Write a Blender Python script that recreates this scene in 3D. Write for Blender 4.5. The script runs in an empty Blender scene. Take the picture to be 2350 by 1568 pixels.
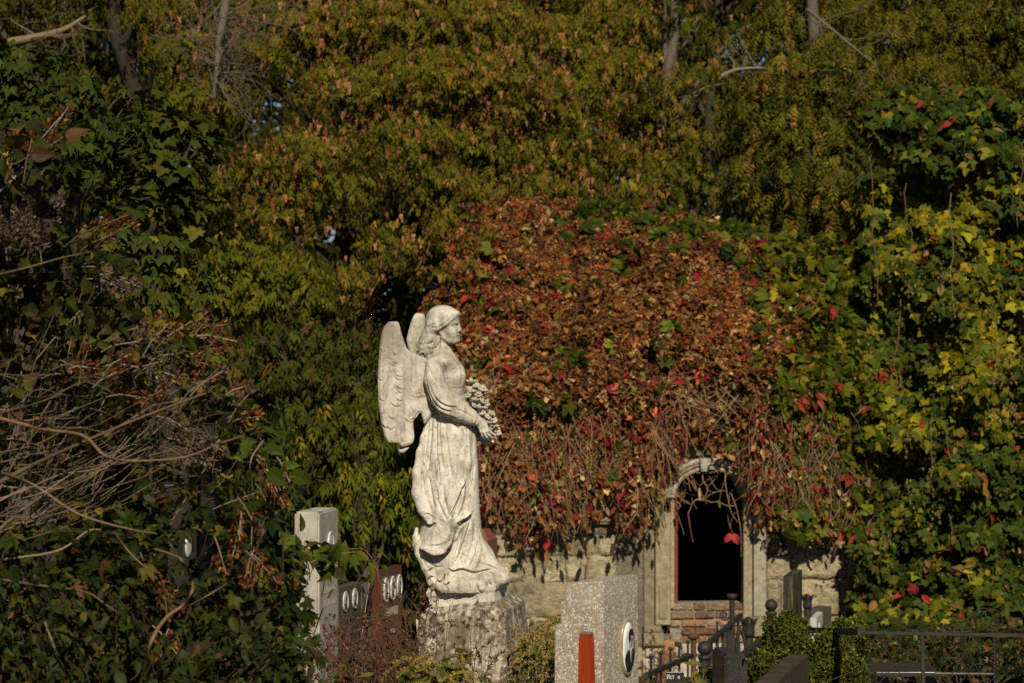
import bpy, bmesh, math, random
import numpy as np
from mathutils import Vector, Matrix

rng = np.random.default_rng(11)
random.seed(5)
R = math.radians
FPX = 85.0 / 36.0 * 2350.0      # focal length in units of a 2350-wide frame
CAMH = 2.6
scene = bpy.context.scene
COL = scene.collection

def P(u, v, Y):
    """point seen at (u, v) of a 2350 x 1568 frame, Y metres ahead of the camera"""
    return Vector(((u - 1175.0) / FPX * Y, Y, CAMH + (784.0 - v) / FPX * Y))

def PA(u, v, Y):
    u = np.asarray(u, float); v = np.asarray(v, float); Y = np.asarray(Y, float) + 0 * u
    return np.stack([(u - 1175.0) / FPX * Y, Y, CAMH + (784.0 - v) / FPX * Y], -1)

def ground_z(Y):
    if Y < 13: return (13 - Y) / 13.0
    return -0.6 * min(1.0, (Y - 13) / 10.0)

# ------------------------------------------------------------------ tagging
def tag(o, label=None, cat=None, group=None, kind=None):
    if label: o['label'] = label
    if cat: o['category'] = cat
    if group: o['group'] = group
    if kind: o['kind'] = kind
    return o

def empty(name, loc, label, cat, group=None):
    o = bpy.data.objects.new(name, None)
    COL.objects.link(o); o.location = loc
    o.empty_display_size = 0.1
    return tag(o, label, cat, group)

def adopt(child, parent):
    child.parent = parent
    child.matrix_parent_inverse = Matrix.Translation(-Vector(parent.location)) if parent.type == 'EMPTY' and parent.rotation_euler[2] == 0 else parent.matrix_basis.inverted()

# ------------------------------------------------------------------ mesh accumulator
class Acc:
    def __init__(self):
        self.v = []; self.f = []; self.c = []; self.n = 0; self.smooth = []
    def add(self, v, f, c=None, smooth=True):
        v = np.asarray(v, np.float32).reshape(-1, 3)
        f = np.asarray(f, np.int64)
        self.v.append(v); self.f.append(f + self.n)
        if c is None: c = np.ones((len(v), 3), np.float32)
        c = np.asarray(c, np.float32)
        if c.ndim == 1: c = np.tile(c, (len(v), 1))
        self.c.append(c); self.smooth.append(np.full(len(f), smooth))
        self.n += len(v)
    def build(self, name, mat, parent=None, label=None, smooth=None):
        me = bpy.data.meshes.new(name)
        v = np.concatenate(self.v) if self.v else np.zeros((0, 3), np.float32)
        me.vertices.add(len(v)); me.vertices.foreach_set('co', v.ravel())
        idx = np.concatenate([f.ravel() for f in self.f]); tot = np.concatenate([np.full(len(f), f.shape[1]) for f in self.f])
        st = np.concatenate([[0], np.cumsum(tot)[:-1]])
        me.loops.add(len(idx)); me.loops.foreach_set('vertex_index', idx.astype(np.int32))
        me.polygons.add(len(tot)); me.polygons.foreach_set('loop_start', st.astype(np.int32))
        me.polygons.foreach_set('loop_total', tot.astype(np.int32))
        sm = np.concatenate(self.smooth) if smooth is None else np.full(len(tot), smooth)
        me.polygons.foreach_set('use_smooth', sm.astype(bool))
        a = me.color_attributes.new('tint', 'FLOAT_COLOR', 'POINT')
        c = np.concatenate(self.c); c = np.concatenate([c, np.ones((len(c), 1), np.float32)], 1)
        a.data.foreach_set('color', c.astype(np.float32).ravel())
        me.update(calc_edges=True)
        me.materials.append(mat)
        o = bpy.data.objects.new(name, me); COL.objects.link(o)
        if label: o['label'] = label
        if parent is not None: adopt(o, parent)
        return o

def norm(a):
    return a / np.maximum(np.linalg.norm(a, axis=-1, keepdims=True), 1e-9)

def tube(acc, pts, rad, sides=6, col=None, cap=True):
    pts = np.asarray([tuple(p) for p in pts], float); n = len(pts)
    rad = np.broadcast_to(np.asarray(rad, float), (n,))
    tg = norm(np.gradient(pts, axis=0))
    ref = np.array([0, 0, 1.0]) if abs(tg[:, 2]).mean() < 0.8 else np.array([0, 1.0, 0])
    a = norm(np.cross(tg, ref)); b = np.cross(tg, a)
    th = np.linspace(0, 2 * np.pi, sides, endpoint=False)
    ring = pts[:, None] + rad[:, None, None] * (np.cos(th)[None, :, None] * a[:, None] + np.sin(th)[None, :, None] * b[:, None])
    v = ring.reshape(-1, 3)
    i = np.arange(n - 1)[:, None] * sides; j = np.arange(sides)[None]; k = (j + 1) % sides
    f = np.stack([i + j, i + k, i + sides + k, i + sides + j], -1).reshape(-1, 4)
    acc.add(v, f, col)
    if cap:
        c = np.stack([pts[0], pts[-1]]); base = len(v)
        vv = np.concatenate([ring[0], ring[-1], c])
        j = np.arange(sides); k = (j + 1) % sides
        f2 = np.concatenate([np.stack([k, j, np.full(sides, 2 * sides)], -1), np.stack([sides + j, sides + k, np.full(sides, 2 * sides + 1)], -1)])
        acc.add(vv, f2, None if col is None else np.tile(np.asarray(col, float).reshape(-1, 3)[:1], (len(vv), 1)), smooth=False)

def spline(ctrl, n=12):
    c = np.asarray([tuple(p) for p in ctrl], float)
    c = np.concatenate([2 * c[:1] - c[1:2], c, 2 * c[-1:] - c[-2:-1]])
    out = []
    for i in range(1, len(c) - 2):
        t = np.linspace(0, 1, n, endpoint=(i == len(c) - 3))[:, None]
        p0, p1, p2, p3 = c[i - 1], c[i], c[i + 1], c[i + 2]
        out.append(0.5 * (2 * p1 + (p2 - p0) * t + (2 * p0 - 5 * p1 + 4 * p2 - p3) * t ** 2 + (3 * p1 - p0 - 3 * p2 + p3) * t ** 3))
    return np.concatenate(out)

def box(acc, x0, x1, y0, y1, z0, z1, M=None, col=None, bev=0.0):
    bm = bmesh.new(); bmesh.ops.create_cube(bm, size=1)
    for q in bm.verts:
        q.co = Vector((x0 + (q.co.x + .5) * (x1 - x0), y0 + (q.co.y + .5) * (y1 - y0), z0 + (q.co.z + .5) * (z1 - z0)))
    if bev > 0: bmesh.ops.bevel(bm, geom=bm.edges[:], offset=bev, segments=2, affect='EDGES', profile=0.5)
    add_bm(acc, bm, M, col)

def add_bm(acc, bm, M=None, col=None, smooth=False):
    if M is not None: bm.transform(M)
    bmesh.ops.triangulate(bm, faces=[f for f in bm.faces if len(f.verts) > 4])
    bm.verts.index_update()
    v = np.array([q.co[:] for q in bm.verts])
    t3 = [[q.index for q in f.verts] for f in bm.faces if len(f.verts) == 3]
    t4 = [[q.index for q in f.verts] for f in bm.faces if len(f.verts) == 4]
    n0 = acc.n
    first = True
    for t in (t3, t4):
        if t:
            if first: acc.add(v, t, col, smooth); first = False
            else:
                acc.f.append(np.asarray(t) + n0); acc.smooth.append(np.full(len(t), smooth))
    bm.free()

def lathe(acc, prof, center, segs=16, col=None, M=None):
    prof = np.asarray(prof, float); th = np.linspace(0, 2 * np.pi, segs, endpoint=False)
    v = np.stack([prof[:, 0:1] * np.cos(th), prof[:, 0:1] * np.sin(th), prof[:, 1:2] + 0 * th], -1).reshape(-1, 3)
    if M is not None: v = v @ np.array(M.to_3x3()).T
    v = v + np.asarray(center, float)
    n = len(prof); i = np.arange(n - 1)[:, None] * segs; j = np.arange(segs)[None]; k = (j + 1) % segs
    acc.add(v, np.stack([i + j, i + k, i + segs + k, i + segs + j], -1).reshape(-1, 4), col)

# ------------------------------------------------------------------ noise (value noise, numpy)
def vnoise(p, seed=0):
    p = np.asarray(p, float); i = np.floor(p).astype(np.int64); f = p - i; f = f * f * (3 - 2 * f)
    def h(ix, iy, iz):
        n = (ix * 374761393 + iy * 668265263 + iz * 2147483647 + seed * 974711) & 0xffffffff
        n = ((n ^ (n >> 13)) * 1274126177) & 0xffffffff
        n = n ^ (n >> 16)
        return (n & 0xffff) / 65535.0
    r = 0
    for dx in (0, 1):
        for dy in (0, 1):
            for dz in (0, 1):
                w = (f[..., 0] if dx else 1 - f[..., 0]) * (f[..., 1] if dy else 1 - f[..., 1]) * (f[..., 2] if dz else 1 - f[..., 2])
                r = r + w * h(i[..., 0] + dx, i[..., 1] + dy, i[..., 2] + dz)
    return r
def fbm(p, seed=0, o=4):
    r = 0; a = 0.5; p = np.asarray(p, float)
    for k in range(o):
        r = r + a * (vnoise(p, seed + k) - 0.5) * 2; p = p * 2.03; a *= 0.5
    return r

# ------------------------------------------------------------------ materials
def new_mat(name):
    m = bpy.data.materials.new(name); m.use_nodes = True
    nt = m.node_tree; nt.nodes.clear()
    out = nt.nodes.new('ShaderNodeOutputMaterial')
    return m, nt, out
def N(nt, typ, **kw):
    n = nt.nodes.new(typ)
    for k, v in kw.items():
        if k.startswith('i_'): n.inputs[k[2:].replace('_', ' ')].default_value = v
        else: setattr(n, k, v)
    return n
def ramp(nt, fac, stops):
    r = nt.nodes.new('ShaderNodeValToRGB'); e = r.color_ramp.elements
    while len(e) < len(stops): e.new(0.5)
    for q, (p, c) in zip(e, stops):
        q.position = p; q.color = (*c, 1) if len(c) == 3 else c
    nt.links.new(fac, r.inputs['Fac']); return r.outputs['Color']
def mixc(nt, fac, a, b, mode='MIX'):
    m = nt.nodes.new('ShaderNodeMix'); m.data_type = 'RGBA'; m.blend_type = mode
    for s, x in ((0, fac), (6, a), (7, b)):
        if isinstance(x, bpy.types.NodeSocket): nt.links.new(x, m.inputs[s])
        elif s == 0: m.inputs[0].default_value = x
        else: m.inputs[s].default_value = (*x, 1)
    return m.outputs[2]
def noise(nt, scale, detail=5, rough=0.6, vec=None, dist=0.0):
    n = nt.nodes.new('ShaderNodeTexNoise'); n.inputs['Scale'].default_value = scale
    n.inputs['Detail'].default_value = detail; n.inputs['Roughness'].default_value = rough; n.inputs['Distortion'].default_value = dist
    if vec is not None: nt.links.new(vec, n.inputs['Vector'])
    return n.outputs['Fac']
def objco(nt, scale=None):
    g = nt.nodes.new('ShaderNodeNewGeometry')
    if scale is None: return g.outputs['Position']
    m = nt.nodes.new('ShaderNodeVectorMath'); m.operation = 'MULTIPLY'; m.inputs[1].default_value = scale
    nt.links.new(g.outputs['Position'], m.inputs[0]); return m.outputs[0]
def principled(nt, out, base, rough=0.8, spec=0.3, metal=0.0, bump=None, bstr=0.3, bdist=0.01):
    p = nt.nodes.new('ShaderNodeBsdfPrincipled')
    if isinstance(base, bpy.types.NodeSocket): nt.links.new(base, p.inputs['Base Color'])
    else: p.inputs['Base Color'].default_value = (*base, 1)
    if isinstance(rough, bpy.types.NodeSocket): nt.links.new(rough, p.inputs['Roughness'])
    else: p.inputs['Roughness'].default_value = rough
    p.inputs['Specular IOR Level'].default_value = spec; p.inputs['Metallic'].default_value = metal
    if bump is not None:
        b = nt.nodes.new('ShaderNodeBump'); b.inputs['Strength'].default_value = bstr; b.inputs['Distance'].default_value = bdist
        nt.links.new(bump, b.inputs['Height']); nt.links.new(b.outputs[0], p.inputs['Normal'])
    nt.links.new(p.outputs[0], out.inputs['Surface']); return p

def leaf_mat(name, trans=0.3, rough=0.55, spec=0.25, mottled=0.0):
    m, nt, out = new_mat(name)
    a = N(nt, 'ShaderNodeAttribute', attribute_name='tint')
    col = a.outputs['Color']
    if mottled > 0:
        n = noise(nt, 60, 3, 0.6, objco(nt))
        col = mixc(nt, ramp(nt, n, [(0.5, (0, 0, 0)), (0.72, (mottled,) * 3)]), col, (0.10, 0.055, 0.018))
    p = principled(nt, out, col, rough, spec)
    t = nt.nodes.new('ShaderNodeBsdfTranslucent'); nt.links.new(col, t.inputs['Color'])
    mx = nt.nodes.new('ShaderNodeMixShader'); mx.inputs[0].default_value = trans
    nt.links.new(p.outputs[0], mx.inputs[1]); nt.links.new(t.outputs[0], mx.inputs[2]); nt.links.new(mx.outputs[0], out.inputs['Surface'])
    return m

def tint_mat(name, rough=0.85, spec=0.2, nscale=30, namp=0.35, bstr=0.4, bdist=0.006):
    m, nt, out = new_mat(name)
    a = N(nt, 'ShaderNodeAttribute', attribute_name='tint')
    n = noise(nt, nscale, 6, 0.65, objco(nt))
    k = ramp(nt, n, [(0.25, (1 - namp,) * 3), (0.75, (1 + namp * .4,) * 3)])
    principled(nt, out, mixc(nt, 1.0, a.outputs['Color'], k, 'MULTIPLY'), rough, spec, bump=n, bstr=bstr, bdist=bdist)
    return m

def stone_mat(name, light, dark, streak=(0.10, 0.085, 0.065), streak_amt=0.6, scale=9.0, rough=0.85, bstr=0.5, bdist=0.006, spec=0.25):
    m, nt, out = new_mat(name)
    n1 = noise(nt, scale, 6, 0.62, objco(nt))
    n2 = noise(nt, scale * 7, 5, 0.7, objco(nt))
    n3 = noise(nt, scale * 2.2, 6, 0.7, objco(nt, (1.0, 1.0, 0.22)))
    c = ramp(nt, n1, [(0.3, dark), (0.62, light)])
    c = mixc(nt, ramp(nt, n3, [(0.50, (0, 0, 0)), (0.70, (streak_amt,) * 3)]), c, streak)
    c = mixc(nt, ramp(nt, n2, [(0.55, (0, 0, 0)), (0.74, (0.75 * streak_amt,) * 3)]), c, tuple(x * 0.75 for x in streak))
    n4 = noise(nt, scale * 20, 4, 0.7, objco(nt))
    h = mixc(nt, 0.5, n2, n4)
    principled(nt, out, c, rough, spec, bump=h, bstr=bstr, bdist=bdist)
    return m
# ------------------------------------------------------------------ camera, light
cam = bpy.data.cameras.new('camera'); co = bpy.data.objects.new('camera', cam); COL.objects.link(co)
cam.sensor_width = 36; cam.lens = 85; cam.clip_end = 2000; cam.clip_start = 0.1
co.location = (0, 0, CAMH); co.rotation_euler = (R(90), 0, 0)
cam.dof.use_dof = True; cam.dof.focus_distance = 13.2; cam.dof.aperture_fstop = 4.0
scene.camera = co
w = bpy.data.worlds.new('World'); scene.world = w; w.use_nodes = True
nt = w.node_tree; bg = nt.nodes['Background']
sky = nt.nodes.new('ShaderNodeTexSky'); sky.sky_type = 'NISHITA'; sky.sun_disc = False
SUN_AZ, SUN_EL = R(7.0), R(37.0)
sky.air_density = 0.6; sky.dust_density = 0.3; sky.sun_elevation = SUN_EL; sky.sun_rotation = R(180) - SUN_AZ
nt.links.new(sky.outputs[0], bg.inputs[0]); bg.inputs[1].default_value = 0.05
sd = bpy.data.lights.new('sun', 'SUN'); so = bpy.data.objects.new('sun', sd); COL.objects.link(so)
sd.energy = 5.0; sd.angle = R(0.5); sd.color = (1.0, 0.89, 0.72)
d = Vector((-math.sin(SUN_AZ) * math.cos(SUN_EL), math.cos(SUN_AZ) * math.cos(SUN_EL), -math.sin(SUN_EL)))
so.rotation_euler = d.to_track_quat('-Z', 'Y').to_euler(); so.location = (6, -20, 20)
scene.view_settings.view_transform = 'Standard'; scene.view_settings.look = 'None'
scene.view_settings.gamma = 1.0; scene.view_settings.exposure = 0.05
scene.render.engine = 'CYCLES'
c = scene.cycles
c.max_bounces = 5; c.diffuse_bounces = 2; c.glossy_bounces = 2; c.transmission_bounces = 3; c.transparent_max_bounces = 4
c.use_adaptive_sampling = True; c.adaptive_threshold = 0.02
c.use_denoising = False; c.sample_clamp_indirect = 4.0
# ================================================================== LEAF SHAPES  (x across, y along, z up; unit length)
def _fan(outline, mid, droop=0.25, cup=0.12):
    """leaf from a half outline [(x, y)...] mirrored about a midrib; bends down along its length, cupped across"""
    o = np.array(outline, float); ys = o[:, 1]
    n = len(o); v = []; f = []
    def z(x, y): return -droop * y * y + cup * abs(x)
    for x, y in o: v.append((-x, y, z(x, y)))
    for x, y in o: v.append((x, y, z(x, y)))
    for y in ys: v.append((0, y, z(0, y)))
    for i in range(n - 1):
        f += [(i, 2 * n + i, 2 * n + i + 1), (i, 2 * n + i + 1, i + 1), (n + i, n + i + 1, 2 * n + i + 1), (n + i, 2 * n + i + 1, 2 * n + i)]
    return np.array(v), np.array(f)
def _keep(t):   # drop zero-area triangles
    v, f = t; a = np.linalg.norm(np.cross(v[f[:, 1]] - v[f[:, 0]], v[f[:, 2]] - v[f[:, 0]]), axis=1); return v, f[a > 1e-7]
RHOMB = (np.array([(0, 0, 0), (-.24, .42, .06), (0, 1, -.12), (.24, .42, .06), (0, .45, 0)]), np.array([(0, 4, 1), (1, 4, 2), (0, 3, 4), (4, 3, 2)]))
LANCE = (np.array([(0, 0, 0), (-.15, .38, .04), (0, 1, -.22), (.15, .38, .04), (0, .45, 0)]), np.array([(0, 4, 1), (1, 4, 2), (0, 3, 4), (4, 3, 2)]))
HEART = _keep(_fan([(0, 0), (.22, -.04), (.40, .12), (.42, .30), (.32, .55), (.15, .80), (0, 1.02)], 0, 0.30, 0.22))
OVAL = _keep(_fan([(0, 0), (.16, .12), (.27, .35), (.26, .58), (.14, .82), (0, 1.0)], 0, 0.35, 0.25))
CURL = _keep(_fan([(0, 0), (.13, .15), (.19, .36), (.17, .62), (.08, .84), (0, 1.0)], 0, -0.45, 1.05))
def _rag(t, amp, seed):
    v, f = t; r = np.random.default_rng(seed); return v + r.normal(0, amp, v.shape), f
def _join(parts):
    V = []; F = []; n = 0
    for v, f in parts: V.append(v); F.append(f + n); n += len(v)
    return np.concatenate(V), np.concatenate(F)
def _xf(t, ang, s, off=(0, 0, 0), tilt=0.0):
    v, f = t; v = v * s
    ct, st = math.cos(tilt), math.sin(tilt); v = np.stack([v[:, 0], v[:, 1] * ct + v[:, 2] * st, -v[:, 1] * st + v[:, 2] * ct], -1)
    ca, sa = math.cos(ang), math.sin(ang); v = np.stack([v[:, 0] * ca - v[:, 1] * sa, v[:, 0] * sa + v[:, 1] * ca, v[:, 2]], -1)
    return v + np.array(off), f
# five-fingered creeper leaf (hanging), three-lobed hop leaf, maple leaf, and a box-elder spray
PALM5 = _join([_xf(OVAL, a, s, (0, .08, 0), .25) for a, s in ((0, .62), (.75, .58), (-.75, .58), (1.55, .46), (-1.55, .46))])
PALM5L = _join([_xf(RHOMB, a, s, (0, .08, 0), .3) for a, s in ((0, .66), (.8, .6), (-.8, .6), (1.6, .48), (-1.6, .48))])
def lobed(pts, droop, cup):
    o = np.array(pts, float); c = np.array([0, .35]); n = len(o)
    v = np.concatenate([o, [c]]); z = -droop * v[:, 1] ** 2 + cup * np.abs(v[:, 0]) + 0.03 * np.sin(np.arange(n + 1) * 2.4)
    return np.concatenate([v, z[:, None]], 1), np.array([(i, (i + 1) % n, n) for i in range(n)])
HOP = lobed([(0, 0), (.18, -.08), (.36, 0), (.50, .22), (.62, .46), (.40, .44), (.27, .50), (.22, .70), (.10, .90), (0, 1.0), (-.10, .90), (-.22, .70), (-.27, .50), (-.40, .44), (-.62, .46), (-.50, .22), (-.36, 0), (-.18, -.08)][::-1], .35, .15)
MAPLE = lobed([(0, 0), (.2, -.06), (.42, .02), (.36, .16), (.60, .32), (.46, .40), (.52, .62), (.30, .58), (.22, .66), (.14, .84), (0, 1.0), (-.14, .84), (-.22, .66), (-.30, .58), (-.52, .62), (-.46, .40), (-.60, .32), (-.36, .16), (-.42, .02), (-.2, -.06)][::-1], .3, .12)
NARROW = (np.array([(0, 0, 0), (-.18, .40, .05), (0, 1, -.20), (.18, .40, .05), (0, .45, 0)]), np.array([(0, 4, 1), (1, 4, 2), (0, 3, 4), (4, 3, 2)]))
SPRAY = _join([_xf(NARROW, 0, .42, (0, .62, -.16), .55), _xf(NARROW, .7, .42, (0, .52, -.10), .6), _xf(NARROW, -.7, .42, (0, .52, -.10), .6), _xf(NARROW, .85, .40, (0, .26, -.02), .55), _xf(NARROW, -.85, .40, (0, .26, -.02), .55)])
SPRAY7 = _join([_xf(LANCE, 0, .40, (0, .70, -.2), .6)] + [_xf(LANCE, s * 1.0, .36, (0, .18 + .18 * k, -.03 * k * k), .35) for k in range(4) for s in (1, -1)])
CRUMP = [_rag(_join([_xf(CURL, a, s_, (x, y, 0), t) for a, s_, x, y, t in L]), .045, k) for k, L in enumerate((((0, .8, 0, .1, .2), (.9, .6, .04, .1, .6), (-1.1, .55, -.03, .12, -.3)), ((.2, .7, 0, .05, -.4), (-.6, .75, 0, .1, .5)), ((0, .9, 0, 0, .3), (1.6, .5, .05, .2, .2), (-.7, .6, 0, .1, .9), (.6, .5, 0, .3, -.6))))]
# tassel of winged seeds, hanging down -y direction is along
TASSEL = _join([_xf(RHOMB, a, s, (x * 1.6, y, z * 1.6), t) for a, s, x, y, z, t in ((0, .5, 0, .5, 0, .0), (.35, .45, .08, .35, .05, .2), (-.35, .45, -.08, .3, -.05, -.2), (.2, .4, .1, .1, -.06, -.1), (-.25, .42, -.1, .12, .05, .1), (0, .45, 0, .2, .1, .1))])

def scatter(acc, tmpl, pos, along, nrm, size, col, jitter=0.03, csd=0.0):
    """copies of a leaf shape: pos (n,3), along = direction base to tip, nrm = upper side"""
    v, f = tmpl; n = len(pos)
    if n == 0: return
    a = norm(np.asarray(along, float)); b = np.cross(a, np.asarray(nrm, float)); b = norm(b); c = np.cross(b, a)
    s = np.broadcast_to(np.asarray(size, float), (n,))[:, None, None]
    w = rng.normal(1, .10, (n, 1, 1))
    out = np.asarray(pos)[:, None] + s * (v[None, :, 0:1] * b[:, None] * w + v[None, :, 1:2] * a[:, None] + v[None, :, 2:3] * c[:, None] * rng.uniform(.3, 1.8, (n, 1, 1)))
    if jitter: out = out + rng.normal(0, jitter, out.shape) * s * .5
    m = len(v); F = (f[None] + (np.arange(n) * m)[:, None, None]).reshape(-1, f.shape[1])
    cc = np.asarray(col, float)
    if cc.ndim == 1: cc = np.tile(cc, (n, 1))
    acc.add(out.reshape(-1, 3), F, np.repeat(cc, m, 0), smooth=False)

def pick(palette, n, var=0.18):
    """leaf colours: [(weight, rgb)...] with small leaf-to-leaf variation"""
    w = np.array([q[0] for q in palette], float); c = np.array([q[1] for q in palette], float)
    k = rng.choice(len(c), n, p=w / w.sum())
    return np.clip(0.80 * c[k] * np.exp(rng.normal(0, var, (n, 1))) * np.exp(rng.normal(0, var * .35, (n, 3))), 0.002, .9)
def rdir(n):
    return norm(rng.normal(0, 1, (n, 3)))

M_leaf = leaf_mat('leaf', 0.22, 0.55, 0.10)
M_leaf_far = leaf_mat('leaf_tree', 0.20, 0.65, 0.07)
M_dry = leaf_mat('dry_leaf', 0.15, 0.8, 0.06)
M_lilac = leaf_mat('lilac_leaf', 0.22, 0.5, 0.14, 0.5)
M_bark = tint_mat('bark', 0.9, 0.15, 22, 0.5, 0.6, 0.02)
M_twig = tint_mat('twig_bark', 0.8, 0.2, 60, 0.3, 0.3, 0.004)

# palettes
BOXELDER = [(5, (.120, .110, .008)), (4, (.082, .084, .006)), (2, (.17, .135, .011)), (1.2, (.17, .095, .02)), (.4, (.25, .17, .010))]
SEEDS = [(4, (.37, .165, .065)), (2, (.29, .115, .045)), (1.2, (.42, .22, .09))]
GREEN = [(5, (.036, .058, .005)), (3, (.055, .075, .006)), (1.5, (.09, .098, .007)), (.4, (.19, .15, .01))]
YGREEN = [(4, (.095, .108, .006)), (3, (.14, .132, .007)), (1.2, (.23, .18, .010)), (.5, (.05, .068, .006))]
DARKG = [(5, (.024, .040, .005)), (3, (.036, .054, .006)), (1, (.066, .076, .007))]
# ================================================================== ANGEL STATUE
# carved as a distance field in a frame of (u, v, d): u to the angel's front, v down, d towards the near side; 414 units per metre
SY = 13.4
SPX = FPX / SY
def S2W(p):
    p = np.asarray(p, float)
    return np.stack([(p[..., 0] - 1175) / SPX, SY - p[..., 2] / SPX, CAMH + (784 - p[..., 1]) / SPX], -1)

class Field:
    def __init__(s, lo, hi, h):
        s.h = h; s.lo = np.array(lo, float); s.n = np.ceil((np.array(hi) - s.lo) / h).astype(int) + 1
        s.a = np.full(s.n, 30.0, np.float32)
        s.ax = [s.lo[i] + h * np.arange(s.n[i]) for i in range(3)]
    def win(s, lo, hi, m=10):
        sl = []
        for i in range(3):
            a = int(max(0, math.floor((lo[i] - m - s.lo[i]) / s.h))); b = int(min(s.n[i], math.ceil((hi[i] + m - s.lo[i]) / s.h) + 1))
            sl.append(slice(a, max(a + 1, b)))
        g = np.meshgrid(*[s.ax[i][sl[i]] for i in range(3)], indexing='ij', sparse=True)
        return tuple(sl), g
    def put(s, sl, f, k, sub=False):
        a = s.a[sl]
        f = f.astype(np.float32)
        if sub: a = -a
        if k <= 0: r = np.minimum(a, f)
        else:
            h = np.clip(0.5 + 0.5 * (a - f) / k, 0, 1); r = a * (1 - h) + f * h - k * h * (1 - h)
        s.a[sl] = -r if sub else r
    def ell(s, c, r, k=5, rot=0.0, yaw=0.0, sub=False):
        R0 = max(r); sl, (x, y, z) = s.win([q - R0 for q in c], [q + R0 for q in c])
        x = x - c[0]; y = y - c[1]; z = z - c[2]
        if yaw: cx, sx = math.cos(yaw), math.sin(yaw); x, z = x * cx - z * sx, x * sx + z * cx
        if rot: cr, sr = math.cos(rot), math.sin(rot); x, y = x * cr + y * sr, -x * sr + y * cr
        q = np.sqrt((x / r[0]) ** 2 + (y / r[1]) ** 2 + (z / r[2]) ** 2)
        q2 = np.sqrt((x / r[0] ** 2) ** 2 + (y / r[1] ** 2) ** 2 + (z / r[2] ** 2) ** 2) + 1e-6
        s.put(sl, -q * (q - 1) / q2 if sub else q * (q - 1) / q2, k, False) if not sub else s.put(sl, q * (q - 1) / q2, k, True)
    def cone(s, a, b, ra, rb, k=4):
        a = np.array(a, float); b = np.array(b, float); m = max(ra, rb)
        sl, (x, y, z) = s.win(np.minimum(a, b) - m, np.maximum(a, b) + m)
        ba = b - a; L = (ba ** 2).sum() + 1e-9
        t = np.clip(((x - a[0]) * ba[0] + (y - a[1]) * ba[1] + (z - a[2]) * ba[2]) / L, 0, 1)
        d = np.sqrt((x - a[0] - t * ba[0]) ** 2 + (y - a[1] - t * ba[1]) ** 2 + (z - a[2] - t * ba[2]) ** 2) - (ra + (rb - ra) * t)
        s.put(sl, d, k)
    def chain(s, pts, k=4):
        for p, q in zip(pts[:-1], pts[1:]): s.cone(p[:3], q[:3], p[3], q[3], k)
    def surface(s):
        a = s.a; n = np.array(a.shape); neg = a < 0
        cs = np.zeros(n - 1, np.int8)
        for dx in (0, 1):
            for dy in (0, 1):
                for dz in (0, 1): cs += neg[dx:n[0] - 1 + dx, dy:n[1] - 1 + dy, dz:n[2] - 1 + dz]
        act = (cs > 0) & (cs < 8); ci = np.argwhere(act)
        idx = np.full(n - 1, -1, np.int64); idx[act] = np.arange(len(ci))
        acc = np.zeros((len(ci), 3)); cnt = np.zeros(len(ci))
        cor = [(0, 0, 0), (1, 0, 0), (0, 1, 0), (1, 1, 0), (0, 0, 1), (1, 0, 1), (0, 1, 1), (1, 1, 1)]
        for i in range(8):
            for j in range(i + 1, 8):
                if sum(abs(p - q) for p, q in zip(cor[i], cor[j])) != 1: continue
                A = a[ci[:, 0] + cor[i][0], ci[:, 1] + cor[i][1], ci[:, 2] + cor[i][2]]
                B = a[ci[:, 0] + cor[j][0], ci[:, 1] + cor[j][1], ci[:, 2] + cor[j][2]]
                m = (A < 0) != (B < 0); t = np.where(m, A / np.where(m, A - B, 1), 0)
                acc += m[:, None] * (np.array(cor[i]) + t[:, None] * (np.array(cor[j]) - np.array(cor[i]))); cnt += m
        v = s.lo + s.h * (ci + acc / cnt[:, None])
        F = []
        for ax in range(3):
            b1, b2 = [(1, 2), (2, 0), (0, 1)][ax]
            slA = [slice(None)] * 3; slB = [slice(None)] * 3; slA[ax] = slice(0, -1); slB[ax] = slice(1, None)
            A = neg[tuple(slA)]; B = neg[tuple(slB)]
            e = np.argwhere(A != B)
            ok = (e[:, b1] > 0) & (e[:, b2] > 0) & (e[:, b1] < n[b1] - 1) & (e[:, b2] < n[b2] - 1); e = e[ok]
            def cell(o1, o2):
                q = e.copy(); q[:, b1] -= o1; q[:, b2] -= o2; return idx[q[:, 0], q[:, 1], q[:, 2]]
            f = np.stack([cell(1, 1), cell(0, 1), cell(0, 0), cell(1, 0)], -1)
            flip = ~A[e[:, 0], e[:, 1], e[:, 2]]
            f[flip] = f[flip][:, ::-1]; F.append(f)
        return v, np.concatenate(F)

def vnormals(v, f):
    n = np.zeros_like(v); fn = np.cross(v[f[:, 2]] - v[f[:, 0]], v[f[:, 3]] - v[f[:, 1]])
    for k in range(4): np.add.at(n, f[:, k], fn)
    return norm(n)

def seg_dist(u, v, pts):
    best = np.full(u.shape, 1e9); side = np.zeros(u.shape); par = np.zeros(u.shape)
    m = len(pts) - 1
    for i in range(m):
        a = np.array(pts[i]); b = np.array(pts[i + 1]); ba = b - a; L = (ba ** 2).sum() + 1e-9
        t = np.clip(((u - a[0]) * ba[0] + (v - a[1]) * ba[1]) / L, 0, 1)
        d = np.hypot(u - a[0] - t * ba[0], v - a[1] - t * ba[1])
        q = d < best; best = np.where(q, d, best)
        side = np.where(q, np.sign(ba[0] * (v - a[1]) - ba[1] * (u - a[0])), side); par = np.where(q, (i + t) / m, par)
    return best, side, par

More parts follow.
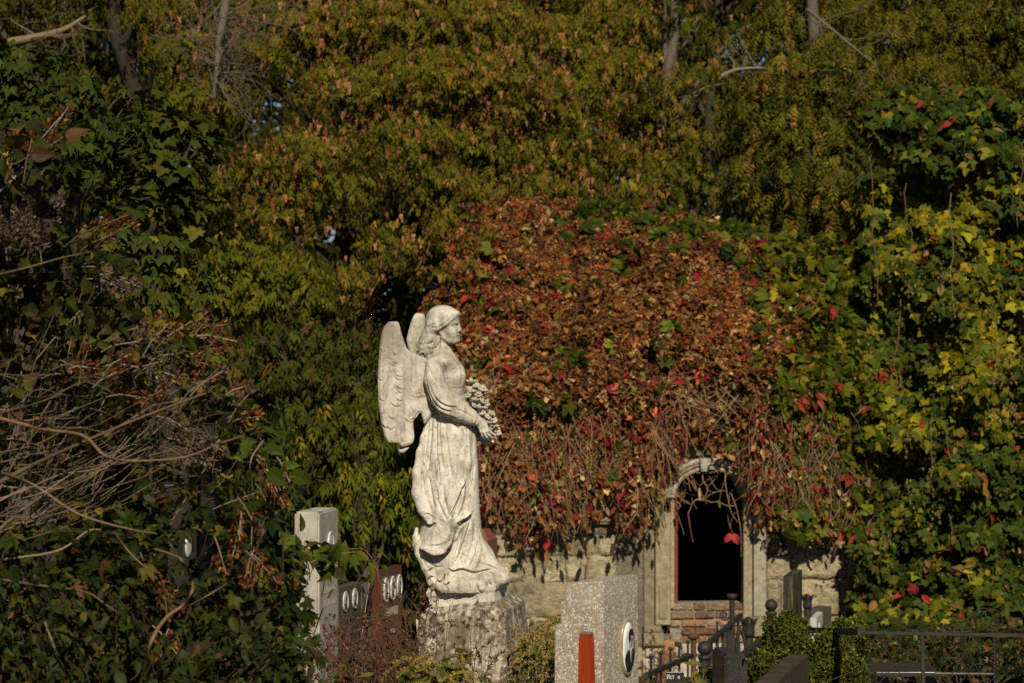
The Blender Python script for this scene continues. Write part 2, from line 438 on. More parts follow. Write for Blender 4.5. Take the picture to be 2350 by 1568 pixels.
class Relief:
    """hand-carved lines: grooves, ridges and lips laid on the near face"""
    def __init__(s): s.ops = []
    def line(s, pts, w, h, taper=True): s.ops.append(('l', spline([(*p, 0) for p in pts], 6)[:, :2], w, h, taper))
    def lip(s, pts, w, h, taper=True): s.ops.append(('s', spline([(*p, 0) for p in pts], 6)[:, :2], w, h, taper))
    def blob(s, c, r, h): s.ops.append(('b', c, r, h, 0))
    def height(s, u, v):
        H = np.zeros(u.shape)
        for typ, pts, w, h, tp in s.ops:
            if typ == 'b':
                H += h * np.exp(-(((u - pts[0]) / w[0]) ** 2 + ((v - pts[1]) / w[1]) ** 2)); continue
            lo = pts.min(0) - 4 * w; hi = pts.max(0) + 4 * w
            m = (u > lo[0]) & (u < hi[0]) & (v > lo[1]) & (v < hi[1])
            if not m.any(): continue
            d, sd_, par = seg_dist(u[m], v[m], pts)
            fade = np.sin(np.pi * np.clip(par, 0.0, 1)) ** 0.5 if tp else 1.0
            if typ == 'l': H[m] += h * fade * np.exp(-(d / w) ** 2)
            else: H[m] += h * fade * np.exp(-(d / (w * 2.2)) ** 2) * np.where(sd_ > 0, np.clip(d / (0.35 * w), 0, 1), -np.clip(d / (0.35 * w), 0, 1) * 0.7)
        return H

marble = None
def statue_material():
    m, nt, out = new_mat('weathered_limestone')
    co_ = objco(nt)
    n1 = noise(nt, 5, 6, 0.6, co_); n2 = noise(nt, 42, 6, 0.7, co_); n3 = noise(nt, 16, 6, 0.75, objco(nt, (1.2, 1.2, 0.30))); n4 = noise(nt, 190, 3, 0.6, co_)
    c = ramp(nt, n1, [(0.30, (0.38, 0.335, 0.255)), (0.50, (0.59, 0.54, 0.44)), (0.70, (0.70, 0.66, 0.56))])
    c = mixc(nt, ramp(nt, n3, [(0.48, (0, 0, 0)), (0.66, (0.70,) * 3)]), c, (0.185, 0.155, 0.105))
    c = mixc(nt, ramp(nt, n2, [(0.52, (0, 0, 0)), (0.68, (0.70,) * 3)]), c, (0.11, 0.095, 0.07))
    # dark lichen settles on the upper body, where rain runs off the hair and shoulders; the skirt is washed cleaner
    sep = nt.nodes.new('ShaderNodeSeparateXYZ'); nt.links.new(co_, sep.inputs[0])
    mr = N(nt, 'ShaderNodeMapRange'); nt.links.new(sep.outputs[2], mr.inputs[0])
    mr.inputs[1].default_value = 2.02; mr.inputs[2].default_value = 2.55; mr.inputs[3].default_value = 0.0; mr.inputs[4].default_value = 0.72
    mm = N(nt, 'ShaderNodeMath', operation='MULTIPLY'); nt.links.new(mr.outputs[0], mm.inputs[0])
    n5 = noise(nt, 11, 6, 0.7, objco(nt)); nt.links.new(ramp(nt, n5, [(0.36, (0.2,) * 3), (0.58, (1.0,) * 3)]), mm.inputs[1])
    c = mixc(nt, mm.outputs[0], c, (0.22, 0.195, 0.145))
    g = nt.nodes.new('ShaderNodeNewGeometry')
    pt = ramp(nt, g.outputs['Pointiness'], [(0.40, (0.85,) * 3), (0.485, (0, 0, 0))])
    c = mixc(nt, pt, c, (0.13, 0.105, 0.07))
    h = mixc(nt, 0.45, n2, n4)
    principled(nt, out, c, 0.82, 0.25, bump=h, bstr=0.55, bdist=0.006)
    return m
marble = statue_material()

def build_statue():
    F = Field((925, 690, -112), (1166, 1352, 112), 1.15)
    # --- robe: silhouette read row by row, rounded in depth
    vs = [868, 905, 935, 960, 975, 993, 1039, 1078, 1122, 1145, 1167, 1186, 1206, 1227, 1247, 1260, 1276, 1292, 1310, 1329, 1347]
    L = [974, 978, 980, 977, 976, 974, 968, 959, 955, 956, 964, 968, 966, 962, 956, 956, 962, 969, 980, 989, 998]
    Rr = [1058, 1066, 1074, 1082, 1088, 1093, 1095, 1098, 1099, 1100, 1101, 1102, 1104, 1106, 1108, 1110, 1116, 1124, 1130, 1132, 1132]
    D = [48, 46, 47, 52, 56, 60, 64, 66, 68, 69, 70, 71, 72, 73, 74, 75, 76, 78, 80, 80, 80]
    sl, (x, y, z) = F.win((940, 868, -90), (1135, 1347, 90))
    yy = np.clip(y, 868, 1347)
    l = np.interp(yy, vs, L); r = np.interp(yy, vs, Rr); dd = np.interp(yy, vs, D)
    a = (r - l) / 2; c = (r + l) / 2
    q = (np.abs((x - c) / a) ** 2.3 + np.abs(z / dd) ** 2.3) ** (1 / 2.3)
    f = (q - 1) * np.minimum(a, dd)
    f = np.maximum(f, np.maximum(868 - y, y - 1347) * 1.0)
    F.put(sl, f, 0)
    # --- torso, shoulders, neck
    F.ell((1018, 868, 0), (42, 62, 50), 14, rot=-0.12)
    F.ell((1038, 862, 16), (30, 36, 23), 14); F.ell((1038, 862, -16), (30, 36, 23), 14)
    F.ell((1014, 832, 0), (30, 24, 66), 16)
    F.chain([(1008, 835, 0, 23), (1014, 802, 0, 17), (1012, 775, 0, 16)], 7)
    F.chain([(1040, 828, 8, 10), (1022, 802, 5, 11)], 8)
    # --- head turned a little away
    yaw = -0.36
    def hp(x_, y_, z_):
        c_, s_ = math.cos(yaw), math.sin(yaw); return (1019 + x_ * c_ + z_ * s_, 742 + y_, -x_ * s_ + z_ * c_)
    F.ell(hp(-2, -5, 0), (36, 33, 31), 4, yaw=yaw)
    F.ell(hp(-16, -2, 0), (25, 29, 30), 8, yaw=yaw)
    F.ell(hp(14, 14, 0), (23, 28, 24), 8, yaw=yaw)
    F.ell(hp(22, 31, 0), (15, 14, 15), 6, yaw=yaw)
    F.ell(hp(21, 22, 11), (14, 14, 11), 6, yaw=yaw); F.ell(hp(21, 22, -11), (14, 14, 11), 6, yaw=yaw); F.chain([(*hp(4, 30, 17), 6), (*hp(18, 39, 10), 6), (*hp(28, 41, 3), 6)], 6)
    F.ell(hp(32, 39, 0), (7.5, 6.5, 8), 4, yaw=yaw)
    F.cone(hp(37, 4, 0), hp(40, 15, 0), 2.6, 3.8, 3); F.ell(hp(38, 17.5, 0), (4.2, 3, 5), 3, yaw=yaw)
    F.ell(hp(36, 27.5, 0), (4, 2.3, 6.5), 2.0, yaw=yaw); F.ell(hp(35.5, 32.2, 0), (4, 2.4, 6), 2.0, yaw=yaw)
    for s_ in (1, -1):
        F.cone(hp(34, -1, 4 * s_), hp(27, -1, 17 * s_), 3.8, 3.2, 3)
        F.ell(hp(33, 5.5, 9.5 * s_), (6, 3.4, 6.5), 2, yaw=yaw, sub=True)
        F.ell(hp(28.5, 6, 9.5 * s_), (5, 3.6, 5), 1.2, yaw=yaw)
        F.cone(hp(-1, 13, 24 * s_), hp(2, 25, 23 * s_), 4.6, 3.2, 2); F.ell(hp(0, 15, 28 * s_), (3.2, 4.5, 2), 1.5, yaw=yaw, sub=True)
    # --- hair: cap swept back from the brow, wavy rolls over the ear, locks down the nape
    F.ell(hp(-3, -12, 0), (39, 30, 34), 4, yaw=yaw); F.ell(hp(-14, 0, 0), (28, 24, 33), 5, yaw=yaw)
    for s_ in (1, -1):
        F.chain([(*hp(30, -21, 4 * s_), 5), (*hp(25, -12, 18 * s_), 6), (*hp(12, 1, 26 * s_), 7.5), (*hp(-4, 9, 29 * s_), 9), (*hp(-22, 16, 24 * s_), 11), (*hp(-27, 30, 14 * s_), 12)], 4)
        F.chain([(*hp(-10, -4, 30 * s_), 8), (*hp(-22, 2, 26 * s_), 10), (*hp(-30, 18, 16 * s_), 11)], 5)
    F.ell(hp(31, -22, 0), (7, 7, 14), 6, yaw=yaw)
    F.chain([(992, 760, 0, 20), (984, 782, 4, 20), (976, 800, 8, 19), (972, 812, 10, 15)], 9)
    rr = random.Random(3)
    for i in range(26):
        a0 = rr.uniform(0, 1); u0 = 990 - 22 * a0 + rr.uniform(-6, 10); v0 = 768 + 30 * a0
        d0 = rr.uniform(6, 30)
        F.chain([(u0, v0, d0, 5.5), (u0 - 5 + rr.uniform(-5, 7), v0 + 9, d0 + 4, 5.0), (u0 - 2 + rr.uniform(-8, 10), v0 + 19, d0 + 2, 3.6), (u0 - 8 + rr.uniform(-5, 12), v0 + 25, d0, 2.2)], 2)
    # --- near arm: full sleeve, bent at the elbow; hand on the flowers
    F.chain([(997, 840, 50, 20), (998, 872, 60, 23), (1010, 906, 64, 24), (1026, 930, 64, 23), (1052, 945, 60, 19), (1078, 956, 52, 15.5), (1094, 963, 46, 13.5)], 7)
    F.chain([(1012, 900, 60, 24), (1040, 922, 60, 21), (1080, 950, 50, 14)], 8)
    F.chain([(1088, 958, 46, 10), (1099, 963, 45, 9)], 3)
    F.chain([(1097, 962, 44, 8.5), (1108, 974, 43, 9.5)], 4); F.ell((1107, 972, 45), (12, 13, 7), 4, rot=0.9)
    fing = [[(1100, 975, 46), (1104, 989, 47), (1108, 1000, 43), (1111, 1006, 38)], [(1105, 977, 47), (1111, 991, 49), (1117, 1001, 45), (1121, 1006, 39)],
            [(1110, 976, 47), (1117, 989, 49), (1124, 998, 46), (1129, 1003, 40)], [(1114, 973, 46), (1121, 984, 48), (1130, 993, 45), (1137, 999, 40)]]
    for i, fg in enumerate(fing):
        r0 = (3.3, 3.7, 3.8, 3.6)[i]; F.chain([(*p, r0 - 0.45 * k) for k, p in enumerate(fg)], 1.2)
    F.chain([(1108, 966, 42, 4.6), (1119, 971, 40, 4.0), (1128, 975, 38, 3.4), (1134, 979, 36, 2.8)], 1.5)
    # --- far arm: sleeve hanging under the flowers
    F.chain([(1000, 840, -54, 21), (1012, 890, -62, 22), (1042, 925, -60, 20), (1080, 955, -50, 17), (1112, 975, -34, 14)], 8)
    F.chain([(1096, 968, -36, 16), (1110, 992, -34, 15), (1114, 1012, -34, 12)], 8)
    F.chain([(1112, 974, -30, 9), (1124, 985, -18, 8)], 4)
    for i in range(4): F.chain([(1122, 978 + 6 * i, -18, 3.4), (1132, 982 + 6 * i, -10, 3.2), (1136, 985 + 6 * i, 0, 2.8)], 1.2)
    # --- drapery masses: back train, knee swag, hem over the rock
    F.chain([(985, 960, 26, 6), (977, 1005, 28, 10), (970, 1040, 30, 13), (964, 1085, 36, 16), (964, 1130, 40, 17), (973, 1168, 44, 14)], 9)
    F.chain([(974, 1150, 40, 18), (981, 1176, 50, 12), (990, 1196, 52, 6)], 6)
    F.chain([(957, 1212, 22, 4), (955, 1232, 24, 7), (956, 1250, 26, 8), (966, 1275, 30, 10)], 4)
    F.chain([(962, 1248, 34, 9), (968, 1268, 42, 13), (984, 1298, 52, 14), (994, 1330, 56, 11), (1000, 1346, 56, 9)], 8)
    F.chain([(972, 1256, 60, 8), (992, 1262, 68, 9), (1012, 1260, 72, 9.5), (1030, 1244, 74, 9), (1042, 1226, 72, 9), (1052, 1208, 70, 8), (1066, 1196, 66, 6)], 5)
    F.chain([(1062, 1000, 50, 16), (1060, 1060, 54, 20), (1046, 1130, 58, 20), (1030, 1180, 62, 16)], 12)
    F.chain([(1086, 1240, 30, 22), (1100, 1280, 34, 26), (1122, 1300, 34, 22), (1146, 1312, 26, 16)], 14)
    F.chain([(1086, 1240, -30, 22), (1104, 1280, -34, 26), (1122, 1300, -34, 22)], 14)
    # --- rock under the feet
    F.ell((1050, 1336, 8), (66, 30, 80), 12)
    for (cx, cy, cz, r1, r2, r3) in [(1030, 1338, 62, 30, 23, 20), (1056, 1340, 66, 20, 22, 18), (1080, 1342, 66, 20, 21, 18), (1104, 1338, 64, 20, 19, 18), (1118, 1326, 58, 22, 19, 22), (1142, 1324, 40, 26, 20, 24), (1156, 1326, 0, 20, 18, 30), (1160, 1320, -20, 16, 14, 20), (1140, 1312, 14, 20, 12, 20)]:
        F.ell((cx, cy - 2, cz + (14 if cz > 30 else 0)), (r1, r2, r3), 4)
    v, f = F.surface()
    n = vnormals(v, f)
    # --- carved relief
    K = Relief()
    g = K.line; lip = K.lip
    # hair edge, waves
    lip([(1050, 714), (1044, 726), (1033, 737), (1023, 745), (1012, 752), (1006, 757)], 2.2, -2.6)
    for k in range(8): g([(1044 - 9 * k, 704 + k * 1.6), (1040 - 9 * k, 722 + k * 2), (1030 - 8 * k, 735 + k * 3)], 1.8, -0.8 + 0.25 * (k % 3))
    g([(1005, 757), (996, 752), (988, 757), (985, 768)], 2.0, -2.2); g([(1000, 744), (990, 748), (983, 758)], 1.6, -1.2)
    g([(1011, 781), (1008, 792), (1003, 802)], 1.8, -3.5); g([(983, 792), (990, 787), (995, 787)], 1.8, -3.2); g([(995, 802), (999, 799), (1003, 800)], 1.8, -2.5)
    g([(953, 816), (958, 822)], 2, -2.5); g([(968, 812), (975, 814)], 2.4, -3)
    # eye, mouth
    g([(1034, 750), (1041, 748.5), (1049, 745)], 1.3, -1.8)
    g([(1047, 773.3), (1052, 772.3), (1056, 772.6)], 1.0, -1.6); g([(1044, 765), (1046, 771)], 1.6, -0.7); K.blob((1051, 779), (4, 2), -0.9)
    K.blob((1034, 763), (8, 7), 1.5)
    # sleeve
    lip([(976, 850), (978, 880), (989, 910), (1003, 934), (1026, 948), (1052, 957)], 2.2, -2.6)
    lip([(981, 848), (985, 885), (998, 915), (1016, 934), (1040, 942)], 2.4, -2.4)
    lip([(990, 880), (1000, 905), (1016, 922), (1035, 930), (1050, 931)], 2.6, -1.8)
    g([(985, 840), (995, 862), (1006, 876)], 3, -1.4); g([(1012, 824), (1022, 842), (1024, 862), (1028, 880)], 2.2, -2.2); g([(1020, 826), (1030, 838), (1032, 856)], 2.2, -1.6)
    g([(1004, 884), (1020, 888), (1034, 886)], 2, -1.5); g([(1030, 900), (1050, 908), (1064, 906)], 2.2, -2.2); g([(1046, 936), (1070, 946), (1088, 958)], 2.0, -1.3)
    lip([(1086, 972), (1092, 966), (1097, 955)], 1.5, -1.8)
    g([(1032, 858), (1044, 848), (1058, 850)], 3, -1.2); K.blob((1050, 868), (10, 10), 2.5); g([(1040, 890), (1056, 892), (1068, 886)], 2.5, -1.4)
    for i in range(9): g([(1034 + 4 * i, 834 + 5 * i), (1038 + 3.5 * i, 850 + 4 * i)], 1.3, -0.8)
    # under-arm waist and long skirt folds
    g([(1000, 936), (992, 965), (990, 1000), (987, 1040), (985, 1080)], 3.0, -3.0); g([(1007, 940), (1003, 975), (1003, 1020), (1004, 1060)], 2.2, -2.4)
    g([(996, 940), (984, 975), (979, 1020), (974, 1060)], 3.0, -2.0); g([(1012, 946), (1010, 990), (1014, 1040), (1020, 1075)], 2.4, -2.2)
    g([(1006, 1048), (1008, 1075), (1010, 1102)], 2.0, -5.0); g([(1003, 1048), (1004, 1075), (1006, 1100)], 2.5, 2.0)
    g([(1021, 955), (1026, 1010), (1033, 1060), (1040, 1098)], 3.2, -1.7); g([(1036, 962), (1050, 975), (1062, 990), (1068, 1010), (1066, 1035)], 3.5, -2.6)
    lip([(1071, 975), (1073, 1020), (1074, 1060), (1071, 1095), (1060, 1120), (1048, 1150), (1033, 1182)], 3.0, 4.2)
    lip([(1078, 978), (1080, 1020), (1082, 1070), (1080, 1100), (1076, 1130)], 2.2, 3.0); g([(1086, 985), (1087, 1020), (1088, 1040)], 3.0, -3.0)
    g([(1091, 1050), (1088, 1085), (1086, 1110)], 1.5, -2.2); g([(1063, 1112), (1055, 1150), (1040, 1185)], 2.0, -3.4); g([(1068, 1108), (1061, 1150), (1046, 1190)], 2.2, 2.4)
    g([(1073, 1110), (1068, 1150), (1056, 1185)], 2.0, -2.6); lip([(1083, 1100), (1080, 1140), (1076, 1170)], 2.2, 2.4)
    g([(986, 1090), (992, 1130), (1000, 1165)], 3, -2.4); g([(975, 1060), (972, 1100), (978, 1140)], 3, -2.0); g([(1002, 1110), (1006, 1135), (1000, 1130)], 2.4, -2.0)
    g([(1000, 1120), (1012, 1160), (1028, 1190)], 3.0, -2.5); g([(1018, 1110), (1024, 1150), (1034, 1180)], 3.5, -1.6)
    # broken train end
    lip([(972, 1186), (980, 1196), (992, 1200), (1001, 1193)], 2.6, -5.0); g([(975, 1180), (985, 1176), (996, 1186)], 2.0, -2.5)
    # knee swag and hem
    lip([(1077, 1178), (1068, 1186), (1055, 1196), (1047, 1214), (1042, 1232), (1032, 1248), (1018, 1262), (998, 1266), (976, 1258)], 3.6, 8.5, False)
    lip([(1044, 1222), (1030, 1236), (1010, 1244), (990, 1246)], 2.6, 1.8)
    g([(1082, 1190), (1070, 1230), (1056, 1270), (1044, 1286)], 2.4, -3.4); g([(1076, 1190), (1064, 1230), (1050, 1272)], 2.4, 2.0); g([(1062, 1204), (1056, 1240), (1046, 1278)], 2.6, -2.6)
    g([(1098, 1240), (1092, 1270), (1080, 1296)], 2.0, -2.6); g([(1092, 1200), (1084, 1250), (1070, 1292)], 3, -2.0); g([(1104, 1262), (1098, 1285), (1086, 1302)], 2.2, 2.0)
    lip([(1030, 1296), (1042, 1302), (1058, 1298), (1072, 1300), (1090, 1306), (1112, 1302), (1130, 1300)], 2.4, -3.0)
    lip([(1002, 1318), (1012, 1326), (1022, 1318), (1030, 1308)], 2.2, -3.2); g([(984, 1308), (992, 1302), (1000, 1298)], 2.2, -4.0); g([(968, 1270), (982, 1278), (988, 1282)], 3, -2.6)
    g([(990, 1290), (1004, 1296), (1020, 1294)], 2.6, -2.0); g([(960, 1255), (972, 1280), (992, 1310)], 2.4, -2.0); g([(1112, 1290), (1126, 1296), (1142, 1306)], 2.6, -2.2)
    # rock lumps
    lip([(1020, 1342), (1030, 1366), (1050, 1372), (1068, 1366), (1082, 1370), (1100, 1362), (1116, 1364), (1136, 1356)], 2.6, -3.0)
    lip([(1122, 1318), (1128, 1336), (1136, 1350)], 2.2, -2.5); g([(1096, 1330), (1098, 1346), (1108, 1352)], 2.4, -2.2); g([(1074, 1324), (1078, 1342), (1072, 1356)], 2.6, -1.8); g([(1110, 1348), (1122, 1352)], 1.8, -2.4)
    H = K.height(v[:, 0], v[:, 1])
    side = np.abs(n[:, 2]) ** 0.7
    H = H * side * np.interp(v[:, 1], [780, 960], [1.6, 2.1])
    # chisel wear everywhere
    low = np.clip((v[:, 1] - 960) / 60, 0, 1)
    H += 0.8 * fbm(v * 0.16, 3, 3) * (0.35 + 0.65 * low) * np.where(v[:, 1] < 800, 0.2, 1)
    wear = np.clip((fbm(v * np.array([0.05, 0.05, 0.05]), 9, 3) + 0.1) * 3, 0, 1) * low
    H += wear * 0.9 * fbm(v * 0.45, 21, 2)
    v = v + n * H[:, None] * np.array([0.55, 0.55, 1.0])
    # lean: the whole monument has settled towards the left (kept in the read-off silhouette)
    return v, f

sv, sf = build_statue()
angel = empty('angel_statue', tuple(S2W((1075, 1400, 0))), 'weathered pale stone angel with folded wings, holding flowers, standing on a mossy pedestal', 'statue')
acc = Acc(); acc.add(S2W(sv), sf)
adopt(acc.build('figure', marble), angel) if False else acc.build('figure', marble, angel)

# ------------------------------------------------------------------ wings: thick plates with carved feathers
def wing(name, outline, base_d, thick, K, bend, parent, step=1.6, cv=0.0):
    o = spline([(*p, 0) for p in outline + outline[:1]], 5)[:-1, :2]
    lo = o.min(0) - 3; hi = o.max(0) + 3
    gu = np.arange(lo[0], hi[0], step); gv = np.arange(lo[1], hi[1], step)
    U, V = np.meshgrid(gu, gv, indexing='ij')
    inside = np.zeros(U.shape, bool); j = len(o) - 1
    for i in range(len(o)):
        c_ = ((o[i, 1] > V) != (o[j, 1] > V)) & (U < (o[j, 0] - o[i, 0]) * (V - o[i, 1]) / (o[j, 1] - o[i, 1] + 1e-9) + o[i, 0]); inside ^= c_; j = i
    d, _, _ = seg_dist(U, V, np.concatenate([o, o[:1]]))
    sd = np.where(inside, -d, d)                                   # 2-D signed distance
    Fd = Field((lo[0], lo[1], base_d - 40), (hi[0], hi[1], base_d + 44), step)
    x = Fd.ax[0][:, None, None]; y = Fd.ax[1][None, :, None]; z = Fd.ax[2][None, None, :]
    sdg = sd[:Fd.n[0], :Fd.n[1]]
    if sdg.shape != tuple(Fd.n[:2]):
        t = np.full(tuple(Fd.n[:2]), 5.0); t[:sdg.shape[0], :sdg.shape[1]] = sdg; sdg = t
    uu, vv = np.broadcast_arrays(Fd.ax[0][:, None], Fd.ax[1][None, :])
    Hh = K.height(uu.astype(float), vv.astype(float)) + 0.8 * fbm(np.stack([uu * .12, vv * .12, 0 * uu], -1), 5, 3)
    mid = base_d + bend(uu, vv); th = thick * np.clip((-sdg + 1.5) / 7.0, 0.25, 1) ** 0.6
    g3 = np.maximum(sdg[:, :, None] + 0 * z, np.maximum(z - (mid + th / 2 + Hh)[:, :, None], (mid - th / 2 - Hh * .6)[:, :, None] - z))
    Fd.a = g3.astype(np.float32)
    vv_, ff = Fd.surface()
    nn = vnormals(vv_, ff); vv_ = vv_ + nn * (0.5 * fbm(vv_ * 0.3, 8, 2))[:, None]
    a_ = Acc(); a_.add(S2W(vv_), ff); return a_.build(name, marble, parent)

def wz(pts): return [(860.6 + x / 4.555, 717.1 + y / 4.555) for x, y in pts]
K = Relief()
for arc in ([(205, 640), (235, 690), (270, 700), (298, 690)], [(215, 625), (250, 670), (298, 665)], [(220, 770), (255, 825), (285, 838), (312, 825)], [(235, 765), (270, 800), (312, 798)],
            [(175, 935), (205, 968), (240, 976), (268, 965), (300, 905)], [(235, 895), (262, 920), (298, 905)], [(130, 1190), (170, 1215), (200, 1205), (220, 1180)], [(85, 1160), (110, 1190), (150, 1205)],
            [(180, 550), (200, 555), (212, 545)], [(205, 520), (230, 532), (245, 520)], [(205, 430), (225, 445), (238, 430)], [(150, 1080), (190, 1105), (222, 1108)], [(50, 690), (65, 705), (82, 690)], [(60, 900), (80, 918), (102, 912)]):
    K.lip(wz(arc), 1.7, -2.4, True); K.lip(wz([(x - 8, y - 16) for x, y in arc]), 1.3, -1.3, True)
for ln in ([(187, 205), (186, 250), (180, 300)], [(310, 620), (300, 760), (330, 900), (410, 1050), (410, 1130)], [(100, 300), (85, 560), (90, 820), (80, 1000)], [(220, 560), (215, 720), (200, 900)], [(150, 460), (140, 700), (120, 920)]):
    K.line(wz(ln), 2.2, -1.1)
for arc in ([(315, 1070), (345, 1100), (375, 1122), (410, 1118), (440, 1085), (460, 1055), (490, 1025), (495, 960), (460, 900)], [(340, 1075), (360, 1105), (388, 1072)], [(370, 1110), (400, 1090), (420, 1060)],
            [(400, 840), (425, 862), (465, 862), (500, 850), (520, 858), (575, 858)], [(440, 835), (470, 862)], [(480, 820), (500, 852)], [(500, 820), (530, 856)]):
    K.lip(wz(arc), 1.6, 2.4, True)
K.blob(wz([(470, 700)])[0], (26, 32), 4.0); K.blob(wz([(180, 560)])[0], (22, 60), 2.0); K.blob(wz([(430, 980)])[0], (12, 14), 2.5)
for k in range(14): K.lip(wz([(75 + (k % 3) * 62, 330 + k * 18), (92 + (k % 3) * 62, 352 + k * 18), (112 + (k % 3) * 62, 334 + k * 18)]), 1.1, -0.7)
near = wz([(150, 101), (195, 96), (245, 100), (268, 140), (288, 225), (322, 322), (350, 385), (420, 425), (520, 470), (620, 560), (660, 760), (660, 930), (640, 1010), (560, 1120), (526, 1162), (512, 1130), (498, 1085), (488, 1052), (470, 1050), (445, 1090), (412, 1126), (410, 1200), (418, 1270), (414, 1330), (385, 1372), (330, 1392), (290, 1400), (255, 1372), (200, 1362), (155, 1362), (133, 1335), (104, 1275), (92, 1205), (74, 1160), (60, 1045), (46, 945), (39, 800), (38, 640), (47, 500), (60, 350), (76, 225), (108, 148)])
wing('wing', near, 34, 17, K, lambda u, v: 10 * np.sin(np.clip((u - 868) / 110, 0, 1.4) * 2.2) - 0.10 * np.clip(u - 950, 0, 100), angel)
K2 = Relief()
K2.line(wz([(460, 150), (456, 175), (464, 200)]), 1.6, -1.6); K2.line(wz([(440, 40), (400, 150), (370, 300)]), 3, -1.0); K2.line(wz([(480, 60), (450, 200), (420, 340)]), 3, -1.0)
far = wz([(330, 330), (322, 280), (345, 180), (372, 90), (400, 30), (432, 2), (470, 8), (508, 18), (520, 60), (520, 110), (512, 190), (500, 245), (470, 300), (520, 420), (600, 560), (600, 900), (520, 1000), (420, 900), (400, 650), (380, 500), (345, 400)])
wing('wing', far, -40, 16, K2, lambda u, v: 0 * u, angel)
chunk = wz([(235, 1408), (270, 1422), (300, 1420), (330, 1408), (368, 1400), (350, 1425), (320, 1452), (285, 1462), (262, 1450), (255, 1425)])
wing('broken_wing_tip', chunk, 44, 12, Relief(), lambda u, v: 0 * u, angel, step=1.2)

# ------------------------------------------------------------------ bouquet
bq = Acc(); leaves_pts = []
rr = random.Random(8)
flowers = [(1082, 877, 42, 10), (1094, 886, 44, 8), (1106, 893, 40, 11), (1086, 899, 50, 7.5), (1075, 908, 56, 7), (1098, 905, 48, 8), (1112, 902, 32, 9), (1092, 917, 54, 7.5), (1106, 920, 50, 8.5), (1088, 930, 56, 6.5), (1100, 934, 54, 7.5), (1112, 936, 44, 7), (1108, 950, 52, 6.5), (1118, 956, 48, 7.5), (1126, 948, 40, 7.5), (1122, 968, 44, 6.5), (1134, 966, 36, 8), (1138, 978, 30, 7), (1142, 994, 30, 8), (1136, 1006, 28, 5), (1130, 1012, 30, 4), (1088, 890, 20, 10), (1110, 925, 20, 12), (1124, 955, 16, 12), (1136, 985, 12, 10)]
bouquet = Acc()
core = [(1080, 884, 22, 15), (1094, 906, 28, 18), (1098, 930, 32, 16), (1114, 955, 32, 13), (1130, 982, 26, 11)]
tube(bouquet, S2W([c_[:3] for c_ in core]), np.array([c_[3] for c_ in core]) / SPX, 10)
bouquet_o = bouquet.build('bouquet', marble, angel)
def flower_mesh(c, r, rnd):
    a_ = Acc(); nrm = Vector((rnd.uniform(-.2, .7), rnd.uniform(-.9, .1), rnd.uniform(.5, 1.2))).normalized()
    nrm = Vector((nrm.x, nrm.y, nrm.z)); Q = nrm.to_track_quat('Z', 'Y').to_matrix()
    ph = rnd.uniform(0, 6)
    for k in range(5):
        th = ph + k * 2 * math.pi / 5; bm = bmesh.new(); bmesh.ops.create_icosphere(bm, subdivisions=2, radius=1)
        for q in bm.verts:
            x, y, z = q.co; y *= 0.75; z *= 0.34; rad = r * 0.62
            x2 = (x * 0.62 + 0.55) * rad; y2 = y * rad * 0.75; z2 = z * rad + 0.35 * rad * (x * 0.6 + .55) ** 2
            q.co = Q @ Vector((x2 * math.cos(th) - y2 * math.sin(th), x2 * math.sin(th) + y2 * math.cos(th), z2))
        for q in bm.verts: q.co = Vector(S2W(np.array(c, float))) + q.co / SPX
        add_bm(a_, bm, smooth=True)
    bm = bmesh.new(); bmesh.ops.create_icosphere(bm, subdivisions=2, radius=0.3 * r / SPX)
    for q in bm.verts: q.co += Vector(S2W(np.array(c, float))) + Q @ Vector((0, 0, 0.3 * r / SPX))
    add_bm(a_, bm, smooth=True)
    return a_
for (u_, v_, d_, r_) in flowers:
    flower_mesh((u_, v_, d_), r_ * 1.75, rr).build('flower', marble, bouquet_o)
fo = Acc()
for i in range(24):
    t = rr.random(); k = t * (len(core) - 1); i0 = min(int(k), len(core) - 2); fr = k - i0
    c_ = [core[i0][j] * (1 - fr) + core[i0 + 1][j] * fr for j in range(4)]
    a = rr.uniform(0.1, 2.7); base = (c_[0] + c_[3] * math.cos(a) * .9, c_[1] + rr.uniform(-8, 8), c_[2] + c_[3] * math.sin(a) * 1.0)
    dirv = np.array([math.cos(a) * .8 + rr.uniform(-.3, .5), rr.uniform(-.6, .9), math.sin(a) * .9]); dirv /= np.linalg.norm(dirv)
    ln = rr.uniform(8, 12); sidev = norm(np.cross(dirv, [rr.uniform(-.5, .5), -0.7, 0.8])) * ln * .42; up = norm(np.cross(sidev, dirv)) * 1.2
    b = np.array(base); pts = np.array([b, b + dirv * ln * .5 + sidev, b + dirv * ln, b + dirv * ln * .5 - sidev, b + dirv * ln * .5 + up * 2.2, b + dirv * ln * .5 - up])
    fo.add(S2W(pts), [[0, 1, 4], [1, 2, 4], [2, 3, 4], [3, 0, 4], [1, 0, 5], [2, 1, 5], [3, 2, 5], [0, 3, 5]])
fo.build('leaf_sprays', marble, bouquet_o)

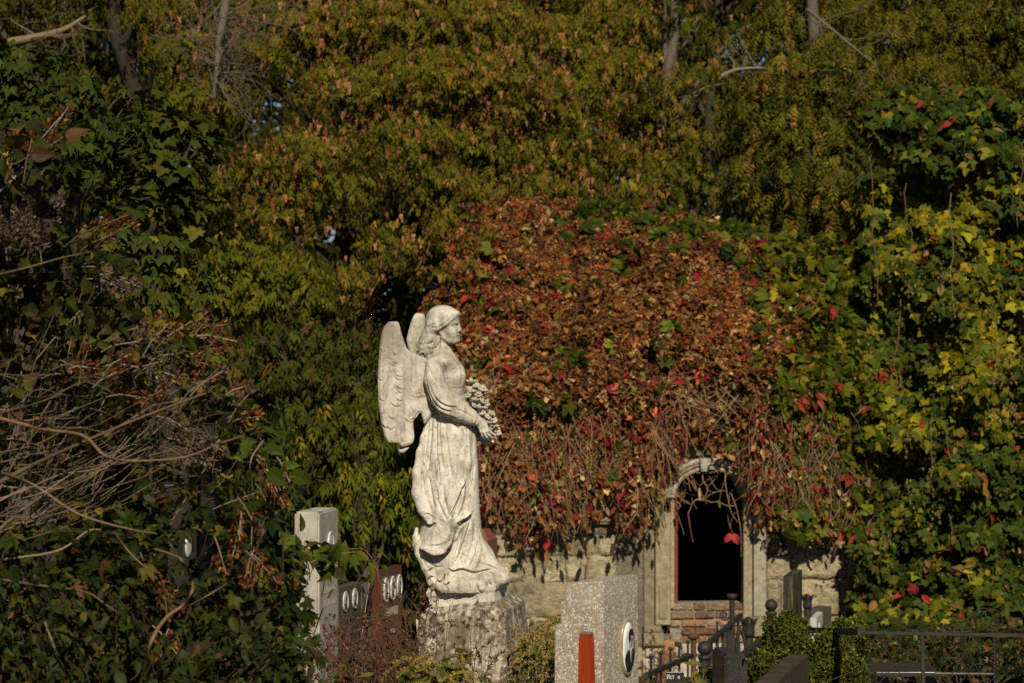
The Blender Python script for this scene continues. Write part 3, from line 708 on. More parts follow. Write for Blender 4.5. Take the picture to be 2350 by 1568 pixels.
# ------------------------------------------------------------------ plinth (carved with the figure) and pedestal; both have settled to the left
ROLL = -0.112
def leanM(u, v, Y, yaw):
    return Matrix.Translation(P(u, v, Y)) @ Matrix.Rotation(ROLL, 4, 'Y') @ Matrix.Rotation(yaw, 4, 'Z')
px = 1 / SPX
pl = Acc()
def ringbox(acc_, M, levels, wob=0.0, seed=0, sub=10, col=None):
    """a squared stone built of stacked rectangles (halfwidth x, halfdepth y, z), worn by noise"""
    rings = []
    for (hx, hy, z, *cc) in levels:
        cx = cc[0] if cc else 0
        t = np.linspace(-1, 1, sub, endpoint=False); e = []
        ch = 0.04
        e += [(x_, -1) for x_ in t]; e += [(1, y_) for y_ in t]; e += [(-x_, 1) for x_ in t]; e += [(-1, -y_) for y_ in t]
        e = np.array(e); e = e * (1 - ch * np.clip(np.abs(e).min(1) - 0.75, 0, 1) * 4 * .25)[:, None]
        rings.append(np.stack([cx + e[:, 0] * hx, e[:, 1] * hy, np.full(len(e), z)], -1))
    v = np.concatenate(rings); m = 4 * sub; n = len(levels)
    c0 = np.array([[0 if len(levels[0]) < 4 else levels[0][3], 0, levels[0][2]], [0 if len(levels[-1]) < 4 else levels[-1][3], 0, levels[-1][2]]])
    v = np.concatenate([v, c0])
    if wob: v = v + wob * np.stack([fbm(v * 9, seed), fbm(v * 9, seed + 5), fbm(v * 9, seed + 9)], -1)
    i = np.arange(n - 1)[:, None] * m; j = np.arange(m)[None]; k = (j + 1) % m
    v = np.array([M @ Vector(q) for q in v])
    acc_.add(v, np.stack([i + j, i + k, i + m + k, i + m + j], -1).reshape(-1, 4), col, smooth=False)
    jj = np.arange(m); kk = (jj + 1) % m
    acc_.add(v, np.concatenate([np.stack([kk, jj, np.full(m, n * m)], -1), np.stack([(n - 1) * m + jj, (n - 1) * m + kk, np.full(m, n * m + 1)], -1)]), col, smooth=False)
Mp = leanM(1079, 1377, SY, R(-12))
ringbox(pl, Mp, [(77 * px, 76 * px, -4 * px), (77 * px, 76 * px, 10 * px), (78 * px, 77 * px, 20 * px), (82 * px, 80 * px, 26 * px), (83 * px, 80 * px, 33 * px), (76 * px, 73 * px, 46 * px), (60 * px, 60 * px, 56 * px)], 0.006, 3, 14)
pl.build('plinth', marble, angel)

def pedestal_material():
    m, nt, out = new_mat('mossy_pedestal_stone')
    co_ = objco(nt)
    n1 = noise(nt, 4.5, 6, 0.62, co_); n2 = noise(nt, 28, 6, 0.75, co_); n3 = noise(nt, 7, 6, 0.7, objco(nt, (1.5, 1.5, 0.25))); n4 = noise(nt, 120, 3, 0.6, co_)
    c = ramp(nt, n2, [(0.40, (0.060, 0.047, 0.032)), (0.50, (0.21, 0.17, 0.12)), (0.61, (0.58, 0.52, 0.41))])
    c = mixc(nt, ramp(nt, n1, [(0.42, (0, 0, 0)), (0.60, (0.85,) * 3)]), c, (0.15, 0.12, 0.08))
    c = mixc(nt, ramp(nt, n3, [(0.52, (0, 0, 0)), (0.66, (0.8,) * 3)]), c, (0.55, 0.50, 0.39))
    principled(nt, out, c, 0.9, 0.2, bump=mixc(nt, .5, n2, n4), bstr=0.6, bdist=0.008)
    return m
ped_mat = pedestal_material()
pd = Acc()
Mq = leanM(1082, 1399, SY, R(-14.5))
ringbox(pd, Mq, [(118 * px, 116 * px, -560 * px), (108 * px, 106 * px, -300 * px), (103 * px, 102 * px, -8 * px), (102 * px, 101 * px, 0), (80 * px, 78 * px, 22 * px)], 0.010, 12, 16)
ped = pd.build('stone_pedestal', ped_mat)
tag(ped, 'leaning square stone pedestal with dark moss stains under the angel statue', 'pedestal')
# ================================================================== GROUND
def ground():
    m, nt, out = new_mat('leafy_earth')
    n1 = noise(nt, 3, 6, .7, objco(nt)); n2 = noise(nt, 30, 6, .75, objco(nt))
    c = ramp(nt, n2, [(.35, (.025, .02, .012)), (.55, (.07, .05, .025)), (.7, (.13, .085, .035))])
    c = mixc(nt, ramp(nt, n1, [(.45, (0, 0, 0)), (.6, (.6,) * 3)]), c, (.04, .05, .012))
    principled(nt, out, c, .95, .1, bump=n2, bstr=.8, bdist=.05)
    xs = np.concatenate([[-800, -200, -60], np.linspace(-20, 20, 81), [60, 200, 800]])
    ys = np.concatenate([[-300, -60, -10], np.linspace(0, 60, 121), [90, 200, 600, 1500]])
    X, Y = np.meshgrid(xs, ys, indexing='ij')
    Z = np.array([[ground_z(max(y, 0.0)) for y in ys]] * len(xs)) + np.where(np.abs(X) < 25, .05 * fbm(np.stack([X, Y, 0 * X], -1) * .7, 4), 0)
    a = Acc(); n, m_ = X.shape; i = np.arange(n - 1)[:, None] * m_; j = np.arange(m_ - 1)[None]
    a.add(np.stack([X, Y, Z], -1).reshape(-1, 3), np.stack([i + j, i + m_ + j, i + m_ + j + 1, i + j + 1], -1).reshape(-1, 4))
    o = a.build('ground', m); o['kind'] = 'structure'
ground()
# ================================================================== MAUSOLEUM (half buried under creeper)
FA = R(6.0); FO = np.array([450 / FPX * 23.0, 23.0, 0.0])
FT = np.array([math.cos(FA), math.sin(FA), 0]); FN = np.array([-math.sin(FA), math.cos(FA), 0])   # along the front; inwards
FM = Matrix(((FT[0], FN[0], 0, FO[0]), (FT[1], FN[1], 0, FO[1]), (0, 0, 1, 0), (0, 0, 0, 1)))
K23 = FPX / 23.0
def fs(u): return (u - 1625) / K23
def fz(v): return CAMH - (v - 784) / K23
def fac(s, z, dep):
    s = np.asarray(s, float); return FO + s[..., None] * FT + np.asarray(dep)[..., None] * FN + np.asarray(z)[..., None] * np.array([0, 0, 1.0])

M_wall = tint_mat('rough_limestone', 0.95, 0.05, 16, 0.55, 1.0, 0.05)
M_trim = tint_mat('grey_render', 0.95, 0.05, 15, 0.5, 0.8, 0.02)
M_brick = tint_mat('old_brick', 0.95, 0.05, 26, 0.7, 1.0, 0.03)
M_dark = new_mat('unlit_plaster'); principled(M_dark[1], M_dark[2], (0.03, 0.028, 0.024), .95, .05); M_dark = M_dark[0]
M_rustwood = tint_mat('rust_brown_wood', .8, .2, 40, .4, .3, .004)

maus = empty('mausoleum', tuple(FO + np.array([0, 0, -.6])), 'ruined stone mausoleum with dark arched doorway, buried under autumn creeper', 'mausoleum')
S0, S1, ZB, ZT = -2.12, 3.4, -0.75, 2.35
DL, DR, DZ, DSP, DTOP = fs(1546), fs(1706), fz(1383), fz(1140), fz(1077)
def arch_z(s): 
    q = np.clip(1 - ((s - (DL + DR) / 2) / ((DR - DL) / 2)) ** 2, 0, 1); return DSP + (DTOP - DSP) * np.sqrt(q)
# backing wall round the doorway
wl = Acc(); cc = (.20, .17, .115)
box(wl, S0, DL - .10, .02, .45, ZB, ZT, FM, cc); box(wl, DR + .10, S1, .02, .45, ZB, ZT, FM, cc); box(wl, DL - .10, DR + .10, .02, .45, ZB, DZ - .30, FM, cc)
box(wl, DL - .10, DR + .10, .02, .45, DTOP + .06, ZT, FM, cc)
# squared blocks in front, uneven in size, colour and projection; eroded faces
def block(acc_, s0, s1, z0, z1, dep, col, seed):
    nx = max(4, int((s1 - s0) / .022)); nz = max(4, int((z1 - z0) / .022))
    S, Z = np.meshgrid(np.linspace(s0, s1, nx), np.linspace(z0, z1, nz), indexing='ij')
    e = np.minimum(np.minimum(S - s0, s1 - S) / .02, np.minimum(Z - z0, z1 - Z) / .02)
    D = -dep * np.clip(e, 0, 1) ** .6 + .012 * (1 - np.clip(e, 0, 1)) + .045 * np.clip(e, 0, 1) * fbm(np.stack([S * 6, Z * 6, 0 * S + seed], -1), 2, 5)
    S = S + .05 * fbm(np.stack([Z * 5, S * 2, 0 * S + seed], -1), 7); Z = Z + .04 * fbm(np.stack([S * 9, Z * 2, 0 * S + seed], -1), 9)
    i = np.arange(nx - 1)[:, None] * nz; j = np.arange(nz - 1)[None]
    cv = np.array(col) * (1 + .6 * fbm(np.stack([S * 3.5, Z * 3.5, 0 * S], -1), 31, 5))[..., None]
    acc_.add(fac(S, Z, D).reshape(-1, 3), np.stack([i + j, i + nz + j, i + nz + j + 1, i + j + 1], -1).reshape(-1, 4), cv.reshape(-1, 3), smooth=True)
rr = random.Random(21)
z = ZB
STONE = [(.42, .35, .215), (.37, .31, .19), (.46, .39, .25), (.33, .27, .165), (.40, .335, .20), (.30, .245, .15), (.36, .25, .14)]
while z < ZT:
    h = rr.choice([.20, .24, .30, .34]); s = S0 + rr.uniform(-.3, 0)
    while s < S1:
        wd = rr.uniform(.32, .75); a, b = s + .006, s + wd - .006
        for (q0, q1) in ((a, min(b, DL - .55)), (max(a, DR + .24), b)) if z + h > DZ - .30 and z < DTOP + .15 else ((a, b),):
            if q1 - q0 > .06: block(wl, q0, q1, z + .002, z + h - .002, rr.uniform(.0, .028), rr.choice(STONE), rr.random() * 50)
        s += wd
    z += h
wl.build('wall', M_wall, maus)
# chamber behind the doorway, its darkness put into near-black wall colour
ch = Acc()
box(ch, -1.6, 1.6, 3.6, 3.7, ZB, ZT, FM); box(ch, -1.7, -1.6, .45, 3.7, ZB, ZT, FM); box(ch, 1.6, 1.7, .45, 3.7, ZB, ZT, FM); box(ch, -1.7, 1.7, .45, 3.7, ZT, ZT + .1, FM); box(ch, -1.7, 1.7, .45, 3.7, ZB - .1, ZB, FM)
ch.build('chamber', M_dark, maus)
# roof and side walls that carry the creeper
rf = Acc()
sec = [(S0, 0.0), (S0, 4.4), (S1 + 1.2, 4.4), (S1 + 1.2, 0)]
v = [fac(np.array(s), np.array(zz), np.array(d)) for s, d, zz in ((S0, .46, ZT), (S1, .46, ZT), (S0 + .7, 2.4, 3.6), (S1 - 2.4, 2.4, 3.6), (S0, 4.6, ZT), (S1, 4.6, ZT), (S0, .46, ZB), (S1, .46, ZB), (S0, 4.6, ZB), (S1, 4.6, ZB))]
rf.add(v, [(0, 1, 3, 2), (2, 3, 5, 4), (0, 2, 4, 4), (6, 0, 4, 8), (1, 7, 9, 5), (4, 5, 9, 8), (1, 5, 3, 3)], (.16, .13, .09), smooth=False)
rf.build('roof', M_wall, maus)
# door surround: left pilaster with sunk panel, frame strips, right pilaster, archivolt and keystone
tr = Acc(); g1 = (.27, .225, .14); g2 = (.32, .27, .175); g3 = (.23, .195, .12)
zl0, zl1 = fz(1470), fz(1160)
def strip(acc_, s0, s1, d0, d1, z0, z1, col, b=.008): box(acc_, s0, s1, d0, d1, z0, z1, FM, col, b)
strip(tr, fs(1476), fs(1500), -.02, .1, fz(1450), fz(1215), g3); strip(tr, fs(1501), fs(1536), -.055, .1, fz(1432), fz(1175), g2)
strip(tr, fs(1508), fs(1527), -.068, .0, fz(1418), fz(1340), g1); strip(tr, fs(1474), fs(1514), -.075, .1, fz(1448), fz(1433.5), g3); strip(tr, fs(1472), fs(1518), -.095, .1, fz(1478), fz(1449), g1)
sj = Acc(); strip(sj, fs(1537), fs(1545.5), -.03, .1, fz(1395), fz(1140), (.40, .30, .18))
tr.build('pilaster', M_trim, maus); tr = Acc()
strip(tr, fs(1706.5), fs(1727), -.03, .1, fz(1445), fz(1140), g2); strip(tr, fs(1728.5), fs(1758), -.06, .1, fz(1415), fz(1150), (.33, .30, .22)); strip(tr, fs(1726), fs(1762), -.085, .1, fz(1460), fz(1416), g1)
strip(tr, fs(1708), fs(1733), -.05, .1, fz(1480), fz(1446), (.38, .33, .24))
tr.build('pilaster', M_trim, maus)
sj.build('door_jamb', M_trim, maus)
jb = Acc(); strip(jb, fs(1546), fs(1554.5), .0, .30, fz(1383), fz(1130), (.17, .055, .028), .004); jb.build('door_frame', M_rustwood, maus)
ar = Acc()
def arch_ring(acc_, g0, g1_, d0, d1, col, n=26):
    th = np.linspace(math.pi, 0, n); rx = (DR - DL) / 2; rz = DTOP - DSP; cs = (DL + DR) / 2
    pr = [(g0, d1), (g0, d0), ((g0 + g1_) / 2, d0 - .012), (g1_, d0), (g1_, d1)]
    V = []
    for (g, dd) in pr: V.append(fac(cs + (rx + g) * np.cos(th), DSP + (rz + g) * np.sin(th), np.full(n, dd)))
    V = np.stack(V, 1); m = len(pr); i = np.arange(n - 1)[:, None] * m; j = np.arange(m)[None]; k = (j + 1) % m
    acc_.add(V.reshape(-1, 3), np.stack([i + j, i + k, i + m + k, i + m + j], -1).reshape(-1, 4), col, smooth=False)
arch_ring(ar, .0, .042, -.06, .3, (.46, .41, .30)); arch_ring(ar, .043, .075, -.085, .1, (.36, .32, .23)); arch_ring(ar, .076, .115, -.105, .1, (.42, .37, .27))
ar.build('arch_moulding', M_trim, maus)
# spandrel: close the corners between arch and backing wall
sp = Acc(); n = 24; th = np.linspace(math.pi, 0, n); rx = (DR - DL) / 2; cs = (DL + DR) / 2
a_ = fac(cs + (rx + .02) * np.cos(th), DSP + (DTOP - DSP + .02) * np.sin(th), np.full(n, .012)); b_ = fac(cs + (rx + .16) * np.cos(th), np.full(n, DTOP + .1) * 1.0, np.full(n, .012))
sp.add(np.concatenate([a_, b_]), [(i, i + 1, n + i + 1, n + i) for i in range(n - 1)], (.28, .25, .18)); sp.build('spandrel', M_trim, maus)
ky = Acc(); bm = bmesh.new(); bmesh.ops.create_cube(bm, size=1)
for q in bm.verts:
    w_ = .052 if q.co.z > 0 else .036
    q.co = Vector((fs(1612) + q.co.x * 2 * w_, -.14 + (q.co.y + .5) * .2 - (.03 if q.co.z > 0 else 0), fz(1066) + q.co.z * .13))
bmesh.ops.bevel(bm, geom=bm.edges[:], offset=.008, segments=2, affect='EDGES'); add_bm(ky, bm, FM, (.42, .40, .34)); ky.build('keystone', M_trim, maus)
# carved panel left of the door
pn = Acc(); s0, s1, z0, z1 = fs(1356), fs(1402), fz(1200), fz(1118)
for k, (ins, dep, c_) in enumerate(((0, .03, g2), (.025, .05, g1), (.045, .036, g2))):
    for (a0, a1, b0, b1) in ((s0 + ins, s1 - ins, z0 + ins, z0 + ins + .02), (s0 + ins, s1 - ins, z1 - ins - .02, z1 - ins), (s0 + ins, s0 + ins + .02, z0 + ins + .0205, z1 - ins - .0205), (s1 - ins - .02, s1 - ins, z0 + ins + .0205, z1 - ins - .0205)):
        box(pn, a0, a1, -.03 - dep, .05, b0, b1, FM, c_, .004)
box(pn, s0 + .066, s1 - .066, -.07, .05, z0 + .066, z1 - .066, FM, (.42, .38, .28), .02)
for k in range(3): tube(pn, [np.array(FM @ Vector((s0 + .02 + .012 * math.sin(t * 9 + k), -.06, fz(1110) + .04 * k + .02 * math.cos(t * 7))) ) + FT * t * .14 for t in np.linspace(0, 1, 12)], .012, 6, g2)
pn.build('carved_panel', M_trim, maus)
# brick infill under the opening: five uneven courses with mortar
bk = Acc(); box(bk, fs(1537), fs(1709), .005, .3, fz(1500), fz(1387), FM, (.36, .31, .22))
rr = random.Random(4); zt = fz(1384)
for r_ in range(5):
    s = fs(1538) + (-.13 if r_ % 2 else 0) + rr.uniform(-.03, 0); hh = .068
    while s < fs(1708):
        wd = rr.choice([.245, .25, .12, .2]); a0, a1 = max(s, fs(1537.5)), min(s + wd - .012, fs(1708.5))
        if a1 - a0 > .04 and rr.random() > .05:
            c_ = rr.choice([(.21, .115, .065), (.19, .105, .06), (.27, .185, .11), (.30, .235, .145), (.20, .13, .085), (.26, .145, .075)])
            if r_ == 2: c_ = rr.choice([(.44, .36, .24), (.40, .26, .17), (.38, .22, .12)])
            box(bk, a0, a1, -.008 - rr.uniform(0, .022), .06, zt - hh - rr.uniform(-.004, .004), zt - rr.uniform(0, .010), FM, c_, .011)
        s += wd
    zt -= .077
bk.build('brick_sill', M_brick, maus)
# footing course of dressed stones under the bricks
ft = Acc()
for (u0, u1, v0, v1, d_, c_) in ((1478, 1560, 1480, 1506, .05, (.42, .37, .27)), (1562, 1660, 1476, 1500, .06, (.45, .40, .29)), (1662, 1760, 1482, 1508, .05, (.38, .33, .24)), (1470, 1600, 1508, 1560, .10, (.50, .46, .36)), (1603, 1700, 1503, 1560, .09, (.47, .43, .33)), (1703, 1800, 1510, 1562, .10, (.44, .39, .29))):
    box(ft, fs(u0), fs(u1), -d_, .1, fz(v1), fz(v0), FM, c_, .012)
ft.build('footing', M_trim, maus)
# ================================================================== CREEPERS over the mausoleum
TOPV = [(1020, 700), (1050, 660), (1080, 560), (1120, 480), (1200, 456), (1320, 452), (1480, 470), (1600, 480), (1700, 500), (1800, 520), (1900, 540), (2000, 560), (2400, 600)]
BOTV = [(1090, 1110), (1110, 1170), (1160, 1190), (1240, 1205), (1300, 1170), (1340, 1190), (1358, 1100), (1395, 1100), (1415, 1180), (1440, 1185), (1490, 1140), (1525, 1090), (1548, 1045), (1590, 1020), (1640, 1022), (1680, 1060), (1715, 1120), (1760, 1165), (1800, 1165), (1850, 1160), (1890, 1150), (1930, 1230), (1990, 1330), (2050, 1450), (2400, 1500)]
tu, tv = np.array(TOPV).T; bu, bv = np.array(BOTV).T
def mound(u, v):
    """the creeper's skin in front of wall and roof at facade picture coordinates: depth behind the front, s, z"""
    s = fs(u); z = fz(v); t = np.clip((z - 2.05) / 1.75, 0, 1.4)
    dep = np.where(z > 2.05, 2.6 * t ** 1.5, 0) - .10
    edge = np.clip((1150 - u) / 130, 0, 1.5); dep = dep + np.where(z > 1.6, .8 * edge ** 2, .25 * edge ** 2)
    # perspective: keep the read-off outline where the skin lies further back
    k = (23 + dep) / 23.0
    return s * k + (450 / K23) * (k - 1), CAMH + (z - CAMH) * k, dep
def skin_points(n, u0, u1, v0, v1, lump=.22):
    u = rng.uniform(u0, u1, n); v = rng.uniform(v0, v1, n)
    s, z, d = mound(u, v)
    L = fbm(np.stack([u / 90, v / 70, 0 * u], -1), 40, 3)
    return u, v, s, z, d, L
def zone(u, v):
    tn = fbm(np.stack([u / 60, v / 50, 0 * u], -1), 61, 3)
    top = np.interp(u, tu, tv) + 46 * tn + 22 * fbm(np.stack([u / 16, v / 40, 0 * u], -1), 67, 2); bot = np.interp(u, bu, bv) + np.where((u > 1530) & (u < 1715), 18, 40) * fbm(np.stack([u / 22, 0 * u, 0 * u], -1), 17, 3)
    return top, bot, tn

vine = empty('red_creeper', tuple(fac(np.array(-2.2), np.array(-.6), np.array(-.15))), 'rust brown and crimson creeper cascading over the mausoleum roof and doorway', 'creeper')
gvine = empty('green_creeper', tuple(fac(np.array(2.2), np.array(-.6), np.array(-.2))), 'green and yellow creeper mingled with rusty leaves, spreading over the right side of the mausoleum', 'creeper')
dryA, freshA, gA = Acc(), Acc(), Acc()
n = 100000
u, v, s, z, d, L = skin_points(n, 1010, 2060, 430, 1330)
top, bot, tn = zone(u, v)
thin = np.clip((v - 930) / 260, 0, 1)                  # leaves thin out on the hanging lower part
ok = (v > top) & (v < bot) & (rng.random(n) < np.interp(v, [820, 920, 1000, 1080, 1160, 1260], [.95, .68, .40, .17, .06, .03]))
holes = fbm(np.stack([u / 30, v / 26, 0 * u], -1), 71, 3)
ok &= ~((holes > .22) & (rng.random(n) < .8))
nd = np.exp(-((u - 1622) / 95) ** 2 - ((v - 1010) / 75) ** 2); ok &= rng.random(n) > .8 * nd
u, v, s, z, d, L, tn = [q[ok] for q in (u, v, s, z, d, L, tn)]
n = len(u)
layer = rng.random(n) ** .7 * .34 * np.interp(v, [720, 960], [1, .40])
nd = np.exp(-((u - 1622) / 110) ** 2 - ((v - 1000) / 95) ** 2); layer *= 1 - .75 * nd; d = d + .06 * nd
pos = fac(s, z, d - .02 - layer - .52 * np.clip(L + .25, 0, 1) * np.interp(v, [700, 940], [1, .22]))
gb = 1790 + 90 * np.clip((v - 600) / 500, -1, 1) + 110 * fbm(np.stack([u / 110, v / 90, 0 * u], -1), 83, 3)     # border between rusty and green leaves
g_noise = fbm(np.stack([u / 28, v / 24, 0 * u], -1), 91, 2)
isg = (u + rng.normal(0, 45, n) > gb) | (g_noise > .33) | ((v < top[ok] + 55) & (u > 1360) & (g_noise > -.12))
red = (~isg) & (fbm(np.stack([u / 24, v / 26, 0 * u], -1), 97, 2) + .12 * np.clip((v - 800) / 200, -.6, 1) + np.where((u < 1150) & (v < 760), .30, 0) > .30) & (rng.random(n) < .36)
outw = -FN
al = norm(np.array([0, 0, -1.0]) * rng.uniform(.3, 1.4, (n, 1)) + rdir(n) * .85 + outw * .15); nm = norm(outw * .6 + np.array([0, 0, .3]) + rdir(n) * 1.3)
q = ~isg & ~red
RUST = [(4, (.25, .098, .026)), (3, (.17, .068, .021)), (2, (.33, .16, .05)), (1.2, (.40, .26, .10)), (2.4, (.10, .044, .019)), (.5, (.28, .06, .026))]
TAN = [(4, (.24, .11, .036)), (2.4, (.36, .22, .085)), (3, (.17, .066, .024)), (2, (.10, .048, .02)), (.9, (.45, .34, .14)), (.7, (.32, .09, .03))]
lowq = rng.random(n) < np.clip((v - 760) / 160, 0, 1)
big = rng.random(n) < .35
for msk, pal in ((q & ~lowq, RUST), (q & lowq, TAN)):
    tq = rng.integers(0, 5, n)
    for m2, tm, sz in ((msk & (tq == 0), CURL, (.07, .14)), (msk & (tq == 1), CRUMP[0], (.07, .14)), (msk & (tq == 2), CRUMP[1], (.07, .13)), (msk & (tq == 3), CRUMP[2], (.06, .12)), (msk & (tq == 4), LANCE, (.05, .12))):
        k = m2.sum(); cl = fbm(np.stack([u[m2] / 34, v[m2] / 26, 0 * u[m2]], -1), 123, 3)[:, None]; scatter(dryA, tm, pos[m2], al[m2], nm[m2], rng.uniform(*sz, k) * np.interp(v[m2], [520, 900], [.72, 1.05]), pick(pal, k, .28) * np.exp(.55 * cl) * np.array([1, 1, 1]) ** 1, .22)
k = red.sum(); scatter(dryA, OVAL, pos[red] + outw * .04, al[red], nm[red], rng.uniform(.075, .135, k), pick([(3, (.27, .022, .022)), (2.5, (.17, .014, .02)), (1.5, (.36, .075, .035)), (1.5, (.11, .015, .022))], k, .25), .04)
gl = isg & (u < 1760); k = gl.sum() // 3
idx = np.flatnonzero(gl)[::5]; scatter(freshA, PALM5, pos[idx] + outw * .06, al[idx], nm[idx], rng.uniform(.14, .22, len(idx)), pick(GREEN + [(2, (.14, .16, .016))], len(idx), .2), .02)
idx = np.flatnonzero(isg & (u >= 1760)); gidx = idx[rng.random(len(idx)) < .24]
h_ = rng.random(len(gidx)) < .5
CREEP = [(4, (.062, .085, .006)), (3, (.10, .112, .007)), (2, (.17, .155, .009)), (2, (.038, .06, .006)), (.5, (.26, .045, .018))]
scatter(gA, PALM5, pos[gidx[h_]] + outw * .07, al[gidx[h_]], nm[gidx[h_]], rng.uniform(.15, .24, h_.sum()), pick(CREEP, h_.sum(), .2), .02)
scatter(gA, HOP, pos[gidx[~h_]] + outw * .09, al[gidx[~h_]], nm[gidx[~h_]], rng.uniform(.08, .14, (~h_).sum()), pick(YGREEN, (~h_).sum(), .2), .02)
ridx = idx[rng.random(len(idx)) < .18]; scatter(gA, CURL, pos[ridx], al[ridx], nm[ridx], rng.uniform(.06, .12, len(ridx)), pick(RUST, len(ridx), .2), .04)
dryA.build('dry_foliage', M_dry, vine); freshA.build('green_foliage', M_leaf, vine); gA.build('foliage', M_leaf, gvine)
# hanging stems, denser and barer towards the bottom
st = Acc(); rr = random.Random(12)
def stem(acc_, u0, v0, ln, lean, col, r0=.005, dd=.0, wig=.035):
    k = max(5, int(ln / 22)); t = np.linspace(0, 1, k); uu = u0 + lean * t * ln + np.cumsum([rr.gauss(0, wig * ln / k * 4) for _ in t]); vv = v0 + ln * t
    s_, z_, d_ = mound(uu, vv); p = fac(s_, z_, d_ - .05 - dd - .10 * np.sin(t * 2.6) * rr.random() + np.array([rr.gauss(0, .012) for _ in t]))
    tube(acc_, p, np.linspace(r0, r0 * .45, k), 4, col, cap=False); return p
STEMC = [(.28, .17, .09), (.20, .115, .06), (.36, .25, .15), (.14, .08, .045), (.32, .20, .10), (.26, .12, .055)]
dang = []
for i in range(900):
    u0 = rr.uniform(1085, 1960); bt = np.interp(u0, bu, bv)
    v0 = rr.uniform(780, bt - 40) if rr.random() < .7 else rr.uniform(bt - 180, bt - 30)
    ln = min(rr.uniform(60, 260), bt - v0 + rr.uniform(-30, 60 if not 1535 < u0 < 1715 else 10))
    if ln < 25: continue
    if abs(u0 - 1622) < 95 and (v0 + ln > 985 or rr.random() < .5): continue
    p = stem(st, u0, v0, ln, rr.gauss(0, .30), rr.choice(STEMC), rr.uniform(.002, .005), rr.uniform(0, .22), wig=.08); dang.append(p[-1])
for i in range(620):                                   # short crossing twigs, all directions
    u0 = rr.uniform(1090, 1900); v0 = rr.uniform(860, np.interp(u0, bu, bv) - 60)
    if 1500 < u0 < 1740 and v0 > 935: continue
    stem(st, u0, v0, rr.uniform(20, 70), rr.gauss(0, 1.2), rr.choice(STEMC), rr.uniform(.0018, .0036), rr.uniform(0, .2), wig=.09)
# strands: a few stems twisted together, hung with withered leaves, ending raggedly over the bare stone
sL = []; 
for i in range(118):
    u0 = rr.uniform(1088, 1930)
    if 1548 < u0 < 1712 and rr.random() < .9: continue
    bt = np.interp(u0, bu, bv) + rr.gauss(-6, 34); v0 = rr.uniform(850, 1010)
    if 1520 < u0 < 1730: bt = min(bt, np.interp(u0, bu, bv) + 15)
    if bt - v0 < 50: continue
    if 1535 < u0 < 1715: v0 = rr.uniform(960, 1010)
    dd = rr.uniform(.0, .12); lean = rr.gauss(0, .05)
    for _ in range(rr.randint(2, 5)): dang.append(stem(st, u0 + rr.gauss(0, 5), v0 + rr.uniform(-10, 30), bt - v0 - rr.uniform(0, 60), lean + rr.gauss(0, .04), rr.choice(STEMC), rr.uniform(.0025, .0055), dd, wig=.06)[-1])
    m_ = int((bt - v0) / rr.uniform(4.5, 13)); t_ = np.array([rr.random() for _ in range(m_)]); uu = u0 + lean * t_ * (bt - v0) + rng.normal(0, 9, m_); vv = v0 + t_ * (bt - v0)
    s_, z_, d_ = mound(uu, vv); sL.append(fac(s_, z_, d_ - .08 - dd - rng.uniform(0, .10, m_)))
sL = np.concatenate(sL); k = len(sL); sa = Acc(); tq = rng.integers(0, 4, k)
for q_, tm in enumerate((CURL, CRUMP[0], CRUMP[1], OVAL)):
    m = tq == q_; j = m.sum(); scatter(sa, tm, sL[m], norm(np.array([0, 0, -1.0]) + .6 * rdir(j)), norm(-FN * .8 + rdir(j)), rng.uniform(.06, .13, j), pick(TAN + [(2.0, (.28, .025, .022)), (1.0, (.13, .015, .02)), (.5, (.10, .10, .012))], j, .28), .15)
sa.build('strand_leaves', M_dry, vine)
# the bare loops that hang across the doorway
def dz(pts): return [(1405.5 + x * .18284, 1004 + y * .18284) for x, y in pts]
for pts, r0 in (([(700, 680), (830, 740), (900, 800), (975, 830), (1040, 775), (1140, 775), (1220, 810), (1300, 800), (1420, 850), (1520, 850)], .0075),
                ([(975, 830), (940, 900), (915, 940), (930, 1060), (950, 1180), (980, 1300)], .006), ([(940, 440), (935, 540), (955, 680), (975, 800), (1025, 890)], .005), ([(780, 790), (820, 840), (785, 900), (800, 1020), (840, 1120), (865, 1205)], .006),
                ([(1110, 440), (1110, 540), (1160, 620), (1140, 700), (1080, 770), (1020, 775)], .0065), ([(990, 420), (1060, 440), (1160, 440), (1260, 420), (1330, 400)], .006), ([(1080, 600), (1180, 530), (1280, 470), (1380, 400)], .0055), ([(1200, 480), (1250, 580), (1300, 650), (1390, 665)], .005), ([(1390, 665), (1260, 690), (1150, 750), (1095, 790)], .006), ([(1310, 480), (1230, 570), (1160, 640), (1260, 690)], .004),
                ([(1400, 440), (1390, 560), (1410, 720), (1440, 870), (1480, 970), (1550, 1060)], .0065), ([(1420, 860), (1440, 1000), (1450, 1100), (1475, 1185)], .004), ([(1500, 640), (1460, 720), (1450, 810)], .005), ([(1480, 700), (1530, 850), (1560, 1000), (1580, 1200), (1585, 1480)], .006), ([(1520, 930), (1480, 1060), (1465, 1130)], .004), ([(740, 600), (800, 700), (860, 780), (920, 790)], .005), ([(880, 560), (900, 660), (870, 760)], .005), ([(880, 560), (960, 600)], .0045)):
    c_ = spline([(*p, 0) for p in dz(pts)], 5); t = np.linspace(0, 1, len(c_))
    p = fac(fs(c_[:, 0]), fz(c_[:, 1]), -.10 - .05 * np.sin(t * 3 + len(pts))); tube(st, p, np.linspace(r0, r0 * .5, len(p)) * .78, 5, rr.choice([(.30, .19, .11), (.26, .15, .08)]), cap=False)
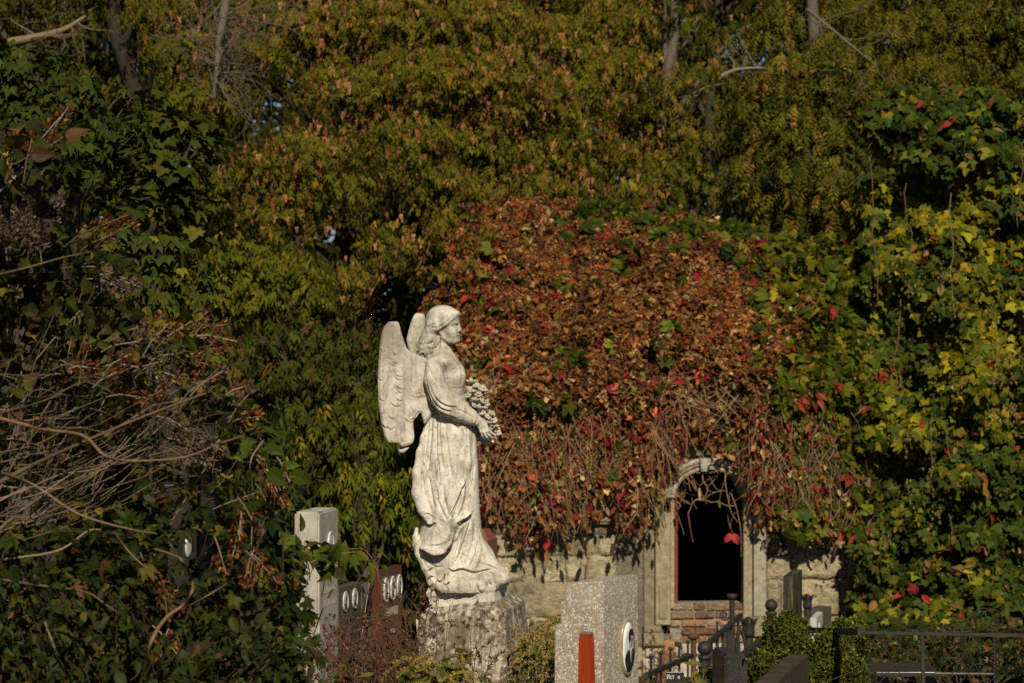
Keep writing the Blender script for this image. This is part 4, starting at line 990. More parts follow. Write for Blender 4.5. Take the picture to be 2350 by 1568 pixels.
# two reddish shoots that cling to the stone below the curtain
for pts in ([(1338, 1230), (1346, 1270), (1340, 1300), (1344, 1330)], [(1230, 1200), (1240, 1240), (1246, 1282), (1244, 1310)], [(1500, 1180), (1478, 1205), (1462, 1222)]):
    c_ = spline([(*p, 0) for p in pts], 6); p = fac(fs(c_[:, 0]), fz(c_[:, 1]), np.full(len(c_), -.13)); tube(st, p, .007, 5, (.33, .16, .09), cap=False); dang += list(p[::3])
st.build('stems', M_twig, vine)
# leaves that dangle from the bare ends
dang = np.array(dang); dl = Acc(); k = len(dang); m = rng.random(k) < .22; q = dang[m]; k = len(q)
dr = norm(np.array([0, 0, -1.0]) + .45 * rdir(k)); nn = norm(-FN + .7 * rdir(k))
scatter(dl, CURL, q, dr, nn, rng.uniform(.07, .13, k), pick(TAN + [(1.2, (.32, .03, .025)), (.7, (.12, .12, .02))], k, .2), .04)
hd = np.array([fac(np.array(fs(1671)), np.array(fz(1222)), np.array(-.13)), fac(np.array(fs(1678)), np.array(fz(1222)), np.array(-.12))])
scatter(dl, OVAL, hd, np.array([[-.5, 0, -1.0], [.45, 0, -1.0]]), np.array([[.3, -1, .2], [-.2, -1, .3]]), np.array([.11, .13]), (.50, .06, .06), .02)
hd = fac(fs(np.array([1246., 1974, 1980, 1972])), fz(np.array([1225., 1262, 1266, 1264])), np.array([-.2, -.3, -.3, -.3])); scatter(dl, OVAL, hd, np.array([[0, 0, -1.0], [-.7, 0, -.8], [.6, 0, -.6], [0, 0, -1.]]), np.array([[.3, -1, .2]] * 4), np.array([.14, .15, .17, .13]), (.48, .05, .035), .02)
dl.build('dangling_leaves', M_dry, vine)

# green creeper trailing down over the withered curtain right of the door
tA = Acc(); m_ = 330; t_ = rng.random(m_); u = 1835 + 40 * np.sin(t_ * 3) - 30 * t_ + rng.normal(0, 22, m_) + np.where(rng.random(m_) < .4, 60, 0); v = 930 + 285 * t_ + rng.normal(0, 14, m_)
s_, z_, d_ = mound(u, v); p = fac(s_, z_, d_ - .16 - rng.uniform(0, .10, m_)); h_ = rng.random(m_) < .75
for msk, tm, sz in ((h_, PALM5, (.13, .20)), (~h_, HOP, (.09, .14))):
    j = msk.sum(); scatter(tA, tm, p[msk], norm(np.array([0, 0, -1.0]) + .5 * rdir(j)), norm(-FN + np.array([0, 0, .4]) + .5 * rdir(j)), rng.uniform(*sz, j), pick(CREEP[:4], j, .2), .02)
tA.build('trailing_foliage', M_leaf, gvine)

# ------------------------------------------------------------------ hop vine: the tall green-yellow mass on the right, swallowing a dead tree
hop = empty('hop_vine', tuple(P(2230, 1500, 21.5)), 'tall yellow green hop vine climbing in a curtain at the right edge', 'vine')
hl, hs, hc = Acc(), Acc(), Acc()
lv = np.array([180, 260, 360, 450, 620, 720, 850, 1000, 1150, 1230, 1480]); lu = np.array([1985, 1990, 2000, 2010, 1990, 1960, 1950, 1940, 1930, 1950, 1985])
def hop_pts(n, extra=0):
    u = rng.uniform(1830, 2560, n); v = rng.uniform(170, 1480, n)
    left = np.interp(v, lv, lu) + 40 * fbm(np.stack([v / 60, 0 * v, 0 * v], -1), 33, 3); ok = u > left
    top = 190 + 60 * np.abs(u - 2140) / 200 + 40 * fbm(np.stack([u / 50, 0 * u, 0 * u], -1), 34, 3); ok &= v > top
    hh = fbm(np.stack([u / 45, v / 42, 0 * u], -1), 35, 3); ok &= ~((hh > .2) & (rng.random(n) < .85))
    u, v = u[ok], v[ok]; L = fbm(np.stack([u / 110, v / 90, 0 * u], -1), 36, 3)
    Y = 22.5 + .0014 * (1300 - v) - .7 * L + rng.uniform(-.25, .25, len(u)) + .5 * np.clip((2050 - u) / 150, 0, 1) - .5 * np.clip((u - 2060) / 200, 0, 1)
    return u, v, Y
u, v, Y = hop_pts(38000); n = len(u); pos = PA(u, v, Y)
pos[:, 2] = np.maximum(pos[:, 2], -.5)
sunny = fbm(np.stack([u / 80, v / 70, 0 * u], -1), 44, 3) + .3 * ((u > 2000) & (v > 420) & (v < 1000)) - .1  # sunlit patches put into the colour: brighter, yellower leaves there
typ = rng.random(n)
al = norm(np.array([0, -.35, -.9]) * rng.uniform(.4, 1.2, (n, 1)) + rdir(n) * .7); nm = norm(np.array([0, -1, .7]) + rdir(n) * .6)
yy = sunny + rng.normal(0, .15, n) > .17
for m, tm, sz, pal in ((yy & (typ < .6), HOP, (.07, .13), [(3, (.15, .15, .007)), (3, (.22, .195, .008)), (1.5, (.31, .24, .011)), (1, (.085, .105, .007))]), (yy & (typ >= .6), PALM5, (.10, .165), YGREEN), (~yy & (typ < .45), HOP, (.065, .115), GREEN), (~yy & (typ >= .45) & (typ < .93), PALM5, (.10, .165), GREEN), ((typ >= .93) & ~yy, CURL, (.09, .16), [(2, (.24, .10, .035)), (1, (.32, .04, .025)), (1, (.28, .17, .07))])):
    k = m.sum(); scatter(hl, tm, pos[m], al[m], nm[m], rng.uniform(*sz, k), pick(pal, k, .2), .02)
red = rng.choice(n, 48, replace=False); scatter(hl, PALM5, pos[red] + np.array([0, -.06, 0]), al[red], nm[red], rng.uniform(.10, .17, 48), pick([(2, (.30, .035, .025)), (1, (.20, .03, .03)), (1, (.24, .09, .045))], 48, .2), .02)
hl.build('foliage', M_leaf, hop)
for i in range(9):
    u0 = rr.uniform(1960, 2480); v0 = rr.uniform(250, 1100); ln = rr.uniform(80, 330); t = np.linspace(0, 1, 9)
    p = PA(u0 + np.cumsum([rr.gauss(0, 7) for _ in t]), v0 + ln * t, 22.2 + rr.uniform(-.4, .3)); tube(hs, p, .0045, 4, rr.choice([(.16, .10, .06), (.12, .08, .04), (.2, .17, .05)]), cap=False)
for i in range(14):
    a = rr.uniform(2000, 2450); p = spline([P(a, 1480, 22.6), P(a + rr.uniform(-40, 40), 1100, 22.9), P(a + rr.uniform(-40, 60), 700, 23.6)], 8); tube(hs, p, np.linspace(.05, .012, len(p)), 6, (.12, .085, .055), cap=False)
hs.build('stems', M_twig, hop)
# hop cones in bunches
cu = rng.uniform(1950, 2330, 34); cv = rng.uniform(560, 1250, 34); k = 0; cp = []
for a, b in zip(cu, cv):
    if a < np.interp(b, lv, lu) + 20: continue
    for _ in range(rr.randint(5, 14)): cp.append(P(a + rr.gauss(0, 12), b + rr.gauss(0, 12), 21.7))
cp = np.array([tuple(q) for q in cp]); k = len(cp)
CONE = (np.array([(0, 0, 0), (-.3, .4, -.25), (.3, .4, -.25), (0, .4, .35), (0, 1, 0)]), np.array([(0, 2, 1), (0, 1, 3), (0, 3, 2), (4, 1, 2), (4, 3, 1), (4, 2, 3)]))
scatter(hc, CONE, cp, norm(np.array([0, 0, -1.0]) + .3 * rdir(k)), norm(np.array([0, -1., 0]) + .4 * rdir(k)), rng.uniform(.03, .045, k), pick([(3, (.30, .24, .06)), (2, (.26, .17, .05)), (1, (.20, .20, .03))], k, .2), .05)
oc_ = hc.build('cones', M_dry, hop); oc_['kind'] = 'stuff'
# ================================================================== TREES
def limb(acc, a, b, r0, r1, col, sag=.0, wig=.12, n=9):
    a = np.array(a, float); b = np.array(b, float); t = np.linspace(0, 1, n)[:, None]; L = np.linalg.norm(b - a)
    p = a + (b - a) * t; off = rng.normal(0, wig * L * .22, (4, 3)); 
    p = p + np.sin(np.pi * t) * off[0] + np.sin(2 * np.pi * t) * off[1] * .5; p[:, 2] += sag * np.sin(np.pi * t[:, 0]) * L
    tube(acc, p, np.linspace(r0, r1, n), 7 if r0 > .03 else 4, col, cap=False); return p

def puff_leaves(acc, seeds, c, r, n, pal, tmpl, size, seedfrac=0.0, droop=.8, flat=.75, seedcol=SEEDS, tass=(.08, .16)):
    """one leafy bough: sprays hung over a lumpy shell, thin inside"""
    d = rdir(n); d[:, 2] = np.abs(d[:, 2]) * np.where(rng.random(n) < .72, 1, -1); d = norm(d * np.array([1, 1, .9]))
    lump = fbm(d * 2.2 + np.array(c) * .7, 7, 2)
    rad = (.45 + .55 * rng.random(n) ** .45) * (1 + .55 * lump)
    p = np.array(c) + d * rad[:, None] * r * np.array([1, 1, flat])
    al = norm(d * np.array([1, 1, .35]) + rdir(n) * .5 + np.array([0, 0, -droop])); nm = norm(d * .6 + np.array([0, 0, .9]) + rdir(n) * .35)
    m = rng.random(n) < seedfrac * np.clip(1.0 + 2.6 * fbm(p * 1.6, 15, 2), .1, 3)
    k = (~m).sum(); cc = pick(pal, k, .16) * (1 + .45 * lump[~m])[:, None]  # lumps paler, hollows darker: crown shading painted into the leaf colour
    scatter(acc, tmpl, p[~m], al[~m], nm[~m], rng.uniform(*size, k), cc, .03)
    if seeds is not None and m.any():
        k = m.sum(); q = norm(np.array([0, 0, -1.0]) + .25 * rdir(k)); scatter(seeds, TASSEL, p[m] + d[m] * .08, q, norm(d[m] + .4 * rdir(k)), rng.uniform(*tass, k), pick(seedcol, k, .2), .04)

BARK = (.075, .06, .045)
def make_tree(name, label, base, top, puffs, pal, tmpl=SPRAY, size=(.18, .30), seedfrac=.0, density=330, r0=.16, bark=BARK, group='trees behind the mausoleum', droop=.8, mat=None, cat='tree', trunk_pts=None, flat=.75, seedcol=SEEDS, tass=(.065, .125)):
    root = empty(name, base, label, cat, group)
    w = Acc(); lf = Acc(); sd_ = Acc()
    base = np.array(base, float); top = np.array(top, float)
    tp = spline(trunk_pts, 8) if trunk_pts is not None else spline([base, base + (top - base) * .33 + rng.normal(0, .12, 3) * [1, 1, 0], base + (top - base) * .66 + rng.normal(0, .2, 3) * [1, 1, 0], top], 8)
    tube(w, tp, np.linspace(r0, r0 * .3, len(tp)), 9, bark, cap=False)
    for (c, r, k) in puffs:
        c = np.array(c); q = np.argmin(np.abs(tp[:, 2] - (c[2] - .9 - r * .4)) + .25 * np.linalg.norm(tp - c, axis=1)); q = int(np.clip(q, 2, len(tp) - 1))
        p = limb(w, tp[q], c, max(.007, r0 * .30), min(.012, r0 * .25), bark, .04)
        for _ in range(5):
            e = c + rdir(1)[0] * r * .8 * np.array([1, 1, .6]); limb(w, p[rng.integers(5, 9)], e, .012, .004, np.array(bark) * 1.5, .02, .1, 6)
        puff_leaves(lf, sd_, c, r, int(density * k * (r / .7) ** 2), pal, tmpl, size, seedfrac, droop, flat, seedcol, tass)
    w.build('trunk', M_bark, root); lf.build('crown', mat or M_leaf_far, root)
    if sd_.n:
        o = sd_.build('seed_clusters', M_dry, root); o['kind'] = 'stuff'
    return root, tp

def tree_xy(u, Y): 
    p = P(u, 784, Y); return (p.x, p.y, ground_z(Y) - .1)
# boughs read off the photograph: (u, v, Y, radius in frame units, density factor)
FRONT = [  # big sunlit box-elder boughs
 (720, 90, 27, 150, 1), (900, 60, 27, 150, 1.1), (1080, 70, 27, 150, 1.1), (1240, 110, 27.5, 130, 1.0), (1380, 60, 28, 120, .9),
 (800, 220, 26.5, 130, 1), (960, 190, 26.5, 140, 1.1), (1120, 200, 26.5, 140, 1.1), (1270, 240, 27, 120, 1), (1400, 180, 27.5, 120, .9),
 (700, 370, 26, 120, 1), (560, 420, 26, 120, 1), (640, 500, 26, 95, .9), (770, 440, 26, 95, .8), (930, 330, 26, 110, .9), (1080, 350, 26.5, 110, .9), (1010, 430, 26, 95, .9), (1210, 370, 27, 110, .9), (1330, 340, 27, 100, .9),
 (470, 240, 25.5, 110, .9), (560, 130, 26, 110, .8), (420, 120, 26, 95, .7), (380, 30, 26.5, 95, .7), (590, 30, 27, 110, .8),
 (1480, 260, 28, 90, .7), (1450, 380, 27.5, 90, .7), (1560, 330, 28, 80, .6),
 (900, 560, 26, 90, .6), (1130, 440, 25.2, 55, .7), (1230, 425, 25.6, 60, .8), (1330, 440, 25.8, 55, .7), (1450, 445, 26, 60, .7), (1040, 520, 25, 60, .6), (1062, 612, 23.6, 42, .5), (1088, 530, 24, 42, .5), (1060, 540, 26.5, 80, .6), (800, 640, 25.5, 80, .5), (1010, 640, 26.5, 70, .5), (1150, 450, 28.2, 80, .6)]
BOX = {'a': (300, 27.0), 'b': (800, 27.0), 'c': (1000, 27.3), 'd': (1290, 28.2)}
groups = {k: [] for k in BOX}
for (u, v, Y, r, k) in FRONT:
    best = min(BOX, key=lambda q: abs(BOX[q][0] - u) + (80 if q == 'a' and u > 560 else 0)); groups[best].append((tuple(P(u, v, Y)), r * Y / FPX, k))
extra = {'a': [(200, -120, 27, 140, .6), (450, -140, 27, 150, .7)], 'b': [(700, -120, 27, 150, .7), (850, -220, 27, 160, .7)], 'c': [(1000, -120, 27, 160, .8), (1080, -300, 27, 160, .7)], 'd': [(1250, -100, 28, 150, .7), (1400, -180, 28, 150, .7)]}
for k_, l in extra.items(): groups[k_] += [(tuple(P(u, v, Y)), r * Y / FPX, q) for (u, v, Y, r, q) in l]
def tp_(u_, Y_): return tree_xy(u_, Y_)
LBL = {'a': 'box elder with a dark leaning trunk at the upper left', 'b': 'box elder hung with salmon seed clusters, its dark forked trunk left of the angel', 'c': 'box elder with thin dark trunk and drooping sunlit boughs, straight above the angel', 'd': 'box elder with drooping boughs just above the rusty creeper roof'}
TPTS = {'a': [P(420, 1300, 27), P(370, 700, 27), P(340, 330, 27), P(300, 180, 27), P(262, 60, 27), P(250, -150, 27)],
        'b': [P(840, 1350, 27), P(832, 700, 27), P(800, 540, 27), P(788, 430, 27), P(800, 300, 27), P(830, -200, 27)],
        'c': [P(1020, 1350, 27.3), P(1000, 700, 27.3), P(985, 560, 27.3), P(962, 470, 27.3), P(955, 380, 27.3), P(1000, 150, 27.3), P(1040, -200, 27.3)],
        'd': [P(1330, 1350, 28.2), P(1300, 600, 28.2), P(1270, 300, 28.2), P(1230, 80, 28.2), P(1300, -200, 28.2)]}
for k_ in BOX:
    make_tree('box_elder_tree', LBL[k_], tree_xy(*BOX[k_]), None if False else tuple(TPTS[k_][-1]), groups[k_], BOXELDER, SPRAY, (.115, .20), .17 if k_ != 'a' else .11, 1000, .14 if k_ != 'a' else .17, (.035, .028, .02), trunk_pts=TPTS[k_])
# trees further right: greyish trunks, duller, finer leaves
ELM = [(4, (.085, .085, .007)), (3, (.135, .125, .010)), (1.5, (.045, .054, .006)), (.9, (.22, .12, .02))]
def simple(u, Y, label, boughs, pal, tp=None, name='tree', **kw):
    return make_tree(name, label, tree_xy(u, Y), tuple(P(u, -250, Y)), [(tuple(P(a, b, y)), r * y / FPX, k) for (a, b, y, r, k) in boughs], pal, trunk_pts=tp, **kw)
simple(1520, 28.5, 'tree with a lit grey trunk and orange leaf tufts, behind the rusty creeper roof', [(1560, 60, 28.5, 90, .6), (1620, 200, 28, 100, .7), (1540, 400, 28, 70, .6), (1640, 330, 28, 90, .8), (1600, 440, 27.8, 80, .8), (1470, 120, 29, 90, .5), (1690, 100, 28.5, 90, .6), (1520, -60, 28, 100, .6)], ELM, [P(1500, 1350, 28.5), P(1520, 600, 28.5), P(1522, 300, 28.3), P(1530, 180, 28.2), P(1548, 60, 28.2), P(1540, -150, 28.2)], 'ash_tree', tmpl=SPRAY, size=(.12, .21), seedfrac=.05, bark=(.12, .10, .075), r0=.13, density=560, seedcol=[(2, (.40, .17, .05)), (1, (.32, .10, .04))])
simple(1860, 27.5, 'willow leaved tree with arching pale twigs, between the creeper roof and the hop vine', [(1830, 200, 27, 130, 1), (1930, 160, 27, 120, 1), (1760, 260, 27, 110, .9), (1850, 320, 26.8, 120, 1), (1750, 400, 26.8, 100, .9), (1900, 420, 26.5, 100, .9), (1980, 260, 27, 90, .8), (1800, 70, 28, 110, .7), (1930, 40, 28, 110, .7), (1840, -90, 28, 130, .7), (1820, 480, 26.8, 90, .8)], ELM, [P(1870, 1350, 27.5), P(1880, 700, 27.5), P(1900, 300, 27.5), P(1870, 90, 27.5), P(1850, -200, 27.5)], 'willow_tree', tmpl=SPRAY7, size=(.15, .26), bark=(.12, .10, .075), density=520)
simple(2150, 27.0, 'olive green tree with a leaning pale trunk, above the hop vine', [(2080, 90, 27, 120, .9), (2200, 60, 27, 130, 1), (2300, 120, 27, 110, .9), (2160, 180, 26.5, 110, .9), (2050, 220, 26.5, 90, .8), (2280, 230, 26.5, 100, .8), (2000, 40, 27.5, 100, .7), (2150, -100, 27, 150, .8), (2320, -60, 27, 130, .8)], [(4, (.09, .084, .006)), (3, (.13, .112, .008)), (1, (.18, .13, .012))], [P(2230, 1350, 27), P(2160, 400, 27), P(2120, 200, 27), P(2090, 60, 27), P(2060, -200, 27)], 'leaning_tree', tmpl=SPRAY7, size=(.14, .24), bark=(.13, .11, .085), density=520)
simple(2420, 26.0, 'tree at the right edge with two thin pale stems', [(2400, 200, 26, 130, .9), (2420, 60, 26, 130, .9), (2480, 340, 26, 130, .9), (2330, 20, 26.5, 100, .8), (2380, 420, 26, 110, .8), (2450, -80, 26, 140, .8)], ELM, None, 'edge_tree', tmpl=SPRAY, size=(.13, .21), bark=(.14, .12, .09), density=480, seedfrac=.03)
simple(60, 26.5, 'dark tree at the upper left corner with a bare pale branch', [(60, 50, 26.5, 110, .6), (-60, 120, 26.5, 130, .6), (150, 20, 27, 100, .5), (40, -100, 26, 140, .6), (180, 200, 26.5, 90, .4), (-120, -60, 26, 150, .6), (250, 330, 26.5, 80, .4)], [(4, (.06, .064, .006)), (2, (.09, .082, .007)), (1, (.14, .095, .012))], None, 'maple_tree', tmpl=SPRAY, size=(.16, .28), density=330, seedfrac=.03)
# second row, shade painted in by darker leaf colours: closes the gaps between the front crowns
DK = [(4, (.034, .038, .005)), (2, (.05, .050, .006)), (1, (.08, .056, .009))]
SECOND = [(-150, 32), (130, 33), (480, 32.5), (690, 34), (900, 33), (1150, 33.5), (1420, 34), (1680, 32.5), (1980, 33), (2250, 33), (2500, 32)]
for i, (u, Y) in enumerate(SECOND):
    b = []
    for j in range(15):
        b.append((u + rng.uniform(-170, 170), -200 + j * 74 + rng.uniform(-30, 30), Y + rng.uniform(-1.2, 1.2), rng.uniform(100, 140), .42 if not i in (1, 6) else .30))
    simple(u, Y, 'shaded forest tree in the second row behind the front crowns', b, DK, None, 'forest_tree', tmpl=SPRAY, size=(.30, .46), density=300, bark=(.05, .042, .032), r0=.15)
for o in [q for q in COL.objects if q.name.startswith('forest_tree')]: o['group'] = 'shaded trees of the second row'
# far wood: reads as one mass
fw = Acc(); n = 26000
u = rng.uniform(-500, 2900, n); v = rng.uniform(-350, 1450, n); Y = 42 + rng.uniform(0, 6, n)
hh = fbm(np.stack([u / 70, v / 60, Y * .3], -1), 55, 3); ok = hh < .26 + .35 * (v > 420); u, v, Y = u[ok], v[ok], Y[ok]; n = len(u)
pp = PA(u, v, Y); pp[:, 2] = np.maximum(pp[:, 2], -.6)
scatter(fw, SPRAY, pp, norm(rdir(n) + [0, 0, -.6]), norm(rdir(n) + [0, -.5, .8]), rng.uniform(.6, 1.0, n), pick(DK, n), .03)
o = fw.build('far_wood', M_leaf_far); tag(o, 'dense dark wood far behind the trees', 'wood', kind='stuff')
# bare branches
def bare(name, label, pts, r0, col, ntw, spread, tl, cat='branch', grp=None, tr=.006):
    a = Acc(); p = spline(pts, 8); tube(a, p, np.linspace(r0, r0 * .35, len(p)), 8, col, cap=False)
    for _ in range(ntw):
        i = rng.integers(2, len(p)); d_ = norm(rng.normal(0, 1, 3) * np.array([1, .6, 1]) + spread); e = p[i] + d_ * tl * rng.uniform(.4, 1.2)
        q = limb(a, p[i], e, min(r0 * .4, tr * 1.6), tr * .4, col, 0, .3, 7)
        for __ in range(5):
            j = rng.integers(2, 7); limb(a, q[j], q[j] + norm(rng.normal(0, 1, 3) + spread * .8) * tl * rng.uniform(.2, .6), tr * .6, tr * .25, col, 0, .35, 5)
    o = a.build(name, M_bark); tag(o, label, cat, grp); return o
bare('dead_tree', 'bare grey dead stem with a haze of fine twigs, hanging among the upper left crowns', [P(528, -60, 25.4), P(512, 40, 25.2), P(502, 110, 25.1), P(497, 170, 25), P(490, 225, 25)], .055, (.13, .105, .08), 46, np.array([.5, 0, .2]), .75, 'dead tree')
bare('fallen_branch', 'broken pale bare limb slanting at the upper left', [P(20, 98, 25), P(90, 84, 25), P(150, 66, 25.1), P(195, 38, 25.3)], .05, (.20, .145, .09), 7, np.array([0, 0, -.2]), .5, 'branch')
bare('fallen_branch', 'thin pale bare limb high above the creeper roof, near the grey trunk', [P(1655, 175, 26.2), P(1690, 160, 26.2), P(1740, 156, 26.2), P(1760, 158, 26.3)], .022, (.21, .18, .14), 4, np.array([0, 0, -.2]), .4, 'branch')
bare('fallen_branch', 'long thin bare limb slanting down over the willow leaved tree', [P(1850, 20, 26.2), P(1900, 60, 26.2), P(1960, 110, 26.1), P(2010, 150, 26)], .022, (.13, .11, .08), 8, np.array([.3, 0, -.3]), .5, 'branch')

# ------------------------------------------------------------------ saplings and shrubs between statue and trees
def shrub(name, label, u, Y, boughs, pal, tmpl, size, density, group, cat='shrub', bark=(.055, .042, .028), mat=None, seedfrac=0, droop=.7, flat=.85, seedcol=SEEDS, tass=(.08, .14)):
    b = tree_xy(u, Y)
    pf = []
    for (a, bb, y, r, k) in boughs:
        q = P(a, bb, y); q.z = max(q.z, ground_z(y) + .1); pf.append((tuple(q), r * y / FPX, k))
    zt = max(q[0][2] for q in pf); hi = [q for q in pf if q[0][2] == zt][0][0]
    return make_tree(name, label, b, (hi[0] * .6 + b[0] * .4, hi[1], zt), pf, pal, tmpl, size, seedfrac, density, .022, bark, group, droop, mat, cat, flat=flat, seedcol=seedcol, tass=tass)
G1 = 'shrubs behind the statue'
shrub('sapling', 'sunlit yellow green sapling just below the seed hung boughs left of the angel', 620, 23, [(560, 590, 23, 85, 1), (650, 620, 23, 85, 1), (500, 660, 23, 80, .9), (600, 690, 23, 75, .9), (700, 690, 23, 70, .8), (430, 700, 22.5, 70, .8)], [(4, (.11, .112, .007)), (2, (.155, .138, .008)), (1, (.06, .075, .006))], SPRAY, (.16, .26), 420, G1)
shrub('sapling', 'dark green sapling with brownish leaf tips, left of the wing tips', 720, 21.5, [(640, 780, 21.5, 85, 1), (740, 790, 21.5, 80, 1), (820, 760, 22, 70, .9), (580, 830, 21.5, 75, .9), (690, 870, 21, 80, 1), (790, 860, 21.5, 80, 1), (860, 830, 22, 60, .8)], [(4, (.044, .058, .006)), (2, (.07, .075, .007)), (.8, (.13, .062, .02))], SPRAY, (.14, .22), 420, G1, seedfrac=.05, seedcol=[(1, (.13, .06, .03))])
shrub('sapling', 'green sapling behind the angel wing, flecked with yellow leaves', 860, 20.5, [(780, 960, 20.5, 80, 1), (870, 930, 21, 70, 1), (700, 960, 20.5, 70, .9), (840, 1010, 20.5, 70, .9), (740, 1030, 20.5, 70, .8)], [(4, (.05, .068, .006)), (2, (.085, .095, .006)), (.7, (.26, .18, .012))], SPRAY, (.14, .23), 430, G1)
shrub('sapling', 'bright yellow green sapling low beside the angel skirt', 850, 19, [(850, 1090, 19, 75, 1.1), (780, 1110, 19, 65, 1), (920, 1110, 19.2, 60, 1), (830, 1170, 18.8, 60, .8), (900, 1190, 19, 60, .8), (750, 1170, 19, 60, .7)], [(4, (.105, .122, .006)), (2, (.16, .15, .008)), (2, (.05, .072, .006)), (.4, (.32, .23, .015))], SPRAY, (.14, .23), 430, G1)
shrub('sapling', 'shaded dark sapling behind the red and black gravestones', 880, 19.5, [(840, 1250, 19.5, 75, .8), (930, 1260, 19.5, 70, .8), (760, 1270, 19.5, 70, .8), (900, 1350, 19.5, 70, .7), (960, 1200, 20, 60, .7), (640, 1230, 19, 80, .8), (690, 1330, 19, 80, .7), (580, 1330, 18, 80, .7)], [(4, (.036, .052, .006)), (2, (.056, .070, .006)), (.5, (.12, .095, .01))], SPRAY, (.15, .24), 400, G1)
G2 = 'broad leaved shrubs at the left'
shrub('maple_sapling', 'dark green maple sapling with broad leaves, upper left', 330, 17, [(330, 300, 17, 100, 1), (430, 340, 17, 85, .9), (250, 380, 17, 100, 1), (370, 420, 16.8, 100, 1), (430, 500, 17, 80, .8), (300, 500, 16.5, 90, .9), (460, 330, 17.5, 60, .7)], [(4, (.034, .046, .004)), (3, (.05, .060, .005)), (1, (.085, .085, .006))], MAPLE, (.075, .135), 560, G2, seedfrac=0, droop=.5, mat=M_leaf)
shrub('maple_sapling', 'green five fingered creeper bush under the upper left trees', 120, 15.5, [(60, 180, 16, 110, 1), (150, 240, 15.5, 100, 1), (250, 250, 16, 80, .8), (60, 300, 15.5, 100, 1), (-60, 200, 16, 110, 1), (180, 340, 15.2, 90, 1), (280, 330, 15.5, 70, .8)], [(4, (.038, .058, .006)), (2, (.056, .074, .006))], PALM5L, (.10, .165), 480, G2, droop=.6, mat=M_leaf)
shrub('maple_sapling', 'mid green leafy shrub in the left middle, behind the lilac seed heads', 350, 15, [(300, 560, 15, 90, 1), (390, 600, 15, 85, 1), (450, 690, 15, 80, .9), (340, 680, 14.8, 90, 1), (400, 770, 15, 80, .9), (480, 800, 15.5, 70, .8), (250, 640, 14.5, 80, .9)], [(4, (.046, .066, .006)), (2, (.068, .084, .007)), (.6, (.14, .118, .01))], PALM5L, (.095, .155), 480, G2, droop=.7, mat=M_leaf)
shrub('maple_sapling', 'dim tangled shrub in the hollow between the lilac bush and the grey gravestone', 560, 17.5, [(560, 960, 17.5, 80, .7), (620, 1020, 18, 70, .7), (520, 1060, 17, 80, .7), (600, 1120, 17.5, 80, .7), (480, 930, 17, 70, .6), (640, 1130, 18, 60, .6)], DARKG, SPRAY, (.15, .22), 330, G2, droop=.7, mat=M_leaf)
# ================================================================== GRAVESTONES
def granite(name, col, spk, rough=.18, sc=160):
    m, nt, out = new_mat(name)
    n = noise(nt, sc, 3, .7, objco(nt)); n2 = noise(nt, 6, 5, .6, objco(nt))
    c = ramp(nt, n, [(.42, col), (.60, spk)])
    c = mixc(nt, ramp(nt, n2, [(.5, (0, 0, 0)), (.7, (.35,) * 3)]), c, tuple(x * .5 + .02 for x in col))
    principled(nt, out, c, ramp(nt, n2, [(.3, (rough,) * 3), (.7, (rough + .25,) * 3)]), .5); return m
M_blackgranite = granite('black_granite', (.012, .011, .010), (.05, .045, .038))
M_redgranite = granite('dark_red_granite', (.065, .018, .013), (.11, .032, .024))
M_browngranite = granite('red_brown_granite', (.16, .045, .028), (.22, .07, .045), .35)
M_greygranite = granite('grey_brown_granite', (.055, .045, .033), (.10, .085, .065), .4)
M_concrete = stone_mat('grey_concrete', (.42, .39, .32), (.31, .285, .23), (.15, .135, .105), .6, 6, .9, .5, .004)
M_whitemarble = stone_mat('white_marble', (.46, .45, .41), (.38, .36, .32), (.3, .28, .24), .3, 8, .6, .3, .003)
M_enamel = tint_mat('enamel', .25, .5, 8, .08, .0, .001)
def terrazzo():
    m, nt, out = new_mat('stone_chip_terrazzo')
    nz = nt.nodes.new('ShaderNodeTexNoise'); nz.inputs['Scale'].default_value = 60; nt.links.new(objco(nt), nz.inputs['Vector'])
    mx = nt.nodes.new('ShaderNodeMix'); mx.data_type = 'VECTOR'; mx.inputs[0].default_value = .012
    nt.links.new(objco(nt), mx.inputs[4]); nt.links.new(nz.outputs['Color'], mx.inputs[5])
    def chips(scale, keep, edge):
        f = N(nt, 'ShaderNodeTexVoronoi', feature='F1'); e = N(nt, 'ShaderNodeTexVoronoi', feature='DISTANCE_TO_EDGE')
        for q in (f, e): q.inputs['Scale'].default_value = scale; nt.links.new(mx.outputs[1], q.inputs['Vector'])
        sp = nt.nodes.new('ShaderNodeSeparateColor'); nt.links.new(f.outputs['Color'], sp.inputs[0])
        g1 = N(nt, 'ShaderNodeMath', operation='LESS_THAN'); nt.links.new(sp.outputs[0], g1.inputs[0]); g1.inputs[1].default_value = keep
        th = N(nt, 'ShaderNodeMath', operation='MULTIPLY'); nt.links.new(sp.outputs[1], th.inputs[0]); th.inputs[1].default_value = edge
        g2 = N(nt, 'ShaderNodeMath', operation='GREATER_THAN'); nt.links.new(e.outputs['Distance'], g2.inputs[0]); nt.links.new(th.outputs[0], g2.inputs[1])
        m_ = N(nt, 'ShaderNodeMath', operation='MULTIPLY'); nt.links.new(g1.outputs[0], m_.inputs[0]); nt.links.new(g2.outputs[0], m_.inputs[1]); return m_
    ls = chips(105, .42, .30); l2 = chips(230, .40, .25)
    base = ramp(nt, noise(nt, 9, 5, .65, objco(nt)), [(.35, (.22, .175, .12)), (.65, (.33, .275, .195))])
    c = mixc(nt, l2.outputs[0], base, (.46, .42, .34)); c = mixc(nt, ls.outputs[0], c, (.56, .53, .45))
    principled(nt, out, c, .85, .25, bump=ls.outputs[0], bstr=.35, bdist=.002); return m
